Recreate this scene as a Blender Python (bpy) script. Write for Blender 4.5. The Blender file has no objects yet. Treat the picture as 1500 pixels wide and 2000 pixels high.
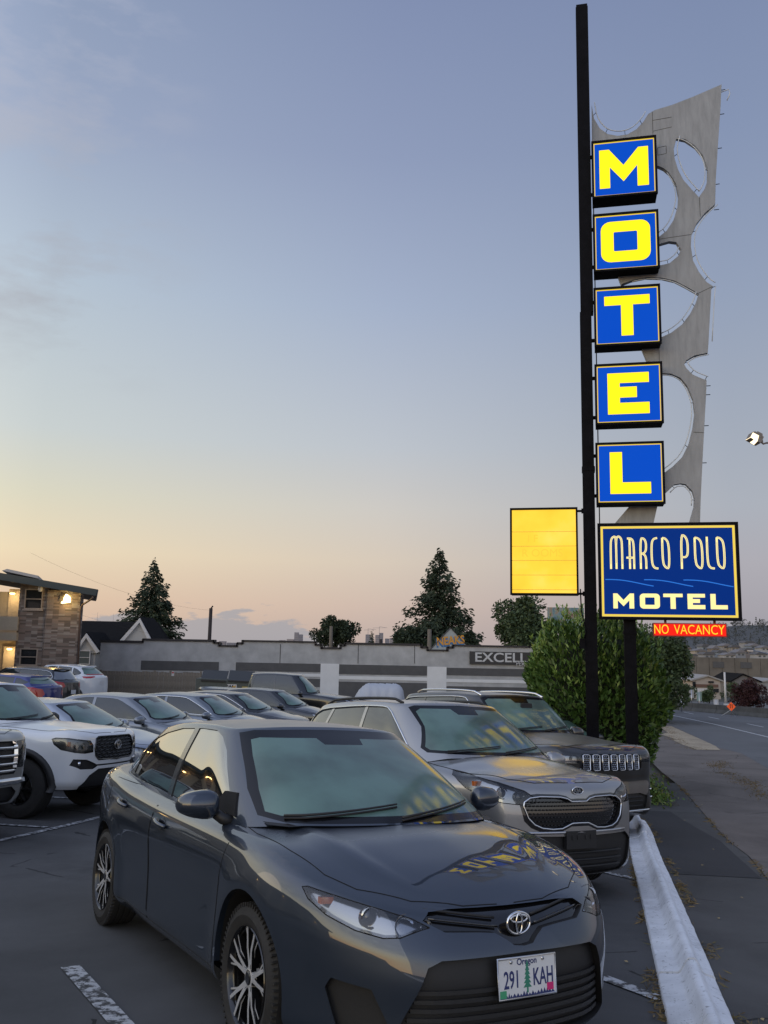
import bpy, bmesh, math, random
import numpy as np
from mathutils import Vector, Matrix
from mathutils.bvhtree import BVHTree
from mathutils.geometry import delaunay_2d_cdt, tessellate_polygon

random.seed(7); np.random.seed(7)
SC = bpy.context.scene
COL = SC.collection
R = math.radians

# ------------------------------------------------------------------ camera
CAM_Z = 1.6
FPX = 1700.0                      # focal length in pixels of the 1500 x 2000 frame
PITCH = math.atan(262 / 1700.0)
ROLL = 0.019
cam_d = bpy.data.cameras.new('camera')
cam = bpy.data.objects.new('camera', cam_d); COL.objects.link(cam)
cam_d.sensor_fit = 'VERTICAL'; cam_d.sensor_height = 36.0
cam_d.lens = FPX / 2000.0 * 36.0
cam_d.clip_start = 0.05; cam_d.clip_end = 20000
_F = Vector((0, math.cos(PITCH), math.sin(PITCH)))
_R0 = Vector((1, 0, 0)); _U0 = _R0.cross(_F)
_c, _s = math.cos(ROLL), math.sin(ROLL)
_Rr = _c * _R0 + _s * _U0; _Ur = -_s * _R0 + _c * _U0
cam.matrix_world = Matrix(((_Rr.x, _Ur.x, -_F.x, 0), (_Rr.y, _Ur.y, -_F.y, 0), (_Rr.z, _Ur.z, -_F.z, CAM_Z), (0, 0, 0, 1)))
SC.camera = cam

# ------------------------------------------------------------------ sky and sun
def lin(c):
    return tuple(((v / 255.0) / 12.92 if v <= 10 else (((v / 255.0) + 0.055) / 1.055) ** 2.4) for v in c)

world = bpy.data.worlds.new('World'); SC.world = world; world.use_nodes = True
wn = world.node_tree.nodes; wl = world.node_tree.links
wn.clear()

def N(nodes, typ, **kw):
    n = nodes.new(typ)
    for k, v in kw.items():
        setattr(n, k, v)
    return n

def math_node(nodes, links, op, a, b=None, c=None, clamp=False):
    n = nodes.new('ShaderNodeMath'); n.operation = op; n.use_clamp = clamp
    for i, v in enumerate((a, b, c)):
        if v is None: continue
        if isinstance(v, (int, float)): n.inputs[i].default_value = v
        else: links.new(v, n.inputs[i])
    return n.outputs[0]

def ramp(nodes, links, fac, stops, interp='EASE'):
    n = nodes.new('ShaderNodeValToRGB'); cr = n.color_ramp; cr.interpolation = interp
    while len(cr.elements) > 1: cr.elements.remove(cr.elements[0])
    cr.elements[0].position = stops[0][0]; cr.elements[0].color = tuple(stops[0][1]) + (1,)
    for p, c in stops[1:]:
        e = cr.elements.new(p); e.color = tuple(c) + (1,)
    links.new(fac, n.inputs[0]); return n.outputs[0]

def mixc(nodes, links, fac, a, b, mode='MIX'):
    n = nodes.new('ShaderNodeMix'); n.data_type = 'RGBA'; n.blend_type = mode
    if isinstance(fac, (int, float)): n.inputs[0].default_value = fac
    else: links.new(fac, n.inputs[0])
    for i, v in ((6, a), (7, b)):
        if isinstance(v, tuple): n.inputs[i].default_value = (v + (1,))[:4]
        else: links.new(v, n.inputs[i])
    return n.outputs[2]

def build_world():
    M = lambda *a, **k: math_node(wn, wl, *a, **k)
    tc = N(wn, 'ShaderNodeTexCoord'); sep = N(wn, 'ShaderNodeSeparateXYZ')
    wl.new(tc.outputs['Generated'], sep.inputs[0])
    X, Y, Z = sep.outputs
    el = M('MULTIPLY', M('ARCSINE', Z), 180 / math.pi)                 # elevation in degrees
    az = M('MULTIPLY', M('ARCTAN2', X, Y), 180 / math.pi)              # 0 ahead, + right
    e = M('DIVIDE', el, 60.0, clamp=True)
    def st(l): return [(d / 60.0, lin(c)) for d, c in l]
    # four elevation ramps: toward the sunset (left), left edge of frame, centre, right edge
    r_sun = ramp(wn, wl, e, st([(0, (252, 176, 110)), (3, (255, 205, 135)), (8, (255, 232, 178)), (14, (240, 232, 205)), (24, (205, 212, 216)), (38, (170, 182, 206)), (60, (150, 166, 198))]), 'LINEAR')
    r_l = ramp(wn, wl, e, st([(0, (210, 176, 152)), (2.5, (224, 192, 160)), (5.5, (234, 214, 177)), (9, (217, 213, 190)), (13, (199, 207, 207)), (22, (176, 192, 208)), (31, (148, 163, 192)), (40, (131, 149, 181)), (60, (128, 146, 182))]), 'LINEAR')
    r_c = ramp(wn, wl, e, st([(0, (186, 167, 160)), (2.5, (205, 182, 168)), (5.5, (213, 198, 180)), (9, (204, 200, 194)), (13, (186, 193, 202)), (22, (158, 173, 200)), (31, (136, 151, 185)), (40, (121, 137, 175)), (60, (122, 139, 177))]), 'LINEAR')
    r_r = ramp(wn, wl, e, st([(0, (152, 150, 160)), (2.5, (164, 160, 168)), (5.5, (172, 170, 178)), (9, (168, 174, 185)), (13, (160, 169, 184)), (22, (141, 156, 183)), (31, (126, 143, 177)), (40, (115, 132, 170)), (60, (120, 137, 175))]), 'LINEAR')
    f1 = M('DIVIDE', M('SUBTRACT', 22.0, az), 22.0, clamp=True)        # right edge -> centre
    f2 = M('DIVIDE', M('MULTIPLY', az, -1.0), 22.0, clamp=True)        # centre -> left edge
    f3 = M('DIVIDE', M('SUBTRACT', M('MULTIPLY', az, -1.0), 22.0), 50.0, clamp=True)
    c1 = mixc(wn, wl, f1, r_r, r_c); c2 = mixc(wn, wl, f2, c1, r_l); c3 = mixc(wn, wl, f3, c2, r_sun)
    # behind the camera the glow fades back to blue
    back = M('DIVIDE', M('SUBTRACT', M('ABSOLUTE', M('ADD', az, 100.0)), 70.0), 60.0, clamp=True)
    c3b = mixc(wn, wl, M('MULTIPLY', M('MULTIPLY', back, M('LESS_THAN', Y, 0.0)), 0.8), c3, r_c)
    # thin high clouds, stretched along the horizon
    mp = N(wn, 'ShaderNodeMapping'); wl.new(tc.outputs['Generated'], mp.inputs[0])
    mp.inputs['Scale'].default_value = (3.4, 3.4, 9.5); mp.inputs['Rotation'].default_value = (0, R(-14), 0); mp.inputs['Location'].default_value = (0.3, 0.1, 0.55)
    nz = N(wn, 'ShaderNodeTexNoise'); nz.inputs['Scale'].default_value = 2.6; nz.inputs['Detail'].default_value = 7; nz.inputs['Roughness'].default_value = .58
    wl.new(mp.outputs[0], nz.inputs[0])
    amt = M('ADD', M('MULTIPLY', f2, 0.20), M('MULTIPLY', f3, 0.14))
    cl = M('MULTIPLY', M('SUBTRACT', M('ADD', nz.outputs[0], amt), 0.66), 5.0, clamp=True)
    cl = M('MULTIPLY', cl, M('GREATER_THAN', az, -179.0))
    cl = M('MULTIPLY', cl, M('DIVIDE', M('SUBTRACT', M('MULTIPLY', az, -1.0), 12.0), 8.0, clamp=True))
    cl = M('MULTIPLY', cl, M('DIVIDE', M('SUBTRACT', el, 15.0), 5.0, clamp=True))
    cc = ramp(wn, wl, e, st([(0, (190, 170, 160)), (16, (168, 172, 178)), (26, (168, 172, 185)), (40, (176, 182, 205)), (60, (150, 160, 190))]), 'LINEAR')
    c4 = mixc(wn, wl, M('MULTIPLY', cl, 0.62), c3b, cc)
    # low blue-grey cloud bank on the horizon, left of centre
    mp2 = N(wn, 'ShaderNodeMapping'); wl.new(tc.outputs['Generated'], mp2.inputs[0]); mp2.inputs['Scale'].default_value = (5, 5, 16)
    n2 = N(wn, 'ShaderNodeTexNoise'); n2.inputs['Scale'].default_value = 4.0; n2.inputs['Detail'].default_value = 6; n2.inputs['Roughness'].default_value = .6
    wl.new(mp2.outputs[0], n2.inputs[0])
    dz = M('ABSOLUTE', M('DIVIDE', M('ADD', az, 11.5), 9.5))
    top = M('MULTIPLY', M('SUBTRACT', 1.0, M('POWER', dz, 2.2)), 1.9)
    top = M('ADD', top, M('MULTIPLY', M('SUBTRACT', n2.outputs[0], 0.45), 4.5))
    bank = M('MULTIPLY', M('SUBTRACT', top, el), 2.6, clamp=True)
    bank = M('MULTIPLY', bank, M('LESS_THAN', dz, 1.6))
    c5 = mixc(wn, wl, M('MULTIPLY', bank, 0.72), c4, lin((156, 160, 170)))
    # below the horizon
    c6 = mixc(wn, wl, M('MULTIPLY', M('SUBTRACT', 0.0, el), 0.5, clamp=True), c5, lin((70, 72, 76)))
    sky = N(wn, 'ShaderNodeTexSky'); sky.sky_type = 'NISHITA'; sky.sun_disc = False
    sky.sun_elevation = R(-3.0); sky.sun_rotation = R(-75)
    ns = mixc(wn, wl, 1.0, c6, sky.outputs[0], 'ADD')
    # the dusk light is whiter and a little stronger behind the camera, where the bright cloud is
    gain = M('ADD', 1.0, M('MULTIPLY', M('MULTIPLY', M('SUBTRACT', 0.0, Y), 1.0, clamp=True), .75))
    gain = M('ADD', gain, M('MULTIPLY', f3, .8))
    hsv = N(wn, 'ShaderNodeHueSaturation'); hsv.inputs['Saturation'].default_value = .90; wl.new(c6, hsv.inputs['Color']); wl.new(M('MULTIPLY', gain, 1.02), hsv.inputs['Value'])
    c6 = hsv.outputs[0]
    mixn = mixc(wn, wl, 0.002, c6, ns)
    bg = N(wn, 'ShaderNodeBackground'); wl.new(mixn, bg.inputs[0]); bg.inputs[1].default_value = 1.0
    out = N(wn, 'ShaderNodeOutputWorld'); wl.new(bg.outputs[0], out.inputs[0])
build_world()

sun_d = bpy.data.lights.new('sun', 'SUN'); sun_d.energy = 0.12; sun_d.angle = R(25); sun_d.color = (1, .78, .55)
sun = bpy.data.objects.new('sun', sun_d); COL.objects.link(sun)
sun.rotation_euler = Vector((math.sin(R(75)), -math.cos(R(75)), -0.14)).to_track_quat('-Z', 'Y').to_euler()
SC.view_settings.view_transform = 'Standard'; SC.view_settings.look = 'None'
SC.view_settings.exposure = 0.0; SC.view_settings.gamma = 1.0
SC.cycles.max_bounces = 8; SC.cycles.transparent_max_bounces = 12
try: SC.cycles.use_denoising = True
except Exception: pass

# ------------------------------------------------------------------ terrain
def tz(x, y):
    xc = max(-8, min(8, x)); yc = max(-12, y)
    z = .084 - .0147 * xc - .0763 * min(yc, 11)
    s2 = -.010 - .020 * min(1, max(0, (x + 8) / 14))
    if y > 11:
        d = min(y, 16) - 11; z += -.0763 * d + (s2 + .0763) * d * d / 10
    if y > 16: z += s2 * (min(y, 120) - 16)
    return z

# ------------------------------------------------------------------ object helpers
def tag(o, label=None, cat=None, group=None, kind=None):
    if label: o['label'] = label
    if cat: o['category'] = cat
    if group: o['group'] = group
    if kind: o['kind'] = kind
    return o

def empty(name, loc=(0, 0, 0), rz=0.0, label=None, cat=None, group=None):
    o = bpy.data.objects.new(name, None); COL.objects.link(o)
    o.location = loc; o.rotation_euler = (0, 0, rz); o.empty_display_size = .2
    return tag(o, label, cat, group)

class MB:
    """collects shapes, builds ONE mesh object"""
    def __init__(s): s.v = []; s.f = []; s.m = []
    def add(s, vs, fs, mi=0):
        b = len(s.v); s.v += [tuple(p) for p in vs]
        s.f += [tuple(i + b for i in f) for f in fs]; s.m += [mi] * len(fs); return s
    def box(s, lo, hi, mi=0, M=None):
        x0, y0, z0 = lo; x1, y1, z1 = hi
        vs = [(x0, y0, z0), (x1, y0, z0), (x1, y1, z0), (x0, y1, z0), (x0, y0, z1), (x1, y0, z1), (x1, y1, z1), (x0, y1, z1)]
        if M is not None: vs = [tuple(M @ Vector(p)) for p in vs]
        return s.add(vs, [(0, 3, 2, 1), (4, 5, 6, 7), (0, 1, 5, 4), (1, 2, 6, 5), (2, 3, 7, 6), (3, 0, 4, 7)], mi)
    def tube(s, pts, r, n=8, mi=0, closed=False, taper=None):
        pts = [Vector(p) for p in pts]; rings = []; L = len(pts)
        up = None
        for i, p in enumerate(pts):
            a = pts[(i - 1) % L] if (closed or i > 0) else p; b = pts[(i + 1) % L] if (closed or i < L - 1) else p
            t = (b - a)
            if t.length < 1e-9: t = Vector((0, 0, 1))
            t.normalize()
            if up is None: up = t.orthogonal().normalized()
            up = (up - t * up.dot(t))
            if up.length < 1e-6: up = t.orthogonal()
            up.normalize(); sd = t.cross(up)
            rr = r if taper is None else r + (taper - r) * i / max(1, L - 1)
            rings.append([p + (up * math.cos(2 * math.pi * k / n) + sd * math.sin(2 * math.pi * k / n)) * rr for k in range(n)])
        vs = [q for rg in rings for q in rg]; fs = []
        for i in range(L if closed else L - 1):
            j = (i + 1) % L
            for k in range(n):
                fs.append((i * n + k, i * n + (k + 1) % n, j * n + (k + 1) % n, j * n + k))
        if not closed:
            fs.append(tuple(range(n - 1, -1, -1))); fs.append(tuple((L - 1) * n + k for k in range(n)))
        return s.add(vs, fs, mi)
    def lathe(s, prof, n=32, axis='y', c=(0, 0, 0), mi=0, mis=None):
        vs = []; fs = []
        for k in range(n):
            a = 2 * math.pi * k / n; ca, sa = math.cos(a), math.sin(a)
            for r, h in prof:
                if axis == 'y': p = (r * ca, h, r * sa)
                elif axis == 'z': p = (r * ca, r * sa, h)
                else: p = (h, r * ca, r * sa)
                vs.append((p[0] + c[0], p[1] + c[1], p[2] + c[2]))
        m = len(prof)
        for k in range(n):
            k2 = (k + 1) % n
            for i in range(m - 1):
                fs.append((k * m + i, k * m + i + 1, k2 * m + i + 1, k2 * m + i))
        b = len(s.f); s.add(vs, fs, mi)
        if mis:
            for q in range(len(fs)): s.m[b + q] = mis[q % (m - 1)]
        return s
    def prism(s, poly, y0, y1, T=None, mi=0, mi_side=None):
        """poly: 2D list; extruded along third axis; T maps (a,b,h)->xyz"""
        n = len(poly); T = T or (lambda a, b, h: (a, b, h))
        tri = tessellate_polygon([[Vector((a, b, 0)) for a, b in poly]])
        vs = [T(a, b, y0) for a, b in poly] + [T(a, b, y1) for a, b in poly]
        ar = sum(poly[i][0] * poly[(i + 1) % n][1] - poly[(i + 1) % n][0] * poly[i][1] for i in range(n))
        s.add(vs, [t for t in [tuple(t) for t in tri]] + [tuple(i + n for i in reversed(t)) for t in tri], mi)
        s.add(vs, [(i, (i + 1) % n, (i + 1) % n + n, i + n) for i in range(n)], mi if mi_side is None else mi_side)
        return s
    def obj(s, name, mats, parent=None, smooth=False, angle=None, recalc=True):
        me = bpy.data.meshes.new(name); me.from_pydata(s.v, [], s.f)
        mats = mats if isinstance(mats, (list, tuple)) else [mats]
        for m in mats: me.materials.append(m)
        if len(mats) > 1: me.polygons.foreach_set('material_index', s.m)
        if recalc:
            bm = bmesh.new(); bm.from_mesh(me); bmesh.ops.remove_doubles(bm, verts=bm.verts, dist=1e-5)
            bmesh.ops.recalc_face_normals(bm, faces=bm.faces); bm.to_mesh(me); bm.free()
        if smooth:
            me.polygons.foreach_set('use_smooth', [True] * len(me.polygons))
            if angle: me.set_sharp_from_angle(angle=R(angle))
        o = bpy.data.objects.new(name, me); COL.objects.link(o)
        if parent is not None: o.parent = parent
        return o

def np_mesh(name, V, F, mat, parent=None, smooth=False, mi=None):
    """fast mesh from numpy arrays; F is (n,3) or (n,4)"""
    me = bpy.data.meshes.new(name); V = np.asarray(V, np.float32); F = np.asarray(F, np.int32)
    me.vertices.add(len(V)); me.vertices.foreach_set('co', V.ravel())
    k = F.shape[1]; me.loops.add(F.size); me.loops.foreach_set('vertex_index', F.ravel())
    me.polygons.add(len(F)); me.polygons.foreach_set('loop_start', np.arange(len(F)) * k)
    mats = mat if isinstance(mat, (list, tuple)) else [mat]
    for m in mats: me.materials.append(m)
    if mi is not None: me.polygons.foreach_set('material_index', np.asarray(mi, np.int32))
    if smooth: me.polygons.foreach_set('use_smooth', np.ones(len(F), bool))
    me.update(calc_edges=True); me.validate()
    o = bpy.data.objects.new(name, me); COL.objects.link(o)
    if parent is not None: o.parent = parent
    return o

def copy_tree(o, parent=None):
    c = o.copy(); COL.objects.link(c)
    if parent is not None: c.parent = parent
    for ch in list(o.children): copy_tree(ch, c)
    return c

# ------------------------------------------------------------------ materials
MATS = {}
def mat(name, color=(.5, .5, .5), rough=.5, metal=0., coat=0., coat_rough=.03, emit=None, estr=1., spec=.5, var=0., vscale=8., bump=0., bscale=60., trans=0., alpha=1.):
    if name in MATS: return MATS[name]
    m = bpy.data.materials.new(name); m.use_nodes = True; MATS[name] = m
    nt = m.node_tree; b = nt.nodes['Principled BSDF']
    b.inputs['Base Color'].default_value = tuple(color) + (1,)
    b.inputs['Roughness'].default_value = rough; b.inputs['Metallic'].default_value = metal
    b.inputs['Coat Weight'].default_value = coat; b.inputs['Coat Roughness'].default_value = coat_rough
    b.inputs['Specular IOR Level'].default_value = spec
    b.inputs['Transmission Weight'].default_value = trans; b.inputs['Alpha'].default_value = alpha
    if emit: b.inputs['Emission Color'].default_value = tuple(emit) + (1,); b.inputs['Emission Strength'].default_value = estr
    tc = None
    if var or bump:
        tc = nt.nodes.new('ShaderNodeTexCoord')
    if var:
        nz = nt.nodes.new('ShaderNodeTexNoise'); nz.inputs['Scale'].default_value = vscale; nz.inputs['Detail'].default_value = 8; nz.inputs['Roughness'].default_value = .62
        nt.links.new(tc.outputs['Object'], nz.inputs[0])
        lo = tuple(c * (1 - var) for c in color); hi = tuple(min(1, c * (1 + var)) for c in color)
        o = ramp(nt.nodes, nt.links, nz.outputs[0], [(.28, lo), (.72, hi)], 'LINEAR')
        nt.links.new(o, b.inputs['Base Color'])
    if bump:
        n2 = nt.nodes.new('ShaderNodeTexNoise'); n2.inputs['Scale'].default_value = bscale; n2.inputs['Detail'].default_value = 6
        nt.links.new(tc.outputs['Object'], n2.inputs[0])
        bp = nt.nodes.new('ShaderNodeBump'); bp.inputs['Strength'].default_value = bump; bp.inputs['Distance'].default_value = .01
        nt.links.new(n2.outputs[0], bp.inputs['Height']); nt.links.new(bp.outputs[0], b.inputs['Normal'])
    return m

def emis(name, color, strength=1.0):
    if name in MATS: return MATS[name]
    m = bpy.data.materials.new(name); m.use_nodes = True; MATS[name] = m
    b = m.node_tree.nodes['Principled BSDF']; b.inputs['Base Color'].default_value = tuple(v * .06 for v in color) + (1,); b.inputs['Specular IOR Level'].default_value = .05
    b.inputs['Emission Color'].default_value = tuple(color) + (1,); b.inputs['Emission Strength'].default_value = strength
    b.inputs['Roughness'].default_value = .4
    return m
# ------------------------------------------------------------------ vehicle materials
def paint(name, color, metal=.55, rough=.38, dew=.30, coat_r=.02, coat_ior=1.62):
    """metallic clear-coated paint; dew and dust dull the faces that look up"""
    if name in MATS: return MATS[name]
    m = mat(name, color, rough, metal, 1.0, coat_r)
    nt = m.node_tree; b = nt.nodes['Principled BSDF']; nd, lk = nt.nodes, nt.links
    b.inputs['Coat IOR'].default_value = coat_ior
    g = nd.new('ShaderNodeNewGeometry'); sp = nd.new('ShaderNodeSeparateXYZ'); lk.new(g.outputs['Normal'], sp.inputs[0])
    tc = nd.new('ShaderNodeTexCoord'); nz = nd.new('ShaderNodeTexNoise'); nz.inputs['Scale'].default_value = 3.0; nz.inputs['Detail'].default_value = 8; nz.inputs['Roughness'].default_value = .65
    lk.new(tc.outputs['Object'], nz.inputs[0])
    up = math_node(nd, lk, 'MULTIPLY', math_node(nd, lk, 'SUBTRACT', sp.outputs[2], .978), 55.0, clamp=True)
    up = math_node(nd, lk, 'MULTIPLY', up, math_node(nd, lk, 'ADD', nz.outputs[0], .45))
    cr = math_node(nd, lk, 'ADD', math_node(nd, lk, 'MULTIPLY', up, dew), coat_r)
    lk.new(cr, b.inputs['Coat Roughness'])
    dust = mixc(nd, lk, math_node(nd, lk, 'MULTIPLY', up, .12), tuple(color), (.20, .20, .19))
    lk.new(dust, b.inputs['Base Color'])
    n3 = nd.new('ShaderNodeTexNoise'); n3.inputs['Scale'].default_value = 1.6; n3.inputs['Detail'].default_value = 2
    lk.new(tc.outputs['Object'], n3.inputs[0])
    bp = nd.new('ShaderNodeBump'); bp.inputs['Strength'].default_value = .04; bp.inputs['Distance'].default_value = .008
    lk.new(n3.outputs[0], bp.inputs['Height']); lk.new(bp.outputs[0], b.inputs['Coat Normal'])
    return m

def screen_mat(name, color=(.100, .185, .155), rough=.55, coat_r=.075):
    """fogged windscreen: a fine film of dew over tinted glass, clearer in drifting patches"""
    if name in MATS: return MATS[name]
    m = mat(name, color, rough, 0, .9, coat_r); nt = m.node_tree; b = nt.nodes['Principled BSDF']
    tc = nt.nodes.new('ShaderNodeTexCoord'); nz = nt.nodes.new('ShaderNodeTexNoise'); nz.inputs['Scale'].default_value = 1.9; nz.inputs['Detail'].default_value = 5
    nt.links.new(tc.outputs['Object'], nz.inputs[0])
    o = ramp(nt.nodes, nt.links, nz.outputs[0], [(.36, tuple(c * .45 for c in color)), (.62, color)], 'LINEAR')
    nt.links.new(o, b.inputs['Base Color'])
    cr = math_node(nt.nodes, nt.links, 'ADD', math_node(nt.nodes, nt.links, 'MULTIPLY', nz.outputs[0], .14), coat_r - .06)
    nt.links.new(cr, b.inputs['Coat Roughness'])
    return m

M_GLASS = mat('side glass', (.012, .014, .014), .03, 0, 1.0, .005, spec=.8)
M_GLASS.node_tree.nodes['Principled BSDF'].inputs['Coat IOR'].default_value = 3.0
M_GLASS2 = mat('tinted side glass', (.020, .026, .026), .04, 0, .8, .01)
M_SCREEN = screen_mat('fogged screen glass')
M_FRIT = mat('black glass border', (.004, .004, .005), .15, 0, 0, .05, spec=.35)
M_BLACK = mat('black plastic', (.014, .014, .015), .55, bump=.05)
M_GLOSSB = mat('gloss black', (.006, .006, .007), .15, 0, .8, .03)
M_GAP = mat('panel gap shadow line', (.004, .004, .004), .9)
M_LINER = mat('wheel well plastic', (.008, .008, .008), .95)
M_CHROME = mat('chrome', (.78, .79, .80), .08, 1.0)
M_SATIN = mat('satin metal', (.55, .55, .56), .28, 1.0)
M_TYRE = mat('tyre rubber', (.018, .017, .016), .75, var=.35, vscale=14, bump=.15, bscale=120)
M_RIMF = mat('machined alloy', (.80, .79, .78), .30, .65)
M_RIMB = mat('black alloy', (.010, .010, .011), .25, .3, .6, .05)
M_RIMS = mat('silver alloy', (.40, .41, .42), .32, .9)
M_BRAKE = mat('brake disc', (.12, .11, .10), .45, .8)
M_TAIL = mat('red tail lamp', (.38, .008, .010), .12, 0, 1., .02)
M_AMBER = mat('amber lamp', (.55, .13, .015), .15, 0, 1., .02)
M_HOUSE = mat('lamp housing', (.34, .345, .35), .18, .95)
M_BOWL = mat('lamp reflector', (.75, .76, .78), .12, 1.0)
M_WHITEP = mat('white lamp strip', (.55, .57, .60), .3)
M_PLATEW = mat('plate white', (.62, .63, .64), .4)

def lens_mat():
    m = bpy.data.materials.new('clear lamp lens'); m.use_nodes = True; nt = m.node_tree; nt.nodes.clear()
    o = nt.nodes.new('ShaderNodeOutputMaterial'); mx = nt.nodes.new('ShaderNodeMixShader'); t = nt.nodes.new('ShaderNodeBsdfTransparent')
    g = nt.nodes.new('ShaderNodeBsdfGlossy'); g.inputs['Roughness'].default_value = .02; g.inputs['Color'].default_value = (1, 1, 1, 1)
    t.inputs[0].default_value = (.93, .94, .95, 1)
    fr = nt.nodes.new('ShaderNodeFresnel'); fr.inputs[0].default_value = 1.7
    nt.links.new(fr.outputs[0], mx.inputs[0]); nt.links.new(t.outputs[0], mx.inputs[1]); nt.links.new(g.outputs[0], mx.inputs[2]); nt.links.new(mx.outputs[0], o.inputs[0])
    return m
M_LENS = lens_mat()

# ------------------------------------------------------------------ curves
def pchip(t, y, q):
    t = np.asarray(t, float); y = np.asarray(y, float); q = np.clip(np.asarray(q, float), t[0], t[-1])
    if y.ndim == 1: y = y[:, None]; sq = True
    else: sq = False
    h = np.diff(t)[:, None]; d = np.diff(y, axis=0) / h; n = len(t)
    m = np.zeros_like(y)
    if n > 2:
        w1 = 2 * h[1:] + h[:-1]; w2 = h[1:] + 2 * h[:-1]
        ok = (d[:-1] * d[1:]) > 0
        with np.errstate(divide='ignore', invalid='ignore'):
            mm = (w1 + w2) / (w1 / d[:-1] + w2 / d[1:])
        m[1:-1] = np.where(ok, mm, 0)
    m[0] = d[0]; m[-1] = d[-1]
    i = np.clip(np.searchsorted(t, q, side='right') - 1, 0, n - 2)
    s = ((q - t[i]) / (t[i + 1] - t[i]))[:, None]; hh = (t[i + 1] - t[i])[:, None]
    r = (2 * s**3 - 3 * s**2 + 1) * y[i] + (s**3 - 2 * s**2 + s) * hh * m[i] + (-2 * s**3 + 3 * s**2) * y[i + 1] + (s**3 - s**2) * hh * m[i + 1]
    return r[:, 0] if sq else r

def catmull(keys, q, t=None):
    """smooth curve through 3D keys; q in key-parameter units t"""
    K = np.asarray(keys, float); n = len(K); t = np.asarray(t, float)
    q = np.asarray(q, float); i = np.clip(np.searchsorted(t, q, side='right') - 1, 0, n - 2)
    m = np.zeros_like(K)
    m[1:-1] = (K[2:] - K[:-2]) / (t[2:] - t[:-2])[:, None]
    m[0] = (K[1] - K[0]) / (t[1] - t[0]); m[-1] = (K[-1] - K[-2]) / (t[-1] - t[-2])
    m[0, 0] = 0; m[-1, 0] = 0; m[0, -1] = 0; m[-1, -1] = 0       # symmetric about the centre line
    hh = (t[i + 1] - t[i])[:, None]; s = ((q - t[i]) / (t[i + 1] - t[i]))[:, None]
    return (2 * s**3 - 3 * s**2 + 1) * K[i] + (s**3 - 2 * s**2 + s) * hh * m[i] + (-2 * s**3 + 3 * s**2) * K[i + 1] + (s**3 - s**2) * hh * m[i + 1]

def vnormals(V, F):
    n = np.zeros_like(V); q = V[F]
    a = np.cross(q[:, 2] - q[:, 0], q[:, 3] - q[:, 1])
    for k in range(4): np.add.at(n, F[:, k], a)
    c = np.abs(V[:, 1]) < 1e-4; n[c, 1] = 0
    l = np.linalg.norm(n, axis=1); n[l < 1e-12] = (0, 0, 1); l[l < 1e-12] = 1
    return n / l[:, None]

def grid_faces(nu, nv, flip=False):
    i, j = np.meshgrid(np.arange(nu - 1), np.arange(nv - 1), indexing='ij')
    a = (i * nv + j).ravel(); f = np.stack([a, a + nv, a + nv + 1, a + 1], 1)
    return f[:, ::-1] if flip else f

class Shell:
    def __init__(s, V, F):
        s.V = V; s.F = F; s.N = vnormals(V, F)
        tri = np.concatenate([F[:, [0, 1, 2]], F[:, [0, 2, 3]]]); s.T = tri
        s.bvh = BVHTree.FromPolygons([tuple(v) for v in V.tolist()], [tuple(t) for t in tri.tolist()])
    def normal(s, p):
        co, n, i, d = s.bvh.find_nearest(p)
        t = s.T[i]; a, b, c = s.V[t]; P = np.array(co)
        v0, v1, v2 = b - a, c - a, P - a
        d00, d01, d11, d20, d21 = v0 @ v0, v0 @ v1, v1 @ v1, v2 @ v0, v2 @ v1
        den = d00 * d11 - d01 * d01
        if abs(den) < 1e-16: w = (1, 0, 0)
        else:
            v = (d11 * d20 - d01 * d21) / den; w_ = (d00 * d21 - d01 * d20) / den; w = (1 - v - w_, v, w_)
        nn = s.N[t[0]] * w[0] + s.N[t[1]] * w[1] + s.N[t[2]] * w[2]
        l = np.linalg.norm(nn); return nn / l if l > 1e-9 else np.array(n)
    def hit(s, o, d):
        co, n, i, t = s.bvh.ray_cast(Vector(o), Vector(d))
        return co

AX = {'xz': (Vector((1, 0, 0)), Vector((0, 0, 1)), Vector((0, 1, 0))),
      'yz': (Vector((0, 1, 0)), Vector((0, 0, 1)), Vector((1, 0, 0))),
      'ryz': (Vector((0, 1, 0)), Vector((0, 0, 1)), Vector((-1, 0, 0))),
      'xy': (Vector((1, 0, 0)), Vector((0, 1, 0)), Vector((0, 0, 1))),
      'fc': (Vector((-.6, .8, 0)), Vector((0, 0, 1)), Vector((.8, .6, 0))),
      'rc': (Vector((.6, .8, 0)), Vector((0, 0, 1)), Vector((-.8, .6, 0)))}

def in_poly(x, y, P):
    c = False; n = len(P); j = n - 1
    for i in range(n):
        xi, yi = P[i]; xj, yj = P[j]
        if (yi > y) != (yj > y) and x < (xj - xi) * (y - yi) / (yj - yi) + xi: c = not c
        j = i
    return c

def smooth_poly(P, n=1):
    """Chaikin corner rounding of a closed polygon"""
    for _ in range(n):
        Q = []
        for i in range(len(P)):
            a, b = P[i], P[(i + 1) % len(P)]
            Q.append((a[0] * .8 + b[0] * .2, a[1] * .8 + b[1] * .2)); Q.append((a[0] * .2 + b[0] * .8, a[1] * .2 + b[1] * .8))
        P = Q
    return P

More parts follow.
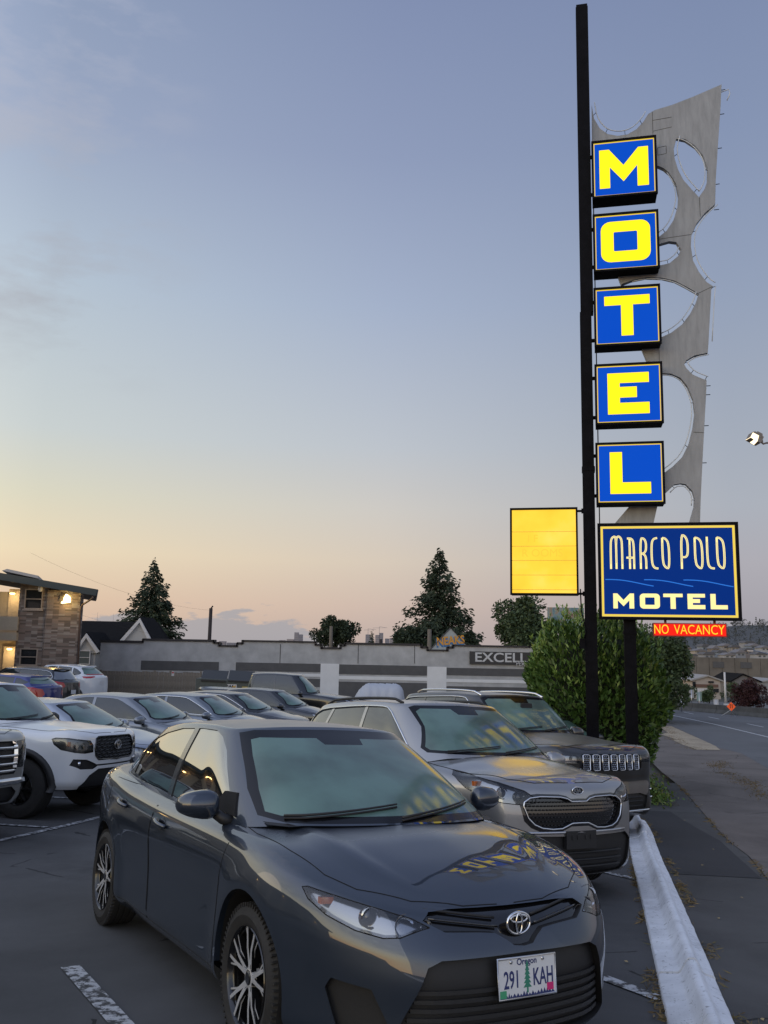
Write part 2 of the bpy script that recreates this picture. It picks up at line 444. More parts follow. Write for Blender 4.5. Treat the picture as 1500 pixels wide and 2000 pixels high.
def cut_regions(sh, regions):
    """cuts the half shell by projected polygons; returns {index: (verts, faces)}; -1 is the rest"""
    bm = bmesh.new(); vs = [bm.verts.new(v) for v in sh.V.tolist()]
    for f in sh.F.tolist():
        g = [];
        for k in f:
            if k not in g: g.append(k)
        # drop degenerate quads
        pts = [sh.V[k] for k in g]
        g2 = [g[0]]
        for k in g[1:]:
            if np.abs(sh.V[k] - sh.V[g2[-1]]).max() > 1e-6: g2.append(k)
        if len(g2) > 2 and np.abs(sh.V[g2[0]] - sh.V[g2[-1]]).max() <= 1e-6: g2 = g2[:-1]
        if len(g2) < 3: continue
        try: bm.faces.new([vs[k] for k in g2])
        except ValueError: pass
    bmesh.ops.remove_doubles(bm, verts=bm.verts, dist=1e-6)
    rid = bm.faces.layers.int.new('rid'); bm.normal_update()
    for f in bm.faces: f[rid] = -1
    for ri, rg in enumerate(regions):
        U, W, D = AX[rg['ax']]; P = rg['poly']; mn = rg.get('mn', .12); box = rg.get('box')
        lo = (min(p[0] for p in P), min(p[1] for p in P)); hi = (max(p[0] for p in P), max(p[1] for p in P))
        def info(f):
            us = [v.co.dot(U) for v in f.verts]; ws = [v.co.dot(W) for v in f.verts]
            return (min(us), max(us), min(ws), max(ws))
        cand = {}
        for f in bm.faces:
            if f[rid] != -1 or f.normal.dot(D) < mn: continue
            q = info(f)
            if q[1] < lo[0] or q[0] > hi[0] or q[3] < lo[1] or q[2] > hi[1]: continue
            if box is not None:
                c = f.calc_center_median()
                if not box(c): continue
            cand[f] = q
        for i in range(len(P)):
            a, b = P[i], P[(i + 1) % len(P)]
            dx, dy = b[0] - a[0], b[1] - a[1]; L = math.hypot(dx, dy)
            if L < 1e-7: continue
            nx, ny = -dy / L, dx / L; no = U * nx + W * ny; co = U * a[0] + W * a[1]
            x0, x1 = min(a[0], b[0]) - 1e-4, max(a[0], b[0]) + 1e-4; y0, y1 = min(a[1], b[1]) - 1e-4, max(a[1], b[1]) + 1e-4
            sel = []
            for f, q in cand.items():
                if q[1] < x0 or q[0] > x1 or q[3] < y0 or q[2] > y1: continue
                ds = [(v.co.dot(U) - a[0]) * nx + (v.co.dot(W) - a[1]) * ny for v in f.verts]
                if min(ds) < -1e-5 and max(ds) > 1e-5: sel.append(f)
            if not sel: continue
            for f in sel: del cand[f]
            geom = set(sel)
            for f in sel:
                geom.update(f.edges); geom.update(f.verts)
            r = bmesh.ops.bisect_plane(bm, geom=list(geom), dist=1e-5, plane_co=co, plane_no=no)
            for f in r['geom']:
                if isinstance(f, bmesh.types.BMFace) and f.is_valid: cand[f] = info(f)
        for f in cand:
            if not f.is_valid: continue
            c = f.calc_center_median()
            if in_poly(c.dot(U), c.dot(W), P): f[rid] = ri
    out = {}
    for f in bm.faces:
        k = f[rid]
        if k not in out: out[k] = ({}, [], [])
        d, vl, fl = out[k]; idx = []
        for v in f.verts:
            j = d.get(v.index if v.index >= 0 else id(v))
            key = v
            j = d.get(key)
            if j is None: j = len(vl); d[key] = j; vl.append(tuple(v.co))
            idx.append(j)
        fl.append(tuple(idx))
    res = {k: (v[1], v[2]) for k, v in out.items()}
    bm.free(); return res

def part_mesh(name, pieces, mats, parent, mirror=False, join=False):
    """pieces: list of (verts, normals, faces, mat index). mirror: build on y<0; join: both halves in one"""
    V = []; Nn = []; F = []; MI = []
    for vs, ns, fs, mi in pieces:
        for sgn in ((1, -1) if join else ((-1,) if mirror else (1,))):
            b = len(V)
            V += [(v[0], v[1] * sgn, v[2]) for v in vs]; Nn += [(n[0], n[1] * sgn, n[2]) for n in ns]
            for f in fs:
                F.append(tuple(i + b for i in (f if sgn > 0 else f[::-1]))); MI.append(mi)
    me = bpy.data.meshes.new(name); me.from_pydata(V, [], F)
    for m in mats: me.materials.append(m)
    me.polygons.foreach_set('material_index', MI)
    me.polygons.foreach_set('use_smooth', [True] * len(F))
    me.normals_split_custom_set_from_vertices(Nn)
    o = bpy.data.objects.new(name, me); COL.objects.link(o); o.parent = parent
    return o

def boundary_walls(vs, fs, vs2):
    """quads joining the boundary of (vs,fs) to moved verts vs2"""
    cnt = {}
    for f in fs:
        for i in range(len(f)):
            e = (f[i], f[(i + 1) % len(f)]); k = (min(e), max(e)); cnt.setdefault(k, []).append(e)
    W = []; Fq = []
    for k, es in cnt.items():
        if len(es) == 1:
            a, b = es[0]
            if abs(vs[a][1]) < 1e-4 and abs(vs[b][1]) < 1e-4: continue
            n = len(W); W += [vs[a], vs[b], vs2[b], vs2[a]]; Fq.append((n, n + 1, n + 2, n + 3))
    return W, Fq

def wheel(parent, x, y, z, sgn, rt, rr, style='five', w=.215, seg=36):
    wh = empty('wheel', (x, y * sgn, z)); wh.parent = parent
    yo = 0.0
    t = MB(); h = w / 2
    prof = [(rr * .97, -.012), (rr + .012, -.002), (rr + (rt - rr) * .45, .008), (rt - .022, -.004), (rt - .006, -.022)]
    for k in range(4):
        u = -.022 - (w - .044) * (k + .5) / 4
        prof += [(rt, u + .018), (rt, u - .014), (rt - .008, u - .016), (rt - .008, u - .020)]
    prof += [(rt - .006, -w + .022), (rt - .022, -w + .004), (rr, -w)]
    t.lathe([(a, b * sgn) for a, b in prof], seg, 'y')
    if style == 'hero':
        for k in range(72):
            a = 2 * math.pi * k / 72; ca, sa = math.cos(a), math.sin(a)
            M4 = Matrix(((ca, 0, -sa, 0), (0, 1, 0, 0), (sa, 0, ca, 0), (0, 0, 0, 1)))
            t.box((rt - .022, -.030 if sgn > 0 else .004, -.005), (rt - .001, -.004 if sgn > 0 else .030, .005), 0, M4)
    to = t.obj('tyre', M_TYRE, wh, smooth=True, angle=35)
    r = MB(); S = lambda v: v * sgn
    # barrel and lip
    r.lathe([(rr * .90, S(-.17)), (rr * .92, S(-.03)), (rr * .985, S(-.012)), (rr, S(-.004)), (rr * .985, S(.001)), (rr * .955, S(-.010)), (rr * .90, S(-.06)), (rr * .89, S(-.165))], seg, 'y', mis=[1, 1, 1, 1, 1, 1, 1])
    r.lathe([(0.001, S(-.16)), (rr * .72, S(-.155)), (rr * .72, S(-.12)), (rr * .3, S(-.12)), (.001, S(-.12))], 24, 'y', mi=2)
    r.lathe([(0.001, S(-.165)), (rr * .93, S(-.168))], 24, 'y', mi=1)
    def spoke(a0, a1, r0, r1, w0, w1, y0, y1, d=.035):
        p0 = Vector((math.cos(a0) * r0, 0, math.sin(a0) * r0)); p1 = Vector((math.cos(a1) * r1, 0, math.sin(a1) * r1))
        mid = (p0 + p1) / 2 + (Vector((math.cos(a0), 0, math.sin(a0))) - Vector((math.cos(a1), 0, math.sin(a1)))) * .03
        pts = []; ws = [w0, (w0 + w1) / 2 * .9, w1]; ys = [y0, (y0 + y1) / 2 + .006, y1]
        P = [p0, mid, p1]; vs = []
        for i in range(3):
            tdir = (P[min(i + 1, 2)] - P[max(i - 1, 0)]).normalized(); nrm = Vector((-tdir.z, 0, tdir.x))
            for sg in (1, -1): vs.append((P[i] + nrm * ws[i] * sg) + Vector((0, S(ys[i]), 0)))
            for sg in (1, -1): vs.append((P[i] + nrm * ws[i] * 1.25 * sg) + Vector((0, S(ys[i] - d), 0)))
        b = [(0, 1, 5, 4), (4, 5, 9, 8)]
        sd = [(0, 4, 6, 2), (4, 8, 10, 6), (1, 3, 7, 5), (5, 7, 11, 9), (2, 6, 7, 3), (6, 10, 11, 7), (8, 9, 11, 10), (0, 2, 3, 1)]
        r.add(vs, b, 0); r.add(vs, sd, 1 if style == 'hero' else 0)
    if style == 'hero':
        for k in range(5):
            a = 2 * math.pi * k / 5 + 1.45
            for g, w0, w1 in ((-1, .0125, .0075), (1, .0125, .0075)):
                spoke(a + g * .12, a + g * .20, .040, rr * .965, w0, w1, -.022, -.006)
            spoke(a, a + .02, .03, .085, .016, .010, -.020, -.024)
            for g in (-1, 1): spoke(a + g * .17, a + g * .37, .07, rr * .955, .006, .004, -.034, -.014, .03)
        r.lathe([(.001, S(-.012)), (.024, S(-.012)), (.030, S(-.016)), (.033, S(-.05))], 20, 'y', mi=1)
        r.lathe([(.033, S(-.05)), (.034, S(-.016)), (.046, S(-.020)), (.052, S(-.055))], 20, 'y', mi=0)
    elif style == 'five':
        for k in range(5):
            a = 2 * math.pi * k / 5 + .3
            for g in (-1, 1): spoke(a + g * .10, a + g * .17, .035, rr * .965, .016, .014, -.03, -.012)
        r.lathe([(.001, S(-.015)), (.030, S(-.018)), (.052, S(-.03)), (.055, S(-.06))], 16, 'y', mi=0)
    else:
        for k in range(7):
            a = 2 * math.pi * k / 7; spoke(a, a, .035, rr * .965, .020, .016, -.03, -.014)
        r.lathe([(.001, S(-.015)), (.035, S(-.018)), (.052, S(-.03)), (.055, S(-.06))], 16, 'y', mi=0)
    for k in range(5):
        a = 2 * math.pi * k / 5 + .9
        r.lathe([(.001, S(-.018)), (.007, S(-.019)), (.009, S(-.04))], 8, 'y', c=(math.cos(a) * .045, 0, math.sin(a) * .045), mi=1)
    cols = {'hero': [M_RIMF, M_RIMB, M_BRAKE], 'dark': [M_RIMB, M_RIMB, M_BRAKE]}.get(style, [M_RIMS, M_RIMB, M_BRAKE])
    r.obj('rim', cols, wh, smooth=True, angle=30)
    return wh

def build_car(sp, name, label, cat, group, loc, yaw, tilt=True):
    root = empty(name, (0, 0, 0), 0, label, cat, group)
    na, nv, nb, nc, ncv = sp.get('res', (90, 20, 10, 60, 14))
    pm = sp['paint']
    # ---- shell A
    K = np.array(sp['plan'], float)         # x,y,zbot,ztop
    d = np.concatenate([[0], np.cumsum(np.hypot(np.diff(K[:, 0]), np.diff(K[:, 1])))])
    # sample denser around the ends
    q = np.linspace(0, 1, na); q = q + sp.get('dens', .055) * -np.sin(4 * np.pi * q) * .6; q = q * d[-1]; q[0] = 0; q[-1] = d[-1]; q = np.sort(q)
    xy = catmull(K[:, :2], q, d); zb = pchip(d, K[:, 2], q); zt = pchip(d, K[:, 3], q)
    xs = xy[:, 0]
    for i in range(1, na): xs[i] = min(xs[i], xs[i - 1] - 1e-4)
    tg = np.gradient(xy, axis=0); nrm = np.stack([-tg[:, 1] * -1, -tg[:, 0]], 1)   # outward normal (rotate tangent)
    nrm /= np.linalg.norm(nrm, axis=1)[:, None]
    nrm[0] = (1, 0); nrm[-1] = (-1, 0)
    vv = np.linspace(0, 1, nv); vv = vv + .05 * np.sin(2 * np.pi * vv) * -1 * .5
    vv[0] = 0; vv[-1] = 1
    F_, S_, R_ = [pchip([p[0] for p in sp[k]], [p[1] for p in sp[k]], vv) for k in ('fprof', 'sprof', 'rprof')]
    nx = nrm[:, 0]; wf = np.where(nx > 0, nx, 0)**1.6; wr = np.where(nx < 0, -nx, 0)**1.6; ws = np.clip(1 - wf - wr, 0, 1)
    inset = wf[:, None] * F_ + ws[:, None] * S_ + wr[:, None] * R_
    A = np.zeros((na, nv, 3)); A[:, :, 0] = xy[:, 0:1] - nrm[:, 0:1] * inset; A[:, :, 1] = xy[:, 1:2] - nrm[:, 1:2] * inset
    A[:, :, 2] = zb[:, None] + (zt - zb)[:, None] * vv[None]
    wb = sp['wb']; rt = sp['rt']; ra = sp.get('ra', rt + .045)
    for xa in (0, -wb):
        dd = np.hypot(A[:, :, 0] - xa, A[:, :, 2] - rt)
        A[:, :, 1] += np.where(A[:, :, 1] > .3, sp.get('flare', .018) * np.exp(-np.clip(dd - ra - .02, 0, 9)**2 / (.09**2)), 0)
    A[0, :, 1] = 0; A[-1, :, 1] = 0
    A[:, :, 1] = np.maximum(A[:, :, 1], 0)
    # ---- deck B
    e = A[:, -1, :]; C = np.array(sp['deck'], float)[::-1]
    zc = pchip(C[:, 0], C[:, 1], e[:, 0])
    t = np.linspace(0, 1, nb)
    B = np.zeros((na, nb, 3)); B[:, :, 0] = e[:, 0:1]; B[:, :, 1] = e[:, 1:2] * (1 - t)[None]
    prof = 1 - (1 - t)**sp.get('dp', 2.2)
    B[:, :, 2] = e[:, 2:3] + (zc - e[:, 2])[:, None] * prof[None]
    if 'crease' in sp:
        for (t0, wd, hgt, xa, xb) in sp['crease']:
            m = np.clip((e[:, 0] - xa) / .25, 0, 1) * np.clip((xb - e[:, 0]) / .25, 0, 1)
            B[:, :, 2] += hgt * m[:, None] * np.exp(-((t - t0) / wd)**2)[None]
    VA = A.reshape(-1, 3); FA = grid_faces(na, nv); VB = B.reshape(-1, 3); FB = grid_faces(na, nb) + len(VA)
    V = np.concatenate([VA, VB]); Fq = np.concatenate([FA, FB])
    # weld A's last row and B's first
    mp = np.arange(len(V)); mp[len(VA) + np.arange(na) * nb] = np.arange(na) * nv + nv - 1
    Fq = mp[Fq]
    # orientation check: side face should look outward
    f0 = Fq[(na // 2) * (nv - 1) + nv // 2]; n0 = np.cross(V[f0[2]] - V[f0[0]], V[f0[3]] - V[f0[1]])
    if n0[1] < 0: Fq = Fq[:, ::-1]
    AB = Shell(V, Fq)
    # ---- greenhouse C
    GB, GT = np.array(sp['gb'], float), np.array(sp['gt'], float)
    dg = np.concatenate([[0], np.cumsum(np.linalg.norm(np.diff(GB, axis=0), axis=1) + np.linalg.norm(np.diff(GT, axis=0), axis=1))])
    qg = np.linspace(0, dg[-1], nc)
    b_ = catmull(GB, qg, dg); t_ = catmull(GT, qg, dg)
    b_[0, 1] = b_[-1, 1] = t_[0, 1] = t_[-1, 1] = 0
    bow = sp.get('bow', .03)
    rr_ = sp.get('redge', .05)
    cen = np.array([(GT[0, 0] + GT[-1, 0]) / 2, 0, 0]); 
    up = t_ - b_; Lu = np.linalg.norm(up, axis=1)[:, None]; eave = t_ - up / Lu * rr_ * 1.6
    outw = np.stack([t_[:, 0] * 0, np.ones(nc), np.zeros(nc)], 1)
    side = np.clip(t_[:, 1] / GT[:, 1].max(), 0, 1)[:, None]
    tt = t_.copy()
    tt[:, 1] -= (side[:, 0] * rr_ * .9); tt[:, 2] += 0
    ctrl = eave + up / Lu * rr_ * 1.6
    m1 = ncv - 5; G = []
    for k in range(m1 + 1):
        u = k / m1; p = b_ + (eave - b_) * u
        tgn = np.gradient(b_[:, :2], axis=0); nn = np.stack([tgn[:, 1], -tgn[:, 0]], 1); nn /= (np.linalg.norm(nn, axis=1)[:, None] + 1e-9); nn[0] = (1, 0); nn[-1] = (-1, 0)
        if nn[nc // 2, 1] < 0: nn[1:-1] = -nn[1:-1]
        p = p.copy(); p[:, :2] += nn * bow * (math.sin(math.pi * u)) * (1 - .0 * u); G.append(p)
    for k in range(1, 5):
        u = k / 4; p = (1 - u)**2 * eave + 2 * u * (1 - u) * ctrl + u * u * tt; G.append(p)
    G = np.stack(G, 1)       # nc, ncv, 3
    nr = 8; et = G[:, -1, :]
    RC = np.array(sp['roof'], float)[::-1]; zr = pchip(RC[:, 0], RC[:, 1], et[:, 0])
    for i in range(1, nc): et[i, 0] = min(et[i, 0], et[i - 1, 0] - 1e-4)
    tr = np.linspace(0, 1, nr); Rf = np.zeros((nc, nr, 3)); Rf[:, :, 0] = et[:, 0:1]; Rf[:, :, 1] = et[:, 1:2] * (1 - tr)[None]
    Rf[:, :, 2] = et[:, 2:3] + (zr - et[:, 2])[:, None] * (1 - (1 - tr)**2)[None]
    VG = G.reshape(-1, 3); VR = Rf.reshape(-1, 3); FG = grid_faces(nc, ncv); FR = grid_faces(nc, nr) + len(VG)
    VC = np.concatenate([VG, VR]); FC = np.concatenate([FG, FR]); mp = np.arange(len(VC)); mp[len(VG) + np.arange(nc) * nr] = np.arange(nc) * ncv + ncv - 1
    FC = mp[FC]; VC[:, 1] = np.maximum(VC[:, 1], 0)
    f0 = FC[(nc // 2) * (ncv - 1) + ncv // 2]; n0 = np.cross(VC[f0[2]] - VC[f0[0]], VC[f0[3]] - VC[f0[1]])
    if n0[1] < 0: FC = FC[:, ::-1]
    CS = Shell(VC, FC)
    # ---- wheel arches as first cuts
    regs = {'AB': [], 'C': []}
    for xa in (0, -wb):
        P = [(xa + ra * math.cos(a), rt + .012 + ra * math.sin(a)) for a in np.linspace(math.pi * 1.0, 0, 22)]
        P = P + [(xa + ra * .97, .02), (xa - ra * .97, .02)]
        regs['AB'].append(dict(n='arch', ax='xz', poly=P, mode='hole', mn=.05, box=lambda c: c.y > .35))
    for rg in sp['regions']:
        regs[rg.get('sh', 'AB')].append(rg)
    rest = []
    made = {}
    for key, sh in (('AB', AB), ('C', CS)):
        res = cut_regions(sh, regs[key])
        for k, (vs, fs) in res.items():
            ns = [sh.normal(v) for v in vs]
            if k == -1: rest.append((vs, ns, fs, 0)); continue
            rg = regs[key][k]
            if rg.get('mode') == 'hole': continue
            dep = rg.get('inset', 0.0); D = AX[rg['ax']][2]
            m_ = rg['mat']; mats = [m_, rg.get('wall', M_GLOSSB)]
            if dep:
                vs2 = [tuple(np.array(v) - np.array(D) * dep) for v in vs]
                W, Fw = boundary_walls(vs, fs, vs2)
                wn_ = [(0, 0, 1)] * len(W)
                # flat normals for walls
                wn_ = []
                for q0 in range(0, len(W), 4):
                    a, b, c = map(np.array, W[q0:q0 + 3]); n = np.cross(b - a, c - b); l = np.linalg.norm(n) or 1
                    wn_ += [tuple(n / l)] * 4
                pieces = [(vs2, ns, fs, 0), (W, wn_, Fw, 1)]
            else: pieces = [(vs, ns, fs, 0)]
            both = rg.get('sym', 'pair')
            par = root
            if both == 'join':
                o = part_mesh(rg['n'], pieces, mats, root, join=True); made.setdefault(rg['n'], []).append(o)
            else:
                for mir in (False, True):
                    o = part_mesh(rg['n'], pieces, mats, root, mirror=mir); made.setdefault(rg['n'], []).append(o)
                    if rg.get('lens'):
                        part_mesh('lens', [(vs, ns, fs, 0)], [M_LENS], o, mirror=mir)
                    if rg.get('handle'):
                        hx, hz = rg['handle']; yy = AB.hit((hx, 3, hz), (0, -1, 0)); hw = .095
                        if yy is not None:
                            sg = -1 if mir else 1; hb = MB()
                            pts = [(hx + u * hw, (yy.y + .004 + .034 * (1 - u * u)**.5) * sg, hz + .012 * u * -1) for u in np.linspace(-.98, .98, 9)]
                            hb.tube(pts, .013, 8)
                            hb.obj('handle', rg.get('hmat', pm), o, smooth=True)
                            cup = MB(); cp = []
                            for a in np.linspace(0, 2 * math.pi, 16, endpoint=False): cp.append((hx + .05 * math.cos(a), hz - .006 + .034 * math.sin(a)))
                            vsx = []
                            for (a, b) in cp:
                                h2 = AB.hit((a, 3, b), (0, -1, 0)); vsx.append((a, ((h2.y if h2 else yy.y) + .0015) * sg, b))
                            cup.add(vsx + [(hx, (yy.y - .0) * sg + .002 * sg, hz)], [(i, (i + 1) % 16, 16) for i in range(16)])
                            cup.obj('handle_recess', M_GLOSSB, o, smooth=True)
            if rg.get('seam'):
                made.setdefault('_seam', []).append(rg)
    part_mesh('body', rest, [pm], root, join=True)
    U3 = lambda rg, p, off=.0: None
    def onsurf(ax, p, off=0., shs=None):
        U, W, D = AX[ax]; o = U * p[0] + W * p[1] + D * 6
        for s_ in (shs or (AB, CS)):
            h = s_.hit(o, -D)
            if h is not None: return h + D * off
        return None
    # ---- panel gaps
    gm = MB(); gr = sp.get('gapr', .0028)
    for rg in made.get('_seam', []):
        P = rg['poly']; sh = AB if rg.get('sh', 'AB') == 'AB' else CS
        dens = []
        for i in range(len(P)):
            a, b = P[i], P[(i + 1) % len(P)]; L = math.hypot(b[0] - a[0], b[1] - a[1]); n = max(1, int(L / .05))
            if rg.get('open') and i in rg['open']: dens.append(None); continue
            for k in range(n + 1): dens.append((a[0] + (b[0] - a[0]) * k / n, a[1] + (b[1] - a[1]) * k / n))
        run = []
        for p in dens + [None]:
            h = None if p is None else onsurf(rg['ax'], p, .0002, (sh,))
            if h is not None and run and (h - run[-1]).length > .25: 
                if len(run) > 1:
                    gm.tube(run, gr, 4); gm.tube([(q_.x, -q_.y, q_.z) for q_ in run], gr, 4)
                run = []
            if h is None:
                if len(run) > 1:
                    gm.tube(run, gr, 4); gm.tube([(q_.x, -q_.y, q_.z) for q_ in run], gr, 4)
                run = []
            elif not run or (h - run[-1]).length > 1e-4: run.append(h)
    if gm.v: gm.obj('panel_gap', M_GAP, root, recalc=False)
    # ---- trims
    for tr_ in sp.get('trims', []):
        nm, m_, ax, P, r_, closed, sym = tr_[:7]; shs = (AB,) if (len(tr_) < 8 or tr_[7] == 'AB') else (CS,)
        dens = []
        nP = len(P) if closed else len(P) - 1
        for i in range(nP):
            a, b = P[i], P[(i + 1) % len(P)]; L = math.hypot(b[0] - a[0], b[1] - a[1]); n = max(1, int(L / .04))
            for k in range(n): dens.append((a[0] + (b[0] - a[0]) * k / n, a[1] + (b[1] - a[1]) * k / n))
        if not closed: dens.append(P[-1])
        pts = [onsurf(ax, p, r_ * .3, shs) for p in dens]; pts = [p for p in pts if p is not None]
        if len(pts) < 3: continue
        if sym == 'join':       # polyline on y>=0 starting and ending on the centre plane
            full = pts + [Vector((p.x, -p.y, p.z)) for p in reversed(pts)]
            mb = MB(); mb.tube(full, r_, 6, closed=closed); mb.obj(nm, m_, root, smooth=True)
        else:
            for sg in (1, -1):
                mb = MB(); mb.tube([(p.x, p.y * sg, p.z) for p in pts], r_, 6, closed=closed); mb.obj(nm, m_, root, smooth=True)
    # ---- wheels, arch liners, floor
    yw = sp['yw']
    lns = []
    for xa in (0, -wb):
        for sg in (1, -1):
            wheel(root, xa, yw, rt, sg, rt, sp['rr'], sp.get('wheel', 'five'), sp.get('tw', .215), 40 if sp.get('wheel') == 'hero' else 26)
            pr = []
            for a in np.linspace(math.pi * 1.02, -.02 * math.pi, 24):
                px_, pz = xa + (ra) * math.cos(a), rt + .012 + ra * math.sin(a)
                h = AB.hit((px_ + (.004 * math.cos(a)), 3, pz + .004 * math.sin(a)), (0, -1, 0)); y_ = h.y if h is not None and h.y > .5 else K[:, 1].max() - .02
                pr.append((px_, y_, pz))
            lin_ = MB()
            vs = []
            for p in pr: vs += [(p[0], p[1] * sg, p[2]), (p[0], (p[1] - .03) * sg, p[2]), (p[0] , (yw - .36) * sg, p[2])]
            fs1 = []; fs2 = []
            for i in range(len(pr) - 1):
                a = i * 3; fs1.append((a, a + 1, a + 4, a + 3)); fs2.append((a + 1, a + 2, a + 5, a + 4))
            lin_.add(vs, fs1, 1); lin_.add(vs, fs2, 0)
            cpts = [(p[0], (yw - .36) * sg, p[2]) for p in pr]; lin_.add(cpts, [tuple(range(len(cpts)))], 0); lin_.obj('wheel_arch', [M_LINER, pm], root, smooth=True, angle=40)
            if sp.get('cladding'):
                w_ = sp['cladding']; vs = []
                for i, a in enumerate(np.linspace(math.pi * 1.02, -.02 * math.pi, 24)):
                    p = pr[i]; ox, oz = math.cos(a) * w_, math.sin(a) * w_
                    vs += [(p[0] - ox * .05, (p[1] + .002) * sg, p[2] - oz * .05), (p[0], (p[1] + .030) * sg, p[2]), (p[0] + ox * .8, (p[1] + .034) * sg, p[2] + oz * .8), (p[0] + ox, (p[1] - .03) * sg, p[2] + oz)]
                cm = MB(); cm.add(vs, [(i * 4 + k, i * 4 + k + 1, i * 4 + k + 5, i * 4 + k + 4) for i in range(23) for k in range(3)]); cm.obj('fender_flare', M_BLACK, root, smooth=True)
    zbm = K[:, 2].min()
    hw = K[:, 1].max() - .12
    fl = MB(); x0, x1 = K[-1, 0] + .25, K[0, 0] - .2
    fl.box((x0, -(yw - .38), zbm + .03), (x1, yw - .38, zbm + .12)); fl.box((-wb + ra + .02, -hw, zbm + .03), (-ra - .02, hw, zbm + .12))
    fl.obj('underbody', M_LINER, root)
    root['_'] = 0; del root['_']
    # ---- mirrors
    mm = sp.get('mirror')
    if mm:
        (mx, my, mz), ms, mmat = mm[:3]
        for sg in (1, -1):
            g = MB(); n1, n2 = 14, 10; vs = []
            for i in range(n1):
                a = math.pi * i / (n1 - 1); 
                for j in range(n2):
                    b = 2 * math.pi * j / n2
                    cx_, cy_, cz_ = math.cos(a), math.sin(a) * math.cos(b), math.sin(a) * math.sin(b)
                    sgn_ = lambda v, p: math.copysign(abs(v)**p, v)
                    yv = sgn_(cx_, .75) * .125; xv = sgn_(cy_, .8) * .085; zv = sgn_(cz_, .8) * .082
                    if xv < -.02: xv = -.02 + (xv + .02) * .25
                    zv *= (1 - .22 * (yv / .125)); xv += -.02 * (yv / .125)
                    vs.append(((mx + xv * ms), (my + yv * ms) * sg, mz + zv * ms))
            fs = [(i * n2 + j, i * n2 + (j + 1) % n2, (i + 1) * n2 + (j + 1) % n2, (i + 1) * n2 + j) for i in range(n1 - 1) for j in range(n2)]
            g.add(vs, fs); mo = g.obj('mirror', mmat, root, smooth=True)
            st = MB(); a0 = Vector((mx + .01, (my - .10 * ms) * sg, mz - .045 * ms)); a1 = Vector((mx + .05, (my - .21 * ms) * sg, mz - .095 * ms))
            st.tube([a0, (a0 + a1) / 2 + Vector((0, 0, -.012)), a1], .030 * ms, 8, taper=.036 * ms); st.obj('mirror_arm', M_BLACK, mo, smooth=True)
            mg = MB(); pg = [(math.cos(a) * .088 * ms, math.sin(a) * .058 * ms) for a in np.linspace(0, 2 * math.pi, 14, endpoint=False)]
            mg.add([(mx - .043 * ms, (my + p[0]) * sg, mz + p[1]) for p in pg], [tuple(range(14))]); mg.obj('mirror_glass', M_CHROME, mo)
    for fn in sp.get('extras', []): fn(root, AB, CS, onsurf, sp)
    # ---- place on the ground
    ca, sa = math.cos(yaw), math.sin(yaw)
    def g(lx, ly): 
        return tz(loc[0] + lx * ca - ly * sa, loc[1] + lx * sa + ly * ca)
    z0 = (g(0, .75) + g(0, -.75) + g(-wb, .75) + g(-wb, -.75)) / 4
    sx = ((g(0, 0) - g(-wb, 0)) / wb); sy = (g(-wb / 2, .75) - g(-wb / 2, -.75)) / 1.5
    ex = Vector((1, 0, sx)).normalized(); ey = Vector((0, 1, sy)); ey = (ey - ex * ey.dot(ex)).normalized(); ez = ex.cross(ey)
    Ml = Matrix(((ex.x, ey.x, ez.x, 0), (ex.y, ey.y, ez.y, 0), (ex.z, ey.z, ez.z, 0), (0, 0, 0, 1)))
    zoff = loc[2] if len(loc) > 2 else 0
    z00 = z0 + sx * wb / 2
    root.matrix_world = Matrix.Translation((loc[0], loc[1], z00 + zoff)) @ Matrix.Rotation(yaw, 4, 'Z') @ Ml
    return root
# ------------------------------------------------------------------ part helpers for the car faces
def plate(root, x, z, y, text=None, w=.305, h=.152, rx=0., face=1, mt=None, name='licence_plate'):
    """number plate on the front (face=1) or the rear (face=-1); x is its surface"""
    mb = MB(); e = empty(name, (x, y, z)); e.parent = root
    e.rotation_euler = (0, rx, 0 if face > 0 else math.pi)
    def rrect(w, h, r, n=4):
        P = []
        for cx, cy, a0 in ((w / 2 - r, h / 2 - r, 0), (-w / 2 + r, h / 2 - r, 90), (-w / 2 + r, -h / 2 + r, 180), (w / 2 - r, -h / 2 + r, 270)):
            for k in range(n + 1): a = R(a0 + 90 * k / n); P.append((cx + r * math.cos(a), cy + r * math.sin(a)))
        return P
    T = lambda a, b, hh: (hh, a, b)
    mb.prism(rrect(w, h, .012), 0, .004, T); pl = mb.obj('plate_panel', mt or M_PLATEW, e)
    return e

def text_obj(body, name, size, mt, parent, M, extrude=.001, align='CENTER', bold=0.0, sx=1.0):
    cu = bpy.data.curves.new(name, 'FONT'); cu.body = body; cu.size = size; cu.extrude = extrude; cu.align_x = align; cu.align_y = 'CENTER'
    cu.offset = bold; cu.resolution_u = 4
    o = bpy.data.objects.new(name + '_tmp', cu); COL.objects.link(o)
    dg = bpy.context.evaluated_depsgraph_get(); me = bpy.data.meshes.new_from_object(o.evaluated_get(dg))
    bpy.data.objects.remove(o)
    me.transform(Matrix.Diagonal((sx, 1, 1, 1))); me.materials.clear(); me.materials.append(mt)
    n = bpy.data.objects.new(name, me); COL.objects.link(n)
    if parent is not None: n.parent = parent
    n.matrix_local = M
    return n

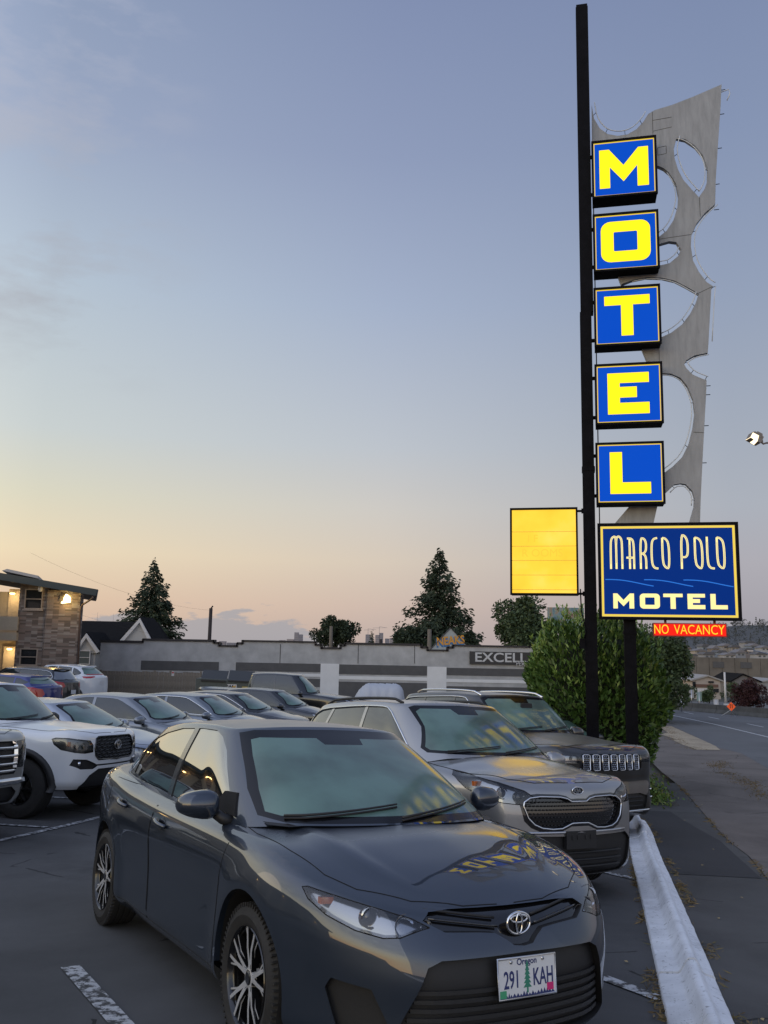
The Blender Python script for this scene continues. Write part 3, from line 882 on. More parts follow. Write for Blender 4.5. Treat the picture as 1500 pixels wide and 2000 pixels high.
def wiper(root, CS, AB, pts_y, sp):
    """wiper arm lying along the base of the screen"""
    for k, (y0, y1) in enumerate(pts_y):
        mb = MB(); P = []
        for t in np.linspace(0, 1, 8):
            y = y0 + (y1 - y0) * t; z = sp['wz'] + .055 * t
            h = CS.hit((4, abs(y), z), (-1, 0, 0))
            if h is not None: P.append((h.x + .018, y, h.z + .012))
        if len(P) > 2:
            mb.tube(P, .007, 6, taper=.005); q = [(p[0] + .002, p[1], p[2] - .014) for p in P]; mb.tube(q, .006, 4)
            mb.obj('wiper', M_BLACK, root, smooth=True)

def ring_badge(root, x, y, z, rw, rh, mt, kind):
    """oval emblem standing on the nose"""
    e = empty('badge', (x, y, z)); e.parent = root
    def oval(a, b, r, off=(0, 0), rot=0., n=28, mi=0, mb=None, xo=.006):
        pts = []
        for k in range(n):
            t = 2 * math.pi * k / n; u, v = a * math.cos(t), b * math.sin(t)
            pts.append((xo, u * math.cos(rot) - v * math.sin(rot) + off[0], u * math.sin(rot) + v * math.cos(rot) + off[1]))
        mb.tube(pts, r, 6, closed=True, mi=mi)
    mb = MB()
    oval(rw, rh, .0055, mb=mb)
    if kind == 'ovals':
        oval(rw * .72, rh * .34, .0045, (0, rh * .42), mb=mb, xo=.008)
        oval(rw * .26, rh * .90, .0045, (0, 0), mb=mb, xo=.010)
    mb.obj('ring', mt, e, smooth=True)
    if kind != 'ovals' or True:
        bk = MB(); P = [(rw * math.cos(t), rh * math.sin(t)) for t in np.linspace(0, 2 * math.pi, 24, endpoint=False)]
        bk.prism(P, -.006, .002, lambda a, b, h: (h, a, b)); bk.obj('badge_back', M_GLOSSB, e)
    return e

FACE = Matrix(((0, 0, 1, 0), (1, 0, 0, 0), (0, 1, 0, 0), (0, 0, 0, 1)))   # text plane -> faces +x, reads left to right along +y

def mk(x, y, z): return Matrix.Translation((x, y, z)) @ FACE

def lamp_inside(root, AB, items):
    """reflector bowls and projectors behind the clear lens: (x,y,z,r,kind)"""
    for sg in (1, -1):
        for (x, y, z, r, kd) in items:
            mb = MB(); h_ = AB.hit((4, y, z), (-1, 0, 0))
            if h_ is None: continue
            x = h_.x - x
            if kd == 'bowl': mb.lathe([(.001, -.03), (r * .5, -.024), (r * .85, -.006), (r, .012), (r * 1.06, .012)], 20, 'x', c=(x, y * sg, z)); m_ = M_BOWL
            elif kd == 'proj':
                mb.lathe([(.001, .014), (r * .4, .011), (r * .7, .002), (r * .78, -.01)], 20, 'x', c=(x, y * sg, z), mi=1)
                mb.lathe([(r * .8, -.012), (r * .85, .006), (r, .010), (r * 1.02, -.02)], 20, 'x', c=(x, y * sg, z), mi=0); m_ = [M_BOWL, M_GLOSSB]
            elif kd == 'amber': mb.box((x - .03, y * sg - r * 1.3, z - r * .6), (x + .002, y * sg + r * 1.3, z + r * .6)); m_ = M_AMBER
            elif kd == 'strip': mb.tube([(x + .03, (y - r) * sg, z + .012), (x, y * sg, z + .02), (x - .05, (y + r) * sg, z + .04)], .010, 6); m_ = M_WHITEP
            mb.obj('reflector' if kd != 'amber' else 'turn_signal', m_, root, smooth=True, angle=40)

# ------------------------------------------------------------------ the dark grey compact sedan (nearest car)
DLO = [(-.53, .945), (-1.05, .952), (-1.62, .968), (-2.30, 1.005), (-2.93, 1.09), (-2.90, 1.12), (-2.62, 1.255), (-2.30, 1.335), (-1.95, 1.378), (-1.55, 1.390), (-1.30, 1.385), (-1.16, 1.350), (-1.0, 1.278), (-.78, 1.135), (-.56, .985)]
def clipx(P, xlo, xhi):
    """clip polygon to a vertical band"""
    def cl(P, x, keep):
        Q = []
        for i in range(len(P)):
            a, b = P[i], P[(i + 1) % len(P)]; ia, ib = keep(a[0], x), keep(b[0], x)
            if ia: Q.append(a)
            if ia != ib: t = (x - a[0]) / (b[0] - a[0]); Q.append((x, a[1] + t * (b[1] - a[1])))
        return Q
    return cl(cl(P, xlo, lambda u, v: u >= v), xhi, lambda u, v: u <= v)

def skewcut(P, x0, k, side):
    """keep the part of P in front of (side=1) or behind (-1) the line x = x0 + k*(z-1)"""
    Q = []; f = lambda p: (p[0] - (x0 + k * (p[1] - 1.0))) * side
    for i in range(len(P)):
        a, b = P[i], P[(i + 1) % len(P)]; fa, fb = f(a), f(b)
        if fa >= 0: Q.append(a)
        if (fa >= 0) != (fb >= 0): t = fa / (fa - fb); Q.append((a[0] + t * (b[0] - a[0]), a[1] + t * (b[1] - a[1])))
    return Q

def arch_pts(xa, rt, ra, a0, a1, n=10): return [(xa + ra * math.cos(R(a)), rt + .012 + ra * math.sin(R(a))) for a in np.linspace(a0, a1, n)]

def sedan_spec(pm, hero=False, scale=1.0):
    P = paint
    reg = []
    rt = .320; ra = .368; wb = 2.70
    # hood
    hood = [(-.16, -.01), (-.16, .30), (-.24, .52), (-.38, .745), (-.20, .765), (.15, .745), (.42, .70), (.57, .62), (.72, .44), (.788, .22), (.805, -.01)]
    reg.append(dict(n='hood', ax='xy', poly=hood, mn=.45, mat=pm, sym='join', seam=True, open=[10]))
    # doors
    fd = [(-.41, .30), (-.36, .70), (-.33, .86), (-.36, .925), (-1.60, .962), (-1.60, .26), (-.44, .26)]
    rd = [(-1.614, .26), (-1.614, .962), (-2.74, 1.00), (-2.70, .88)] + arch_pts(-wb, rt, ra + .03, 88, 28, 8) + [(-2.36, .26)]
    reg.append(dict(n='door', ax='xz', poly=fd, mn=.2, mat=pm, seam=True, handle=(-1.38, .835)))
    reg.append(dict(n='door', ax='xz', poly=rd, mn=.2, mat=pm, seam=True, handle=(-2.26, .865)))
    # front face
    hl = [(-.165, .668), (-.09, .698), (.05, .728), (.22, .758), (.37, .782), (.395, .778), (.36, .738), (.27, .690), (.14, .648), (.02, .628), (-.05, .632), (-.10, .650)]
    reg.append(dict(n='headlight', ax='fc', poly=hl, mn=.1, mat=M_HOUSE, wall=M_HOUSE, inset=.055, lens=True, seam=hero))
    gb = [(-.01, .720), (.15, .720), (.30, .722), (.40, .718), (.44, .69), (.36, .650), (.20, .642), (.13, .636), (.085, .612), (.05, .588), (-.01, .582)]
    reg.append(dict(n='upper_grille', ax='yz', poly=gb, mn=.2, mat=M_GLOSSB, wall=M_BLACK, inset=.03, sym='join'))
    lg = [(-.01, .562), (.40, .555), (.455, .53), (.50, .42), (.57, .255), (.50, .235), (-.01, .225)]
    reg.append(dict(n='lower_grille', ax='yz', poly=lg, mn=.2, mat=M_BLACK, wall=M_BLACK, inset=.045, sym='join'))
    fg = [(.06, .44), (.235, .46), (.26, .42), (.20, .27), (.02, .25), (-.02, .30)]
    reg.append(dict(n='fog_lamp_recess', ax='fc', poly=fg, mn=.2, mat=M_BLACK, wall=M_BLACK, inset=.03))
    tl = [(-.28, .80), (-.22, .93), (.10, .965), (.42, 1.0), (.40, .93), (.24, .82), (.05, .77)]
    reg.append(dict(n='taillight', ax='rc', poly=[(a - 1.76, b - .02) for a, b in tl], mn=.1, mat=M_TAIL))
    # glass
    ws = [(-.01, .962), (.35, .958), (.60, .955), (.685, .985), (.645, 1.10), (.575, 1.27), (.53, 1.365), (.47, 1.388), (.2, 1.402), (-.01, 1.404)]
    ws_in = [(-.01, 1.0), (.35, .998), (.62, .993), (.668, 1.005), (.642, 1.10), (.575, 1.26), (.530, 1.345), (.48, 1.358), (.15, 1.362), (.13, 1.328), (-.01, 1.328)]
    ws = [(-.01, .972), (.35, .970), (.62, .966), (.70, .985), (.680, 1.10), (.605, 1.28), (.558, 1.380), (.48, 1.398), (.2, 1.408), (-.01, 1.410)]
    reg.append(dict(n='windshield', sh='C', ax='yz', poly=ws_in, mn=.2, mat=M_SCREEN, sym='join', box=lambda c: c.x > -1.4))
    reg.append(dict(n='windshield_border', sh='C', ax='yz', poly=ws, mn=.2, mat=M_FRIT, sym='join', box=lambda c: c.x > -1.4))
    rw = [(-.01, 1.08), (.50, 1.08), (.60, 1.10), (.50, 1.28), (.44, 1.315), (-.01, 1.33)]
    reg.append(dict(n='rear_window', sh='C', ax='ryz', poly=rw, mn=.2, mat=M_SCREEN, sym='join', box=lambda c: c.x < -2.3))
    A_ = skewcut(skewcut(DLO, -1.575, -.10, 1), 0, 0, -1)
    B_ = skewcut(skewcut(DLO, -1.655, -.10, -1), -2.60, .25, 1)
    C_ = skewcut(DLO, -2.62, .25, -1)
    for q in (A_, B_, C_):
        reg.append(dict(n='side_window', sh='C', ax='xz', poly=q, mn=.2, mat=M_GLASS, inset=.006, wall=M_BLACK))
    sp = dict(paint=pm, wb=wb, rt=rt, ra=ra, rr=.222 if hero else .205, yw=.888 - .02, flare=.02, gapr=.0026 if hero else .004,
        res=(190, 44, 20, 120, 30) if hero else (84, 20, 9, 60, 16),
        plan=[(.965, 0, .185, .718), (.952, .22, .185, .720), (.905, .43, .185, .732), (.775, .625, .185, .755), (.575, .775, .185, .790), (.33, .862, .185, .845), (0, .884, .19, .900), (-.5, .888, .20, .925), (-1.2, .890, .205, .938), (-2.0, .890, .205, .965), (-2.7, .882, .21, 1.015), (-3.15, .835, .22, 1.035), (-3.48, .70, .24, 1.045), (-3.64, .44, .25, 1.05), (-3.685, 0, .25, 1.055)],
        fprof=[(0, .11), (.06, .045), (.13, .02), (.3, .012), (.5, .0), (.66, .015), (.8, .05), (.9, .085), (.96, .115), (1, .155)],
        sprof=[(0, .075), (.05, .045), (.12, .028), (.25, .024), (.45, .018), (.62, .006), (.72, .0), (.82, .006), (.90, .022), (.96, .05), (1, .105)],
        rprof=[(0, .13), (.08, .05), (.3, .0), (.5, .0), (.62, .03), (.8, .035), (.93, .03), (1, .09)],
        deck=[(.81, .720), (.68, .795), (.45, .886), (.15, .958), (-.12, .975), (-.5, 1.0), (-2.0, 1.02), (-3.0, 1.075), (-3.3, 1.095), (-3.58, 1.075)],
        crease=[(.30, .055, .012, -.25, .70), (.70, .22, -.006, -.2, .6)],
        gb=[(.04, 0, .965), (-.01, .36, .962), (-.14, .60, .955), (-.42, .765, .925), (-1.0, .785, .915), (-1.9, .785, .935), (-2.6, .755, .99), (-2.98, .68, 1.02), (-3.16, .46, 1.05), (-3.22, 0, 1.06)],
        gt=[(-.965, 0, 1.425), (-.985, .30, 1.421), (-1.03, .47, 1.412), (-1.14, .575, 1.405), (-1.45, .60, 1.418), (-1.9, .605, 1.418), (-2.25, .590, 1.398), (-2.48, .555, 1.37), (-2.56, .35, 1.382), (-2.58, 0, 1.388)],
        roof=[(-.96, 1.425), (-1.3, 1.449), (-1.7, 1.457), (-2.1, 1.448), (-2.6, 1.388)],
        bow=.022, redge=.045, wz=.985, regions=reg, wheel='hero' if hero else 'five', mirror=((-.60, .985, .985), 1.0, pm), trims=[])
    return sp

def corolla_extras(root, AB, CS, onsurf, sp):
    # black frit band round the screen and behind the mirror
    # slats
    for i in range(6):
        mb = MB(); z = .262 + i * .034; hw = .53 - .27 * (z - .25)
        P = []
        for y in np.linspace(-hw, hw, 15):
            h = AB.hit((4, abs(y), z), (-1, 0, 0))
            if h is not None: P.append((h.x - .028, y, z))
        for p in range(len(P) - 1):
            a, b = P[p], P[p + 1]
            mb.add([(a[0], a[1], z - .008), (a[0], a[1], z + .008), (b[0], b[1], z + .008), (b[0], b[1], z - .008), (a[0] - .02, a[1], z - .004), (a[0] - .02, a[1], z + .004), (b[0] - .02, b[1], z + .004), (b[0] - .02, b[1], z - .004)],
                   [(0, 3, 2, 1), (1, 2, 6, 5), (0, 4, 7, 3)])
        mb.obj('slat', M_BLACK, root)
    for i in range(2):
        mb = MB(); P = []
        for y in np.linspace(.10, .41, 9):
            z = .655 + i * .030 + .13 * (y - .1)
            h = AB.hit((4, y, z), (-1, 0, 0)); P.append((h.x - .012, y, z))
        for sg in (1, -1):
            mb = MB(); mb.tube([(p[0], p[1] * sg, p[2]) for p in P], .006, 6); mb.obj('grille_bar', M_BLACK if i else M_GLOSSB, root, smooth=True)
    # bright lower edge of the black band
    h = AB.hit((4, 0, .664), (-1, 0, 0))
    ring_badge(root, h.x + .006, 0, .664, .062, .043, M_CHROME, 'ovals')
    lamp_inside(root, AB, [(.045, .50, .668, .044, 'bowl'), (.045, .61, .690, .044, 'proj'), (.05, .73, .735, .022, 'amber'), (.035, .42, .668, .024, 'bowl')])
    # number plate
    h = AB.hit((4, 0, .47), (-1, 0, 0)); px = h.x - .02
    e = plate(root, px, .468, 0, rx=-.06)
    ink = mat('plate ink navy', (.02, .03, .12), .5); grn = mat('plate tree green', (.03, .20, .13), .6)
    text_obj('291', 'plate_number', .092, ink, e, mk(.0045, -.082, -.008), .0006, sx=.62, bold=.0012)
    text_obj('KAH', 'plate_number', .092, ink, e, mk(.0045, .086, -.008), .0006, sx=.60, bold=.0012)
    text_obj('Oregon', 'plate_state_name', .034, ink, e, mk(.0045, 0, .058), .0006, bold=.0006)
    t = MB()
    t.prism([(-.004, -.06), (.004, -.06), (.004, -.03), (-.004, -.03)], .004, .0052, lambda a, b, h: (h, a, b))
    for k in range(6):
        z = -.04 + k * .016; w = .022 - k * .0028
        t.prism([(-w, z), (w, z), (0, z + .024)], .004, .0050 + k * .0002, lambda a, b, h: (h, a, b))
    t.obj('plate_tree', grn, e)
    m = MB()
    rnd = random.Random(3)
    x = -.145
    while x < .125:
        w = .012 + rnd.random() * .012; m.prism([(x, -.072), (x + w, -.072), (x + w * .5, -.072 + .010 + rnd.random() * .012)], .004, .0048, lambda a, b, h: (h, a, b)); x += w * .8
    m.obj('plate_mountain_print', ink, e)
    s = MB(); s.prism([(.105, -.062), (.140, -.062), (.140, -.034), (.105, -.034)], .004, .0055, lambda a, b, h: (h, a, b)); s.obj('year_sticker', mat('sticker magenta', (.55, .02, .15), .5), e)
    s = MB(); s.prism([(-.145, -.070), (-.112, -.070), (-.112, -.042), (-.145, -.042)], .004, .0055, lambda a, b, h: (h, a, b)); s.obj('month_sticker', mat('sticker green', (.05, .30, .15), .5), e)
    for sgy in (-1, 1):
        bmb = MB(); bmb.lathe([(.001, .009), (.007, .008), (.008, .003)], 10, 'x', c=(0, sgy * .085, .062)); bmb.obj('bolt', M_SATIN, e, smooth=True)
    # frame of the plate
    f = MB(); f.tube([(.004, -.154, -.076), (.004, -.154, .076), (.004, .154, .076), (.004, .154, -.076)], .005, 6, closed=True); f.obj('plate_frame', M_SATIN, e, smooth=True)
    wiper(root, CS, AB, [(-.62, -.02), (-.05, .52)], sp)
    # cowl
    mb = MB(); P1 = []; P2 = []
    for y in np.linspace(-.70, .70, 21):
        z = .957; h = CS.hit((4, abs(y), z), (-1, 0, 0))
        if h is None: continue
        P1.append((h.x + .012, y, h.z + .006)); P2.append((h.x + .075, y, h.z - .003))
    n = len(P1); mb.add(P1 + P2, [(i, i + 1, n + i + 1, n + i) for i in range(n - 1)]); mb.obj('cowl', M_BLACK, root)
    # black trim along the window line and the mirror triangle
    for sg in (1, -1):
        mb = MB(); pts = [(-.50, .965), (-.60, 1.075), (-.72, 1.075), (-.80, .985)]
        vs = []
        for p in pts:
            h = CS.hit((p[0], 3, p[1]), (0, -1, 0)); y = h.y if h is not None else .77
            vs += [(p[0], (y + .014) * sg, p[1])]
        vs2 = [(v[0], v[1] - .02 * sg, v[2]) for v in vs]
        mb.add(vs + vs2, [(0, 1, 2, 3), (4, 7, 6, 5), (0, 4, 5, 1), (1, 5, 6, 2), (2, 6, 7, 3), (3, 7, 4, 0)]); mb.obj('mirror_base', M_LINER, root)

def frit_band(poly, w_top, w_side, w_bot, notch=None):
    pass
def fcu(x, y): return -.6 * x + .8 * y
def rcu(x, y): return .6 * x + .8 * y

def veh_spec(pm, fo=.93, wb=2.7, ro=.95, hw=.90, zf=.80, zc=1.0, zb=.97, zr=1.03, H=1.46, xw=-.05, xt=-.95, xrt=-2.55, xrb=-3.2, rt=.33, rr=.215,
             z0=.2, zdk=None, pillars=(-1.75, -2.62), roofy=.60, baseh=None, flare=.015, lamp=None, tail=None, hoodin=.10, wheel='five', mir=None, res=(96, 22, 9, 64, 16), screen=None,
             frt=.10, boxy=0., regions=(), extras=(), trims=(), chrome_dlo=False, cladding=None, seams=True, fpro=None, tw=.225):
    zdk = zdk or zr + .04; rc = -(wb + ro); baseh = baseh or hw - .11; reg = []
    b = boxy
    plan = [(fo, 0, z0, zf), (fo - .012, .25, z0, zf), (fo - .05, .48, z0, zf + .004), (fo - .16 + .06 * b, .72 * hw / .9, z0, zf + .02), (fo - .36 + .10 * b, (hw - .075), z0, zf + .05),
            (fo - .62, hw - .022, z0, zf + .4 * (zb - zf)), (0, hw - .004, z0 + .01, zf + .65 * (zb - zf)), (-.5, hw, z0 + .015, zb), (-1.2, hw, z0 + .02, zb + .2 * (zr - zb)), (-wb * .75, hw, z0 + .02, zb + .6 * (zr - zb)),
            (-wb, hw - .008, z0 + .02, zr), (rc + ro * .50, hw - .045, z0 + .03, zr), (rc + ro * .22, hw - .17 + .07 * b, z0 + .05, zr), (rc + .045, .45, z0 + .06, zr), (rc, 0, z0 + .06, zr)]
    fpro = fpro or [(0, .10), (.07, .04), (.15, .015), (.4, 0.), (.65, 0.), (.8, .012), (.9, .03), (.96, .05), (1, .09)]
    # hood and doors
    zt_ = zf + .3
    hood = [(xw - .02, -.01), (xw - .04, .35), (xw - .14, .58), (xw - .30, baseh - .03), (xw - .1, hw - .135), (fo - .75, hw - .15), (fo - .45, hw - .19), (fo - .24, .60 * hw / .9), (fo - .135, .40), (fo - .105, -.01)]
    if seams: reg.append(dict(n='hood', ax='xy', poly=hood, mn=.45, mat=pm, sym='join', seam=True, open=[9]))
    ra = rt + .05
    p0 = pillars[0]
    fd = [(-.46, z0 + .12), (-.42, zb - .1), (-.46, zb + .0), (p0, zb + .3 * (zr - zb)), (p0, z0 + .09), (-.49, z0 + .09)]
    reg.append(dict(n='door', ax='xz', poly=fd, mn=.15, mat=pm, seam=seams, handle=(p0 + .17, zb - .12)))
    if len(pillars) > 1:
        p1 = pillars[1]
        rd = [(p0 - .014, z0 + .09), (p0 - .014, zb + .3 * (zr - zb)), (p1 - .12, zr - .02), (p1 - .05, zr - .16)] + ([q for q in arch_pts(-wb, rt, ra + .03, 88, 20, 7) if q[0] > p1 - .1] if -wb + ra > p1 else []) + [(max(p1 - .02, -wb + ra + .03), z0 + .09)]
        reg.append(dict(n='door', ax='xz', poly=rd, mn=.15, mat=pm, seam=seams, handle=(p1 + .12, zb - .09)))
    reg += list(regions)
    # glass
    ty = roofy - .07; s_ = screen or (zc + .03, H - .10)
    by = baseh - .12
    wi = [(-.01, s_[0]), (by * .6, s_[0]), (by + .0, s_[0] + .005), (by + .015, s_[0] + .03), (by - .035 - (by - ty) * .5, (s_[0] + s_[1]) / 2 + .02), (ty - .018, s_[1] - .03), (ty - .08, s_[1]), (.16, s_[1] + .006), (.13, s_[1] - .05), (-.01, s_[1] - .05)]
    wo = [(-.01, s_[0] - .028), (by * .6, s_[0] - .028), (by + .03, s_[0] - .02), (by + .045, s_[0] + .02), (by - .01 - (by - ty) * .5, (s_[0] + s_[1]) / 2 + .02), (ty + .01, s_[1] + .01), (ty - .05, s_[1] + .03), (-.01, s_[1] + .045)]
    reg.append(dict(n='windshield', sh='C', ax='yz', poly=wi, mn=.15, mat=M_SCREEN, sym='join', box=lambda c: c.x > xt - .4))
    reg.append(dict(n='windshield_border', sh='C', ax='yz', poly=wo, mn=.15, mat=M_FRIT, sym='join', box=lambda c: c.x > xt - .4))
    ri = [(-.01, zr + .06), (by - .04, zr + .06), (by, zr + .09), (ty, H - .16), (ty - .06, H - .13), (-.01, H - .125)]
    reg.append(dict(n='rear_window', sh='C', ax='ryz', poly=ri, mn=.15, mat=M_SCREEN if tail != 'dark' else M_GLASS, sym='join', box=lambda c: c.x < xrt + .3))
    k = (xt - xw) / (H - zc)
    xe = xrt - .02
    D = [(xw - .50, zb + .035), (-1.1, zb + .04), (p0, zb + .04 + .4 * (zr - zb)), ((xrb + xrt) / 2 + .22, zr + .05), ((xrb + xrt) / 2 + .10, zr + .12), (xe + .08, H - .20), (xe + .30, H - .125), (p0 - .2, H - .085), (xt - .45, H - .085), (xt - .28, H - .105), ((xw - .5 + xt - .28) / 2 - .02, (zb + H) / 2 + .0), (xw - .53, zb + .07)]
    if chrome_dlo: trims = list(trims) + [('window_trim', M_CHROME, 'xz', smooth_poly(D), .011, True, 'pair', 'C')]
    cuts = list(pillars); prev = None; Q = smooth_poly(D)
    segs = []
    rest = Q
    for ci, pc in enumerate(cuts):
        kk = -.10 if ci == 0 else .2
        a_ = skewcut(rest, pc + .03, kk, 1); rest = skewcut(rest, pc - .03, kk, -1); segs.append(a_)
    segs.append(rest)
    for q in segs:
        if len(q) > 2 and max(p[0] for p in q) - min(p[0] for p in q) > .08:
            reg.append(dict(n='side_window', sh='C', ax='xz', poly=q, mn=.15, mat=M_GLASS2, inset=.005, wall=M_BLACK))
    gb = [(xw, 0, zc - .03), (xw - .045, .36, zc - .03), (xw - .17, .60 * hw / .9, zc - .035), (xw - .42, baseh, zb - .01), (xw - .95, baseh + .01, zb - .01), ((xw + xrb) / 2, baseh + .01, zb), (xrb + .5, baseh - .01, zr - .03), (xrb + .20, baseh - .08, zr - .01), (xrb + .04, .46, zr), (xrb, 0, zr + .005)]
    gt = [(xt, 0, H - .035), (xt - .025, .32, H - .04), (xt - .07, roofy - .12, H - .047), (xt - .19, roofy - .02, H - .054), (xt - .5, roofy, H - .040), ((xt + xrt) / 2 - .1, roofy, H - .040), (xrt + .36, roofy - .015, H - .062), (xrt + .10, roofy - .055, H - .088), (xrt + .02, .37, H - .080), (xrt, 0, H - .075)]
    roof = [(xt + .01, H - .035), (xt - .35, H - .010), ((xt + xrt) / 2, H), (xrt + .5, H - .016), (xrt - .01, H - .075)]
    dk = [(fo - .09, zf + .002), (fo - .25, zf + .062), (fo - .55, zf + .55 * (zc - zf) + .01), (xw, zc), (xw - .4, zc + .01), (xrb + .3, zr + .02), (xrb - .02, zdk), (rc + .12, zdk - .02)] if xrb - rc > .4 else [(fo - .09, zf + .002), (fo - .25, zf + .062), (fo - .55, zf + .55 * (zc - zf) + .01), (xw, zc), (xw - .4, zc + .01), (xrb + .3, zr + .01), (rc + .05, zr + .02)]
    return dict(paint=pm, wb=wb, rt=rt, ra=ra, rr=rr, yw=hw - .02, flare=flare, gapr=.004, res=res, plan=plan, fprof=fpro,
                sprof=[(0, .07), (.06, .04), (.14, .022), (.3, .020), (.5, .012), (.68, .002), (.78, .0), (.86, .006), (.92, .02), (.97, .05), (1, .09)],
                rprof=[(0, .12), (.08, .05), (.25, .0), (.5, .0), (.7, .015), (.85, .03), (.95, .04), (1, .08)],
                deck=dk, dp=2.4, crease=[(.42, .09, .010, xw, fo - .25)], gb=gb, gt=gt, roof=roof, bow=.02, redge=.05, wz=s_[0] - .01, regions=reg, wheel=wheel,
                mirror=mir or ((xw - .56, hw + .09, zb + .04), 1.0, pm), trims=list(trims), extras=list(extras), cladding=cladding, tw=tw)

def hits(AB, y, z, rear=False):
    h = AB.hit((6, abs(y), z), (-1, 0, 0)) if not rear else AB.hit((-9, abs(y), z), (1, 0, 0))
    return h.x if h is not None else None

def std_wipers(root, AB, CS, onsurf, sp): wiper(root, CS, AB, [(-.60, -.02), (-.02, .55)], sp)

def bars(root, AB, name, m_, y0, y1, zs, r, off=-.02, flat=None):
    """horizontal bars following the nose"""
    for z in zs:
        P = []
        for y in np.linspace(y0, y1, 15):
            x = hits(AB, y, z)
            if x is not None: P.append((x + off, y, z))
        if len(P) > 2:
            mb = MB(); mb.tube(P, r, 6); mb.obj(name, m_, root, smooth=True)

# ---- grey crossover with the wide notched grille
def kia():
    pm = paint('warm grey paint', (.33, .325, .32), .7, .34)
    g = [(-.01, .838), (.085, .838), (.13, .862), (.20, .875), (.40, .880), (.50, .868), (.555, .835), (.565, .80), (.53, .71), (.47, .655), (.40, .628), (.30, .618), (.20, .622), (.13, .648), (.09, .662), (-.01, .664)]
    go = [(y * 1.04 + (.012 if y > .3 else 0), z + (.022 if z > .75 else -.026)) for y, z in g]; go[0] = (-.01, .862); go[-1] = (-.01, .636)
    hl = [(fcu(.86, .46), .865), (fcu(.80, .54), .925), (fcu(.66, .70), .985), (fcu(.42, .86), 1.035), (fcu(.26, .90), 1.052), (fcu(.27, .90) + .01, 1.015), (fcu(.42, .88), .925), (fcu(.58, .82), .862), (fcu(.72, .70), .825), (fcu(.82, .57), .812), (fcu(.87, .47), .828)]
    lw = [(-.01, .555), (.30, .560), (.62, .565), (.72, .50), (.66, .30), (.60, .235), (-.01, .225)]
    rg = [dict(n='grille', ax='yz', poly=g, mn=.2, mat=M_GLOSSB, wall=M_BLACK, inset=.035, sym='join'),
          dict(n='grille_surround', ax='yz', poly=go, mn=.2, mat=M_GLOSSB, sym='join'),
          dict(n='headlight', ax='fc', poly=hl, mn=.05, mat=M_HOUSE, wall=M_GLOSSB, inset=.05, lens=True, seam=True),
          dict(n='lower_grille', ax='yz', poly=lw, mn=.15, mat=M_BLACK, wall=M_BLACK, inset=.03, sym='join')]
    def ex(root, AB, CS, onsurf, sp):
        P = []
        for i in range(len(g)):
            a, b_ = g[i], g[(i + 1) % len(g)]
            if i == len(g) - 1: break
            for k in range(4):
                y, z = a[0] + (b_[0] - a[0]) * k / 4, a[1] + (b_[1] - a[1]) * k / 4
                if y < 0: y = 0
                x = hits(AB, y, z); P.append((x + .004, y, z))
        full = P + [(p[0], -p[1], p[2]) for p in reversed(P)]
        mb = MB(); mb.tube(full, .0068, 6, closed=True); mb.obj('grille_trim', M_CHROME, root, smooth=True)
        gl = mat('grille mesh plastic', (.03, .03, .032), .25, 0, .5)
        for r_ in range(8):
            z = .642 + r_ * .032
            for c in range(-16, 17):
                y = (c + .5 * (r_ % 2)) * .036
                if not in_poly(abs(y), z, [(a * .965, (b_ - .75) * .9 + .75) for a, b_ in g]): continue
                x = hits(AB, y, z) - .024
                mb = MB(); mb.add([(x, y - .019, z), (x, y, z + .008), (x, y + .019, z), (x, y, z - .008), (x + .010, y, z + .002)], [(0, 1, 4), (1, 2, 4), (2, 3, 4), (3, 0, 4)])
                if r_ == 0 and c == -99: pass
                if 'k' not in ex.__dict__: ex.k = None
                mb.obj('grille_stud', gl, root, recalc=False)
        x = hits(AB, 0, .925); e = ring_badge(root, x + .006, 0, .925, .062, .031, M_CHROME, 'plain')
        text_obj('KIA', 'badge_lettering', .050, M_CHROME, e, mk(.003, 0, 0), .002, bold=.0015, sx=1.05)
        lamp_inside(root, AB, [(.035, .57, .868, .050, 'proj'), (.045, .70, .900, .050, 'proj'), (.05, .82, .965, .032, 'amber')])
        x = hits(AB, 0, .52)
        mb = MB(); mb.box((x - .03, -.17, .455), (x + .012, .17, .60));
        for yy in (-.10, -.04, .05, .11): mb.box((x + .012, yy - .012, .53), (x + .018, yy + .012, .565))
        mb.obj('plate_bracket', M_BLACK, root)
        bars(root, AB, 'slat', M_BLACK, -.55, .55, [.30, .36, .42], .010, -.012)
        bars(root, AB, 'bumper_trim', M_SATIN, -.60, .60, [.59], .012, .002)
        std_wipers(root, AB, CS, onsurf, sp)
        for sg in (1, -1):
            mb = MB(); P = []
            for x in np.linspace(-1.15, -2.85, 12):
                h = CS.hit((x, .555, 3), (0, 0, -1)); 
                if h is not None: P.append((x, .555 * sg, h.z + .035 - (.03 if x in (-1.15, -2.85) else 0)))
            mb.tube(P, .016, 6); mb.obj('roof_rail', M_BLACK, root, smooth=True)
    return veh_spec(pm, fo=.90, wb=2.67, ro=.91, hw=.928, zf=.975, zc=1.165, zb=1.085, zr=1.16, H=1.69, xw=-.03, xt=-.95, xrt=-3.05, xrb=-3.38, rt=.352, rr=.235, z0=.22,
                    pillars=(-1.66, -2.62), roofy=.645, baseh=.815, regions=rg, extras=[ex], chrome_dlo=True, res=(130, 34, 14, 90, 24), boxy=.2, cladding=.055, mir=((-.58, 1.03, 1.10), 1.08, pm))

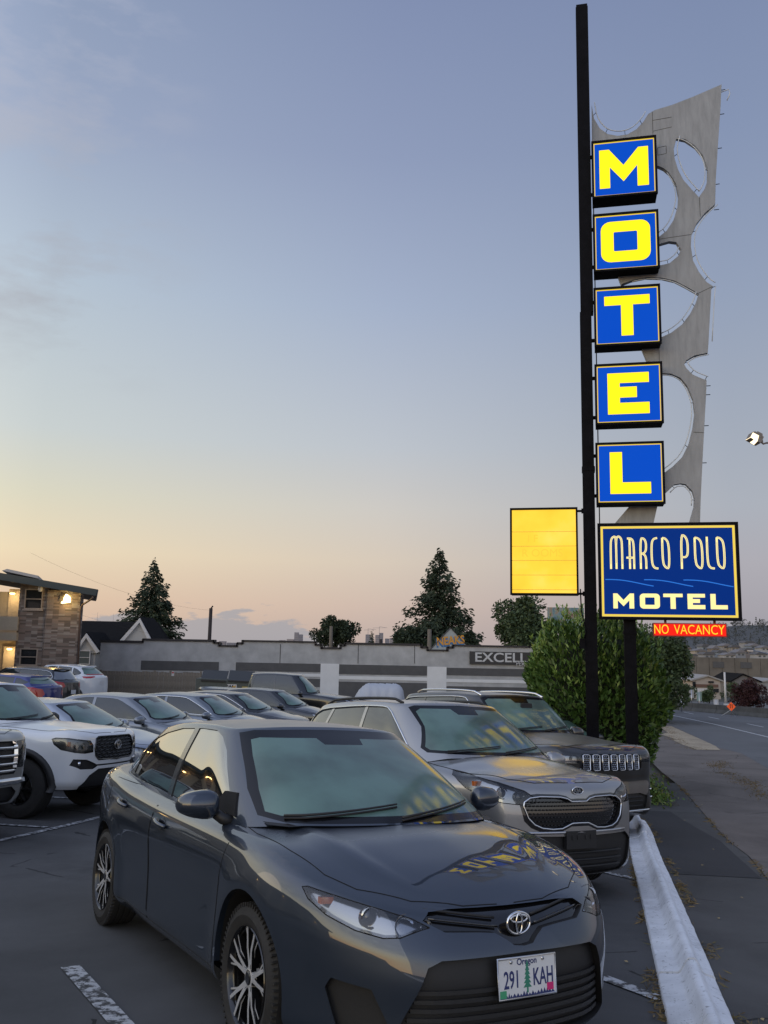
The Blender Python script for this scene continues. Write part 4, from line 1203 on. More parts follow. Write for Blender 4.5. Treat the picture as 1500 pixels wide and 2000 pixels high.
# ---- big black SUV with seven upright grille slots
def jeep():
    pm = paint('brown black paint', (.030, .028, .024), .6, .35, dew=.42)
    hl = [(fcu(.88, .56), 1.015), (fcu(.85, .62), 1.05), (fcu(.60, .86), 1.07), (fcu(.48, .93), 1.065), (fcu(.52, .92), .99), (fcu(.70, .84), .955), (fcu(.88, .60), .955)]
    gr = [(-.01, 1.068), (.50, 1.065), (.565, 1.04), (.56, .885), (.53, .855), (-.01, .85)]
    lw = [(-.01, .56), (.50, .56), (.66, .52), (.62, .36), (-.01, .35)]
    fg = [(fcu(.80, .74), .62), (fcu(.62, .88), .62), (fcu(.62, .88), .48), (fcu(.80, .74), .46)]
    rg = [dict(n='grille', ax='yz', poly=gr, mn=.2, mat=M_GLOSSB, wall=M_BLACK, inset=.015, sym='join'),
          dict(n='headlight', ax='fc', poly=hl, mn=.05, mat=M_HOUSE, wall=M_GLOSSB, inset=.04, lens=True),
          dict(n='lower_grille', ax='yz', poly=lw, mn=.15, mat=M_BLACK, wall=M_BLACK, inset=.03, sym='join'),
          dict(n='fog_lamp_recess', ax='fc', poly=fg, mn=.1, mat=M_BLACK, wall=M_BLACK, inset=.02)]
    def ex(root, AB, CS, onsurf, sp):
        for k in range(-3, 4):
            y = k * .150; w = .052; P = []
            for (a, b_) in [(-w, .870), (-w, 1.050), (-w * .6, 1.058), (w * .6, 1.058), (w, 1.050), (w, .870), (w * .6, .862), (-w * .6, .862)]:
                x = hits(AB, y + a, b_); P.append((x + .003, y + a, b_))
            mb = MB(); mb.tube(P, .0075, 6, closed=True); s_ = mb.obj('grille_slot', M_CHROME, root, smooth=True)
            ms = MB()
            for r_ in range(7):
                for c in (-1, 0, 1):
                    yy = y + (c + .5 * (r_ % 2) - .25) * .030; z = .882 + r_ * .026; x = hits(AB, yy, z) - .008
                    ms.add([(x, yy - .012, z), (x, yy, z + .009), (x, yy + .012, z), (x, yy, z - .009), (x + .006, yy, z)], [(0, 1, 4), (1, 2, 4), (2, 3, 4), (3, 0, 4)])
            o = ms.obj('slot_mesh', M_SATIN, s_, recalc=False); o['kind'] = 'stuff'
        lamp_inside(root, AB, [(.04, .66, 1.01, .030, 'proj'), (.04, .78, 1.015, .03, 'bowl')])
        bars(root, AB, 'bumper_trim', M_CHROME, -.80, .80, [.335], .016, .004)
        bars(root, AB, 'slat', M_BLACK, -.55, .55, [.40, .46, .51], .010, -.01)
        for sg in (1, -1):
            for z in (.60, .50):
                mb = MB(); P = []
                for y in np.linspace(.74, .90, 5):
                    x = hits(AB, y, z)
                    if x: P.append((x + .004, y * sg, z))
                if len(P) > 2: mb.tube(P, .012, 6); mb.obj('fog_lamp_trim', M_CHROME, root, smooth=True)
            mb = MB(); P = []
            for x in np.linspace(-1.25, -3.0, 12):
                h = CS.hit((x, .60, 3), (0, 0, -1))
                if h is not None: P.append((x, .60 * sg, h.z + (.012 if x in (-1.25, -3.0) else .045)))
            mb.tube(P, .018, 6); mb.obj('roof_rail', M_CHROME, root, smooth=True)
        h = CS.hit((4, 0, 1.62), (-1, 0, 0))
        mb = MB(); mb.box((h.x - .0, -.10, 1.60), (h.x + .03, .10, 1.67)); mb.obj('rain_sensor', M_BLACK, root)
        std_wipers(root, AB, CS, onsurf, sp)
    return veh_spec(pm, fo=.90, wb=2.915, ro=1.0, hw=.970, zf=1.11, zc=1.27, zb=1.18, zr=1.22, H=1.82, xw=-.42, xt=-1.18, xrt=-3.35, xrb=-3.75, rt=.385, rr=.255, z0=.26,
                    pillars=(-1.72, -2.75), roofy=.69, baseh=.845, regions=rg, extras=[ex], chrome_dlo=True, boxy=.75, res=(120, 30, 12, 80, 22), mir=((-1.0, 1.08, 1.24), 1.15, pm),
                    fpro=[(0, .09), (.05, .04), (.12, .015), (.25, 0.), (.45, 0.02), (.55, .035), (.6, .03), (.85, .02), (.93, .035), (.97, .06), (1, .10)])

# ---- white mid-size pickup
def pickup_white():
    pm = paint('white paint', (.66, .68, .70), 0., .4, dew=.2)
    gp = [(-.01, 1.085), (.40, 1.085), (.455, 1.06), (.50, .93), (.48, .84), (.41, .77), (-.01, .77)]
    go = [(-.01, 1.10), (.44, 1.10), (.50, 1.06), (.545, .93), (.52, .83), (.44, .765), (-.01, .765)]
    hl = [(fcu(.865, .55), .975), (fcu(.85, .60), 1.035), (fcu(.62, .80), 1.068), (fcu(.46, .86), 1.07), (fcu(.42, .88), 1.055), (fcu(.46, .88), .985), (fcu(.56, .86), .92), (fcu(.70, .76), .885), (fcu(.80, .66), .872), (fcu(.87, .55), .885)]
    lw = [(-.01, .72), (.44, .72), (.50, .745), (.62, .79), (.78, .80), (.80, .72), (.70, .665), (.50, .66), (.42, .70), (-.01, .70)]
    l2 = [(-.01, .66), (.40, .66), (.55, .58), (.66, .44), (.60, .36), (-.01, .36)]
    rg = [dict(n='grille', ax='yz', poly=gp, mn=.2, mat=M_BLACK, wall=M_GLOSSB, inset=.04, sym='join'),
          dict(n='headlight', ax='fc', poly=hl, mn=.05, mat=mat('dark lamp housing', (.12, .125, .13), .22, .7), wall=M_GLOSSB, inset=.04, lens=True, seam=True),
          dict(n='fog_lamp_recess', ax='yz', poly=lw, mn=.12, mat=M_BLACK, wall=M_BLACK, inset=.03, sym='join'),
          dict(n='skid_plate', ax='yz', poly=l2, mn=.1, mat=M_BLACK, wall=M_BLACK, inset=.03, sym='join')]
    def ex(root, AB, CS, onsurf, sp):
        gl = mat('dark grey mesh', (.035, .037, .04), .35)
        for r_ in range(7):
            z = .80 + r_ * .044
            for c in range(-4, 5):
                y = (c + .5 * (r_ % 2)) * .112
                if not in_poly(abs(y), z, gp) or abs(y) > .46: continue
                x = hits(AB, y, z) - .016; w, h_ = .050, .017
                P = [(x, y - w, z), (x, y - w * .55, z + h_), (x, y + w * .55, z + h_), (x, y + w, z), (x, y + w * .55, z - h_), (x, y - w * .55, z - h_)]
                mb = MB(); mb.tube(P, .0075, 4, closed=True); mb.obj('grille_cell', gl, root)
        P = []
        pg = gp[1:-1]
        for i in range(len(pg) - 1):
            for k in range(4):
                y, z = pg[i][0] + (pg[i + 1][0] - pg[i][0]) * k / 4, pg[i][1] + (pg[i + 1][1] - pg[i][1]) * k / 4; P.append((hits(AB, y, z) + .004, y, z))
        P = [(hits(AB, 0, 1.085) + .004, 0, 1.085)] + P + [(hits(AB, 0, .77) + .004, 0, .77)]
        mb = MB(); mb.tube(P + [(p[0], -p[1], p[2]) for p in reversed(P)], .010, 6, closed=True); mb.obj('grille_frame', M_GLOSSB, root, smooth=True)
        ring_badge(root, hits(AB, 0, .965) + .004, 0, .965, .085, .060, M_SATIN, 'ovals')
        lamp_inside(root, AB, [(.035, .63, .965, .046, 'proj'), (.04, .74, .97, .046, 'bowl')])
        for sg in (1, -1):
            x = hits(AB, .80, 1.0) - .045
            mb = MB(); mb.box((x - .02, .76 * sg - .045, .965), (x + .012, .76 * sg + .045, 1.02)); mb.obj('turn_signal', M_AMBER, root)
            x = hits(AB, .70, .745) - .015
            mb = MB(); mb.lathe([(.001, .01), (.030, .006), (.034, -.01)], 16, 'x', c=(x, .70 * sg, .738)); mb.obj('fog_lamp', M_BOWL, root, smooth=True)
        std_wipers(root, AB, CS, onsurf, sp)
    return veh_spec(pm, fo=.90, wb=3.24, ro=1.25, hw=.925, zf=1.115, zc=1.245, zb=1.17, zr=1.18, H=1.79, xw=-.32, xt=-1.05, xrt=-2.45, xrb=-2.62, rt=.395, rr=.215, z0=.40,
                    pillars=(-1.72, -2.42), roofy=.64, baseh=.80, regions=rg, extras=[ex], boxy=.35, cladding=.085, zdk=1.15, wheel='dark', tw=.26, mir=((-.92, 1.06, 1.23), 1.15, M_BLACK), res=(120, 32, 12, 70, 18))

# ---- big silver-tan pickup, only its nose in view
def pickup_silver():
    pm = paint('pale tan paint', (.34, .34, .32), .6, .36)
    gp = [(-.01, 1.13), (.55, 1.13), (.60, 1.08), (.60, .80), (.55, .76), (-.01, .76)]
    hl = [(fcu(.95, .62), 1.13), (fcu(.80, .82), 1.15), (fcu(.70, .90), 1.13), (fcu(.76, .90), .90), (fcu(.84, .84), .83), (fcu(.96, .62), .83)]
    lw = [(-.01, .62), (.55, .62), (.66, .56), (.62, .44), (-.01, .44)]
    rg = [dict(n='grille', ax='yz', poly=gp, mn=.2, mat=M_BLACK, wall=M_CHROME, inset=.05, sym='join'),
          dict(n='headlight', ax='fc', poly=hl, mn=.05, mat=M_HOUSE, wall=M_CHROME, inset=.04, lens=True),
          dict(n='lower_grille', ax='yz', poly=lw, mn=.12, mat=M_BLACK, wall=M_BLACK, inset=.03, sym='join')]
    def ex(root, AB, CS, onsurf, sp):
        bars(root, AB, 'grille_bar', M_CHROME, -.60, .60, [1.055, .965, .875, .80], .017, -.006)
        bars(root, AB, 'bumper_trim', M_CHROME, -.80, .80, [.68], .045, -.01)
        lamp_inside(root, AB, [(.05, .72, 1.05, .04, 'bowl'), (.05, .72, .93, .04, 'bowl')])
        mb = MB(); P = [(hits(AB, y, .965) + .012, y, .965) for y in (-.09, 0, .09)]; mb.tube(P, .028, 6); mb.obj('badge', mat('gold badge', (.5, .36, .08), .3, 1.), root, smooth=True)
        std_wipers(root, AB, CS, onsurf, sp)
    return veh_spec(pm, fo=.98, wb=3.6, ro=1.25, hw=1.0, zf=1.20, zc=1.32, zb=1.22, zr=1.24, H=1.90, xw=-.40, xt=-1.15, xrt=-2.9, xrb=-3.05, rt=.41, rr=.24, z0=.42,
                    pillars=(-1.85, -2.85), roofy=.68, baseh=.86, regions=rg, extras=[ex], boxy=.9, zdk=1.2, res=(90, 26, 10, 50, 14), mir=((-1.0, 1.12, 1.33), 1.3, M_BLACK))

def basic_nose(zg=.70, hg=.09, wg=.42, zl=.33, chrome=False, badge='plain', low=True, lampz=.74, lampx=.80):
    hl = [(fcu(lampx + .06, .46), lampz - .05), (fcu(lampx + .03, .50), lampz), (fcu(.52, .80), lampz + .075), (fcu(.40, .86), lampz + .09), (fcu(.44, .86), lampz + .03), (fcu(.62, .80), lampz - .035), (fcu(lampx, .58), lampz - .075)]
    gp = [(-.01, zg + hg), (wg * .9, zg + hg * .8), (wg, zg + hg * .3), (wg * .86, zg - hg * .8), (wg * .6, zg - hg), (-.01, zg - hg)]
    rg = [dict(n='grille', ax='yz', poly=gp, mn=.2, mat=M_BLACK, wall=M_BLACK, inset=.03, sym='join'),
          dict(n='headlight', ax='fc', poly=hl, mn=.05, mat=M_HOUSE, wall=M_GLOSSB, inset=.04, lens=True)]
    if low: rg.append(dict(n='lower_grille', ax='yz', poly=[(-.01, zl + .08), (.55, zl + .08), (.62, zl), (.55, zl - .06), (-.01, zl - .06)], mn=.15, mat=M_BLACK, wall=M_BLACK, inset=.03, sym='join'))
    def ex(root, AB, CS, onsurf, sp):
        bars(root, AB, 'grille_bar', M_CHROME if chrome else M_BLACK, -wg * .8, wg * .8, [zg - hg * .5, zg, zg + hg * .5], .009, -.012)
        ring_badge(root, hits(AB, 0, zg + hg * .2) + .006, 0, zg + hg * .2, .06, .045, M_CHROME, 'plain')
        lamp_inside(root, AB, [(.045, .55, lampz - .02, .034, 'proj'), (.045, .66, lampz, .03, 'bowl'), (.045, .76, lampz + .04, .022, 'amber')])
        std_wipers(root, AB, CS, onsurf, sp)
    return rg, ex

def rear_extras(plate_z, plate_mt=None, brake_bar=None, badge=False, text=None):
    def ex(root, AB, CS, onsurf, sp):
        x = hits(AB, 0, plate_z, True)
        e = plate(root, x - .012, plate_z, 0, face=-1, mt=plate_mt)
        if text: text_obj(text, 'plate_number', .08, mat('plate ink navy', (.02, .03, .12), .5), e, mk(.0045, 0, 0), .0006, sx=.62, bold=.001)
        if brake_bar:
            mb = MB(); P = []
            for y in np.linspace(-brake_bar[0], brake_bar[0], 13):
                h = CS.hit((-9, abs(y), brake_bar[1]), (1, 0, 0)) or AB.hit((-9, abs(y), brake_bar[1]), (1, 0, 0))
                if h is not None: P.append((h.x - .01, y, brake_bar[1]))
            mb.tube(P, .022, 6); mb.obj('light_bar', M_TAIL, root, smooth=True)
        mb = MB(); x = hits(AB, 0, sp['plan'][-1][2] + .12, True)
        P = []
        for y in np.linspace(-.62, .62, 13):
            xx = hits(AB, y, sp['plan'][-1][2] + .10, True)
            if xx: P.append((xx - .002, y, sp['plan'][-1][2] + .08))
        mb.tube(P, .05, 6); mb.obj('bumper_valance', M_BLACK, root, smooth=True)
        h = CS.hit((-9, 0, sp['roof'][-1][1] - .12), (1, 0, 0))
        if h is not None:
            mb = MB(); P = [(h.x + .02 + .12 * (y / .55)**2, y, sp['roof'][-1][1] - .012) for y in np.linspace(-.52, .52, 9)]
            mb.tube(P, .030, 6); mb.obj('roof_spoiler', sp['paint'], root, smooth=True)
            mb = MB(); hh = CS.hit((-9, 0, sp['wz'] + .05), (1, 0, 0)) or h
            mb.tube([(hh.x - .02, .0, hh.z), (hh.x - .02 + .04, .28, hh.z + .05)], .006, 5); mb.obj('wiper', M_BLACK, root, smooth=True)
    return ex
# ------------------------------------------------------------------ helpers for placing things seen at a given depth
def at(u, v, Y):
    """the world point at depth Y (world y) behind the photograph's position (u, v)"""
    d = (_Rr * ((u - 750) / FPX) + _Ur * ((1000 - v) / FPX) + _F)
    return Vector((0, 0, CAM_Z)) + d * (Y / d.y)

def sheet(name, poly, off, step, m, kind='structure', parent=None):
    """a paved area draped on the terrain"""
    P = []
    for i in range(len(poly)):
        a, b = poly[i], poly[(i + 1) % len(poly)]; L = math.hypot(b[0] - a[0], b[1] - a[1]); n = max(1, int(L / step))
        P += [Vector((a[0] + (b[0] - a[0]) * k / n, a[1] + (b[1] - a[1]) * k / n)) for k in range(n)]
    nb = len(P); x0 = min(p[0] for p in poly); x1 = max(p[0] for p in poly); y0 = min(p[1] for p in poly); y1 = max(p[1] for p in poly)
    pts = list(P)
    xs = np.arange(x0 + step * .37, x1, step); ys = np.arange(y0 + step * .41, y1, step)
    for x in xs:
        for y in ys:
            if in_poly(x, y, poly): pts.append(Vector((x, y)))
    V2, E2, F2, *_ = delaunay_2d_cdt(pts, [], [list(range(nb))], 1, 1e-4)
    vs = [(p[0], p[1], tz(p[0], p[1]) + off) for p in V2]
    fs = [tuple(f) for f in F2]
    mb = MB(); mb.add(vs, fs); o = mb.obj(name, m, parent, smooth=True)
    me = o.data
    if sum(p.normal.z for p in me.polygons) < 0: me.flip_normals()
    if kind: o['kind'] = kind
    return o

def asphalt(name, c, grain=.5, crack=True, stain=.35, scale=1.0, gc=None, rough=.85, gs=260):
    if name in MATS: return MATS[name]
    m = bpy.data.materials.new(name); m.use_nodes = True; MATS[name] = m; nt = m.node_tree; nd, lk = nt.nodes, nt.links; b = nd['Principled BSDF']
    tc = nd.new('ShaderNodeTexCoord'); co = tc.outputs['Object']
    def noise(s, d=6, r=.6, dist=0):
        n = nd.new('ShaderNodeTexNoise'); n.inputs['Scale'].default_value = s; n.inputs['Detail'].default_value = d; n.inputs['Roughness'].default_value = r; n.inputs['Distortion'].default_value = dist; lk.new(co, n.inputs[0]); return n.outputs[0]
    lo = tuple(v * (1 - stain) for v in c); hi = tuple(v * (1 + stain) for v in c)
    base = ramp(nd, lk, noise(.55 * scale, 8, .65, .5), [(.3, lo), (.5, c), (.72, hi)], 'LINEAR')
    g1 = noise(gs, 3, .8); gcol = gc or tuple(min(1, v * 3.2) for v in c)
    sp = math_node(nd, lk, 'MULTIPLY', math_node(nd, lk, 'SUBTRACT', g1, .58), 7., clamp=True)
    base = mixc(nd, lk, math_node(nd, lk, 'MULTIPLY', sp, grain * .55), base, gcol)
    dk = math_node(nd, lk, 'MULTIPLY', math_node(nd, lk, 'SUBTRACT', .44, g1), 7., clamp=True)
    base = mixc(nd, lk, math_node(nd, lk, 'MULTIPLY', dk, grain), base, tuple(v * .3 for v in c))
    h = g1
    if crack:
        mp = nd.new('ShaderNodeMapping'); lk.new(co, mp.inputs[0])
        wn_ = nd.new('ShaderNodeTexNoise'); wn_.inputs['Scale'].default_value = 1.4; wn_.inputs['Detail'].default_value = 5; lk.new(co, wn_.inputs[0])
        ad = mixc(nd, lk, .22, mp.outputs[0], wn_.outputs[1], 'ADD')
        vo = nd.new('ShaderNodeTexVoronoi'); vo.feature = 'DISTANCE_TO_EDGE'; vo.inputs['Scale'].default_value = .42 * scale; lk.new(ad, vo.inputs[0])
        ck = math_node(nd, lk, 'LESS_THAN', vo.outputs[0], .0032)
        gate = math_node(nd, lk, 'GREATER_THAN', noise(.8, 3), .52)
        ck = math_node(nd, lk, 'MULTIPLY', ck, gate)
        base = mixc(nd, lk, math_node(nd, lk, 'MULTIPLY', ck, .8), base, (.006, .006, .006))
    # oil spots
    oil = math_node(nd, lk, 'MULTIPLY', math_node(nd, lk, 'SUBTRACT', noise(1.3, 4, .5), .64), 9., clamp=True)
    base = mixc(nd, lk, math_node(nd, lk, 'MULTIPLY', oil, .55), base, tuple(v * .35 for v in c))
    lk.new(base, b.inputs['Base Color']); b.inputs['Roughness'].default_value = rough; b.inputs['Specular IOR Level'].default_value = .35
    bp = nd.new('ShaderNodeBump'); bp.inputs['Strength'].default_value = .5; bp.inputs['Distance'].default_value = .004
    lk.new(h, bp.inputs['Height']); lk.new(bp.outputs[0], b.inputs['Normal'])
    return m

def road_paint(name='worn white road paint', wear=.5, col=(.52, .53, .54)):
    if name in MATS: return MATS[name]
    m = bpy.data.materials.new(name); m.use_nodes = True; MATS[name] = m; nt = m.node_tree; nd, lk = nt.nodes, nt.links; b = nd['Principled BSDF']
    tc = nd.new('ShaderNodeTexCoord')
    n = nd.new('ShaderNodeTexNoise'); n.inputs['Scale'].default_value = 16; n.inputs['Detail'].default_value = 9; n.inputs['Roughness'].default_value = .72; lk.new(tc.outputs['Object'], n.inputs[0])
    f = math_node(nd, lk, 'MULTIPLY', math_node(nd, lk, 'SUBTRACT', n.outputs[0], wear), 14., clamp=True)
    n2 = nd.new('ShaderNodeTexNoise'); n2.inputs['Scale'].default_value = 3; lk.new(tc.outputs['Object'], n2.inputs[0])
    c2 = mixc(nd, lk, n2.outputs[0], tuple(v * .7 for v in col), col)
    lk.new(mixc(nd, lk, f, (.035, .035, .036), c2), b.inputs['Base Color']); b.inputs['Roughness'].default_value = .7
    return m

M_LOT = asphalt('parking lot asphalt', (.076, .076, .077), .45)
M_WALK = asphalt('dark patched asphalt', (.074, .072, .070), .5, True, .35)
M_PAVE = asphalt('brown worn pavement', (.140, .120, .106), .5, True, .35, gc=(.33, .29, .26))
M_ROAD = asphalt('street asphalt', (.115, .118, .122), .35, False, .2, .4)
M_DIRT = asphalt('pale dry dirt and broken concrete', (.34, .28, .20), .6, True, .35, 2.2, gs=60)

def build_ground():
    # the land, out to the horizon
    rr = [0, 6, 12, 20, 30, 45, 60, 80, 110, 150, 220, 350, 600, 1200, 3000, 9000]; na = 96; vs = []
    for r in rr:
        for k in range(na):
            a = 2 * math.pi * k / na; x, y = r * math.cos(a), r * math.sin(a) + 10
            z = tz(x, y) - .12
            if r >= 110: z -= (r - 110) * .012 if r < 600 else (490 * .012 + (r - 600) * .002)
            vs.append((x, y, z))
    fs = [(i * na + k, i * na + (k + 1) % na, (i + 1) * na + (k + 1) % na, (i + 1) * na + k) for i in range(len(rr) - 1) for k in range(na)]
    mb = MB(); mb.add(vs, [f[::-1] for f in fs]); o = mb.obj('ground', asphalt('distant ground', (.055, .055, .045), .3, False), smooth=True)
    if sum(p.normal.z for p in o.data.polygons) < 0: o.data.flip_normals()
    tag(o, kind='structure')
    kl = [(.36, 0), (1.54, 4.87), (1.68, 5.49), (2.13, 7.25), (2.75, 9.67), (3.52, 12.83), (3.85, 14.2)]
    lot = [(-30, -11), (-2.4, -11)] + [(x + .10, y) for x, y in kl] + [(4.3, 15.5), (4.6, 17.2), (6.8, 30), (10, 47), (-30, 47)]
    sheet('parking_lot', lot, 0, .55, M_LOT)
    kr = [(.62, 0), (1.86, 4.9), (2.17, 6.09), (2.69, 8.11), (3.47, 11.26), (3.97, 13.43), (4.09, 14.24)]
    cr = [(1.9, 0), (2.95, 5), (3.98, 9.32), (4.47, 11.0), (4.69, 12.09), (5.01, 13.42), (5.5, 15.41), (6.07, 17.82), (6.44, 19.54)]
    walk = [(-2.2, -11)] + [(x - .10, y) for x, y in kr] + [(4.4, 15.6), (4.9, 19.54)] + cr[::-1] + [(-.3, -11)]
    sheet('sidewalk', walk, .004, .5, M_WALK)
    re_ = [(5.2, -11), (6.6, 0), (7.3, 6), (8.1, 12), (8.9, 17.5), (9.9, 22.5), (11.3, 28), (11.4, 30.2), (12.8, 36.7), (14.7, 46), (15.5, 50), (17.4, 64), (19.5, 78)]
    pave = [(-.25, -11)] + [(x + .012, y) for x, y in cr] + [(6.9, 22), (8.6, 30), (12.2, 47)] + re_[::-1][3:]
    sheet('pavement', pave, .002, .7, M_PAVE)
    road = re_ + [(21, 90), (44, 90), (40, 60), (36, 30), (32, -11)]
    sheet('road', road, .004, 1.2, M_ROAD)
    dirt = [(10.27, 29.0), (11.0, 28.9), (11.5, 30.6), (12.1, 33.5), (13.1, 38.5), (13.9, 42.5), (13.1, 42.0), (12.2, 37.8), (11.45, 36.4), (11.15, 33.6), (10.9, 33.3), (10.5, 31)]
    sheet('dirt_patch', dirt, .012, .8, M_DIRT)
    pm = road_paint('worn white stall paint', .46); pr = road_paint('white road line paint', .30)
    def line(name, a, b, w, m, off=.008, nl=1):
        a = Vector(a); b = Vector(b); d = (b - a).normalized(); n = Vector((-d.y, d.x)) * w / 2
        return sheet(name, [tuple(a - n), tuple(b - n), tuple(b + n), tuple(a + n)], off, .5, m)
    line('stall_line', (-1.80, 5.49), (-1.0, 4.20), .11, pm)
    line('stall_line', (1.62, 5.25), (-1.3, 10.2), .10, pm)
    line('stall_line', (2.56, 9.13), (-.35, 14.1), .10, pm)
    line('stall_line', (3.50, 13.0), (.6, 18.0), .10, pm)
    line('stall_line', (-4.60, 8.0), (-1.95, 23.2), .10, pm)
    for k in range(-1, 6):
        c = Vector((-4.14 + .38 * k * 1.25, 11.35 + 2.68 * k)); line('stall_line', c, c + Vector((-5.2, .9)), .10, pm, .012)
    # street markings
    P = [(9.6, 12), (11.4, 18), (13.0, 24), (15.65, 36), (16.95, 44.9), (17.6, 50.5), (18.7, 60), (20, 72)]
    for i in range(len(P) - 1): line('road_line', P[i], P[i + 1], .13, pr, .012)
    for a, b in (((19.5, 51.2), (19.9, 54.0)), ((18.7, 43.5), (19.15, 46.5)), ((20.4, 58), (20.8, 61)), ((17.4, 36), (17.9, 39))): line('road_dash', a, b, .12, pr, .014)
    for k, (w, l) in enumerate(((.5, .9), (.35, .9), (.4, .9), (.5, .25))):
        line('faded_road_marking', (14.75 + k * .62, 44.6), (14.85 + k * .62, 44.6 + l), w * .35, road_paint('very faded road paint', .55, (.30, .30, .31)), .014)
    # tar patches and litter
    tp = asphalt('darker repair patch', (.040, .040, .042), .5, False, .2)
    sheet('asphalt_patch', [(3.0, 9.5), (3.95, 9.4), (4.6, 12.2), (4.9, 15.2), (4.1, 15.3), (3.9, 13)], .008, .5, tp)
    return kl, kr, cr, re_
KL, KR, CRK, REDGE = build_ground()

# ------------------------------------------------------------------ painted kerb, in its broken lengths
def build_kerb():
    m = mat('chalky white kerb paint', (.50, .52, .55), .72)
    nt = m.node_tree; nd, lk = nt.nodes, nt.links; b = nd['Principled BSDF']; tc = nd.new('ShaderNodeTexCoord')
    def noise(s, d, r):
        n = nd.new('ShaderNodeTexNoise'); n.inputs['Scale'].default_value = s; n.inputs['Detail'].default_value = d; n.inputs['Roughness'].default_value = r; lk.new(tc.outputs['Object'], n.inputs[0]); return n.outputs[0]
    c = ramp(nd, lk, noise(3.5, 8, .65), [(.25, (.48, .49, .51)), (.45, (.68, .70, .73)), (.7, (.80, .82, .85))], 'LINEAR')
    chips = math_node(nd, lk, 'MULTIPLY', math_node(nd, lk, 'SUBTRACT', noise(26, 8, .75), .575), 12., clamp=True)
    c = mixc(nd, lk, math_node(nd, lk, 'MULTIPLY', chips, .8), c, (.09, .085, .08)); lk.new(c, b.inputs['Base Color'])
    bp = nd.new('ShaderNodeBump'); bp.inputs['Strength'].default_value = .35; bp.inputs['Distance'].default_value = .003; lk.new(noise(55, 9, .7), bp.inputs['Height']); lk.new(bp.outputs[0], b.inputs['Normal'])
    root = empty('painted_kerb', (1.70, 4.88, tz(1.7, 4.88)), 0, 'rough white painted asphalt kerb with a ridge, between parked cars and sidewalk', 'kerb')
    path = [(-.75, -5.0), (.50, 0), (1.10, 2.45), (1.70, 4.88), (1.93, 5.8), (2.40, 7.7), (3.1, 10.5), (3.72, 13.0), (3.97, 14.15)]
    d = [0]
    for i in range(1, len(path)): d.append(d[-1] + math.dist(path[i], path[i - 1]))
    X = lambda q: pchip(d, np.array(path), np.atleast_1d(q))[0]
    prof = [(-.178, -.03), (-.174, .028), (-.165, .040), (-.055, .050), (-.035, .062), (.000, .122), (.014, .136), (.045, .140), (.060, .130), (.092, .070), (.108, .058), (.162, .044), (.172, .034), (.176, -.03)]
    breaks = [0, 2.2, 4.4, 6.3, 8.1, 9.9, 10.95, 12.4, 13.9, 15.1, 16.2, 17.4, 18.35, d[-1]]
    rnd = random.Random(5)
    for bi in range(len(breaks) - 1):
        a, b_ = breaks[bi] + .008, breaks[bi + 1] - .008; n = max(4, int((b_ - a) / .06)); vs = []
        dz = rnd.uniform(-.006, .006); ph = rnd.random() * 10
        for i in range(n + 1):
            q = a + (b_ - a) * i / n; p = X(q); p2 = X(min(d[-1], q + .02)) if q + .02 < d[-1] else X(q); p1 = X(q - .02 if q > .02 else q)
            t = Vector(p2) - Vector(p1); t.normalize(); nn = Vector((t.y, -t.x)); z0 = tz(p[0], p[1])
            end = min(1, (d[-1] - q) / .35) if bi == len(breaks) - 2 else 1
            for j, (o, h) in enumerate(prof):
                wob = .0009 * math.sin(q * 6 + j + ph) + .0006 * math.sin(q * 17 + j * 2.1) + rnd.uniform(-.001, .001)
                oo = o * .96 * (.75 + .25 * end) + wob + .004 * math.sin(q * 1.1)
                edge = 0 if 0 < j < len(prof) - 1 else 1
                hh = (h + (wob * .8 if not edge else 0)) * (end if h > 0 else 1)
                vs.append((p[0] + nn.x * oo - 1.70, p[1] + nn.y * oo - 4.88, z0 + hh + (dz if not edge else 0) - tz(1.7, 4.88)))
        m_ = len(prof); fs = [(i * m_ + j, (i + 1) * m_ + j, (i + 1) * m_ + j + 1, i * m_ + j + 1) for i in range(n) for j in range(m_ - 1)]
        fs += [tuple(range(m_)), tuple(n * m_ + j for j in reversed(range(m_)))]
        mb = MB(); mb.add(vs, fs); mb.obj('kerb_length', m, root, smooth=True, angle=50)
build_kerb()
# ------------------------------------------------------------------ the motel sign
SA = R(12.5)
M_POST = mat('black painted steel', (.004, .004, .006), .6, spec=.08, var=.5, vscale=6, bump=.25, bscale=14)
M_YEL = emis('lit yellow acrylic', (1.0, .76, .010), 1.32)
M_BLUE = emis('lit blue acrylic', (.0, .072, .56), 1.0)
M_DBLUE = emis('dimly lit navy acrylic', (.0, .026, .20), 1.0)
M_CREAM = emis('lit cream acrylic', (1.0, .86, .36), 1.15)
M_BORD = emis('lit yellow edge', (.85, .60, .05), 1.0)
M_WAVE = emis('lit pale blue acrylic', (.03, .20, .75), .9)
M_RED = emis('lit red panel', (1.0, .018, .010), 1.0)
M_NEON = emis('yellow neon lettering', (1.0, .55, .03), 1.3)

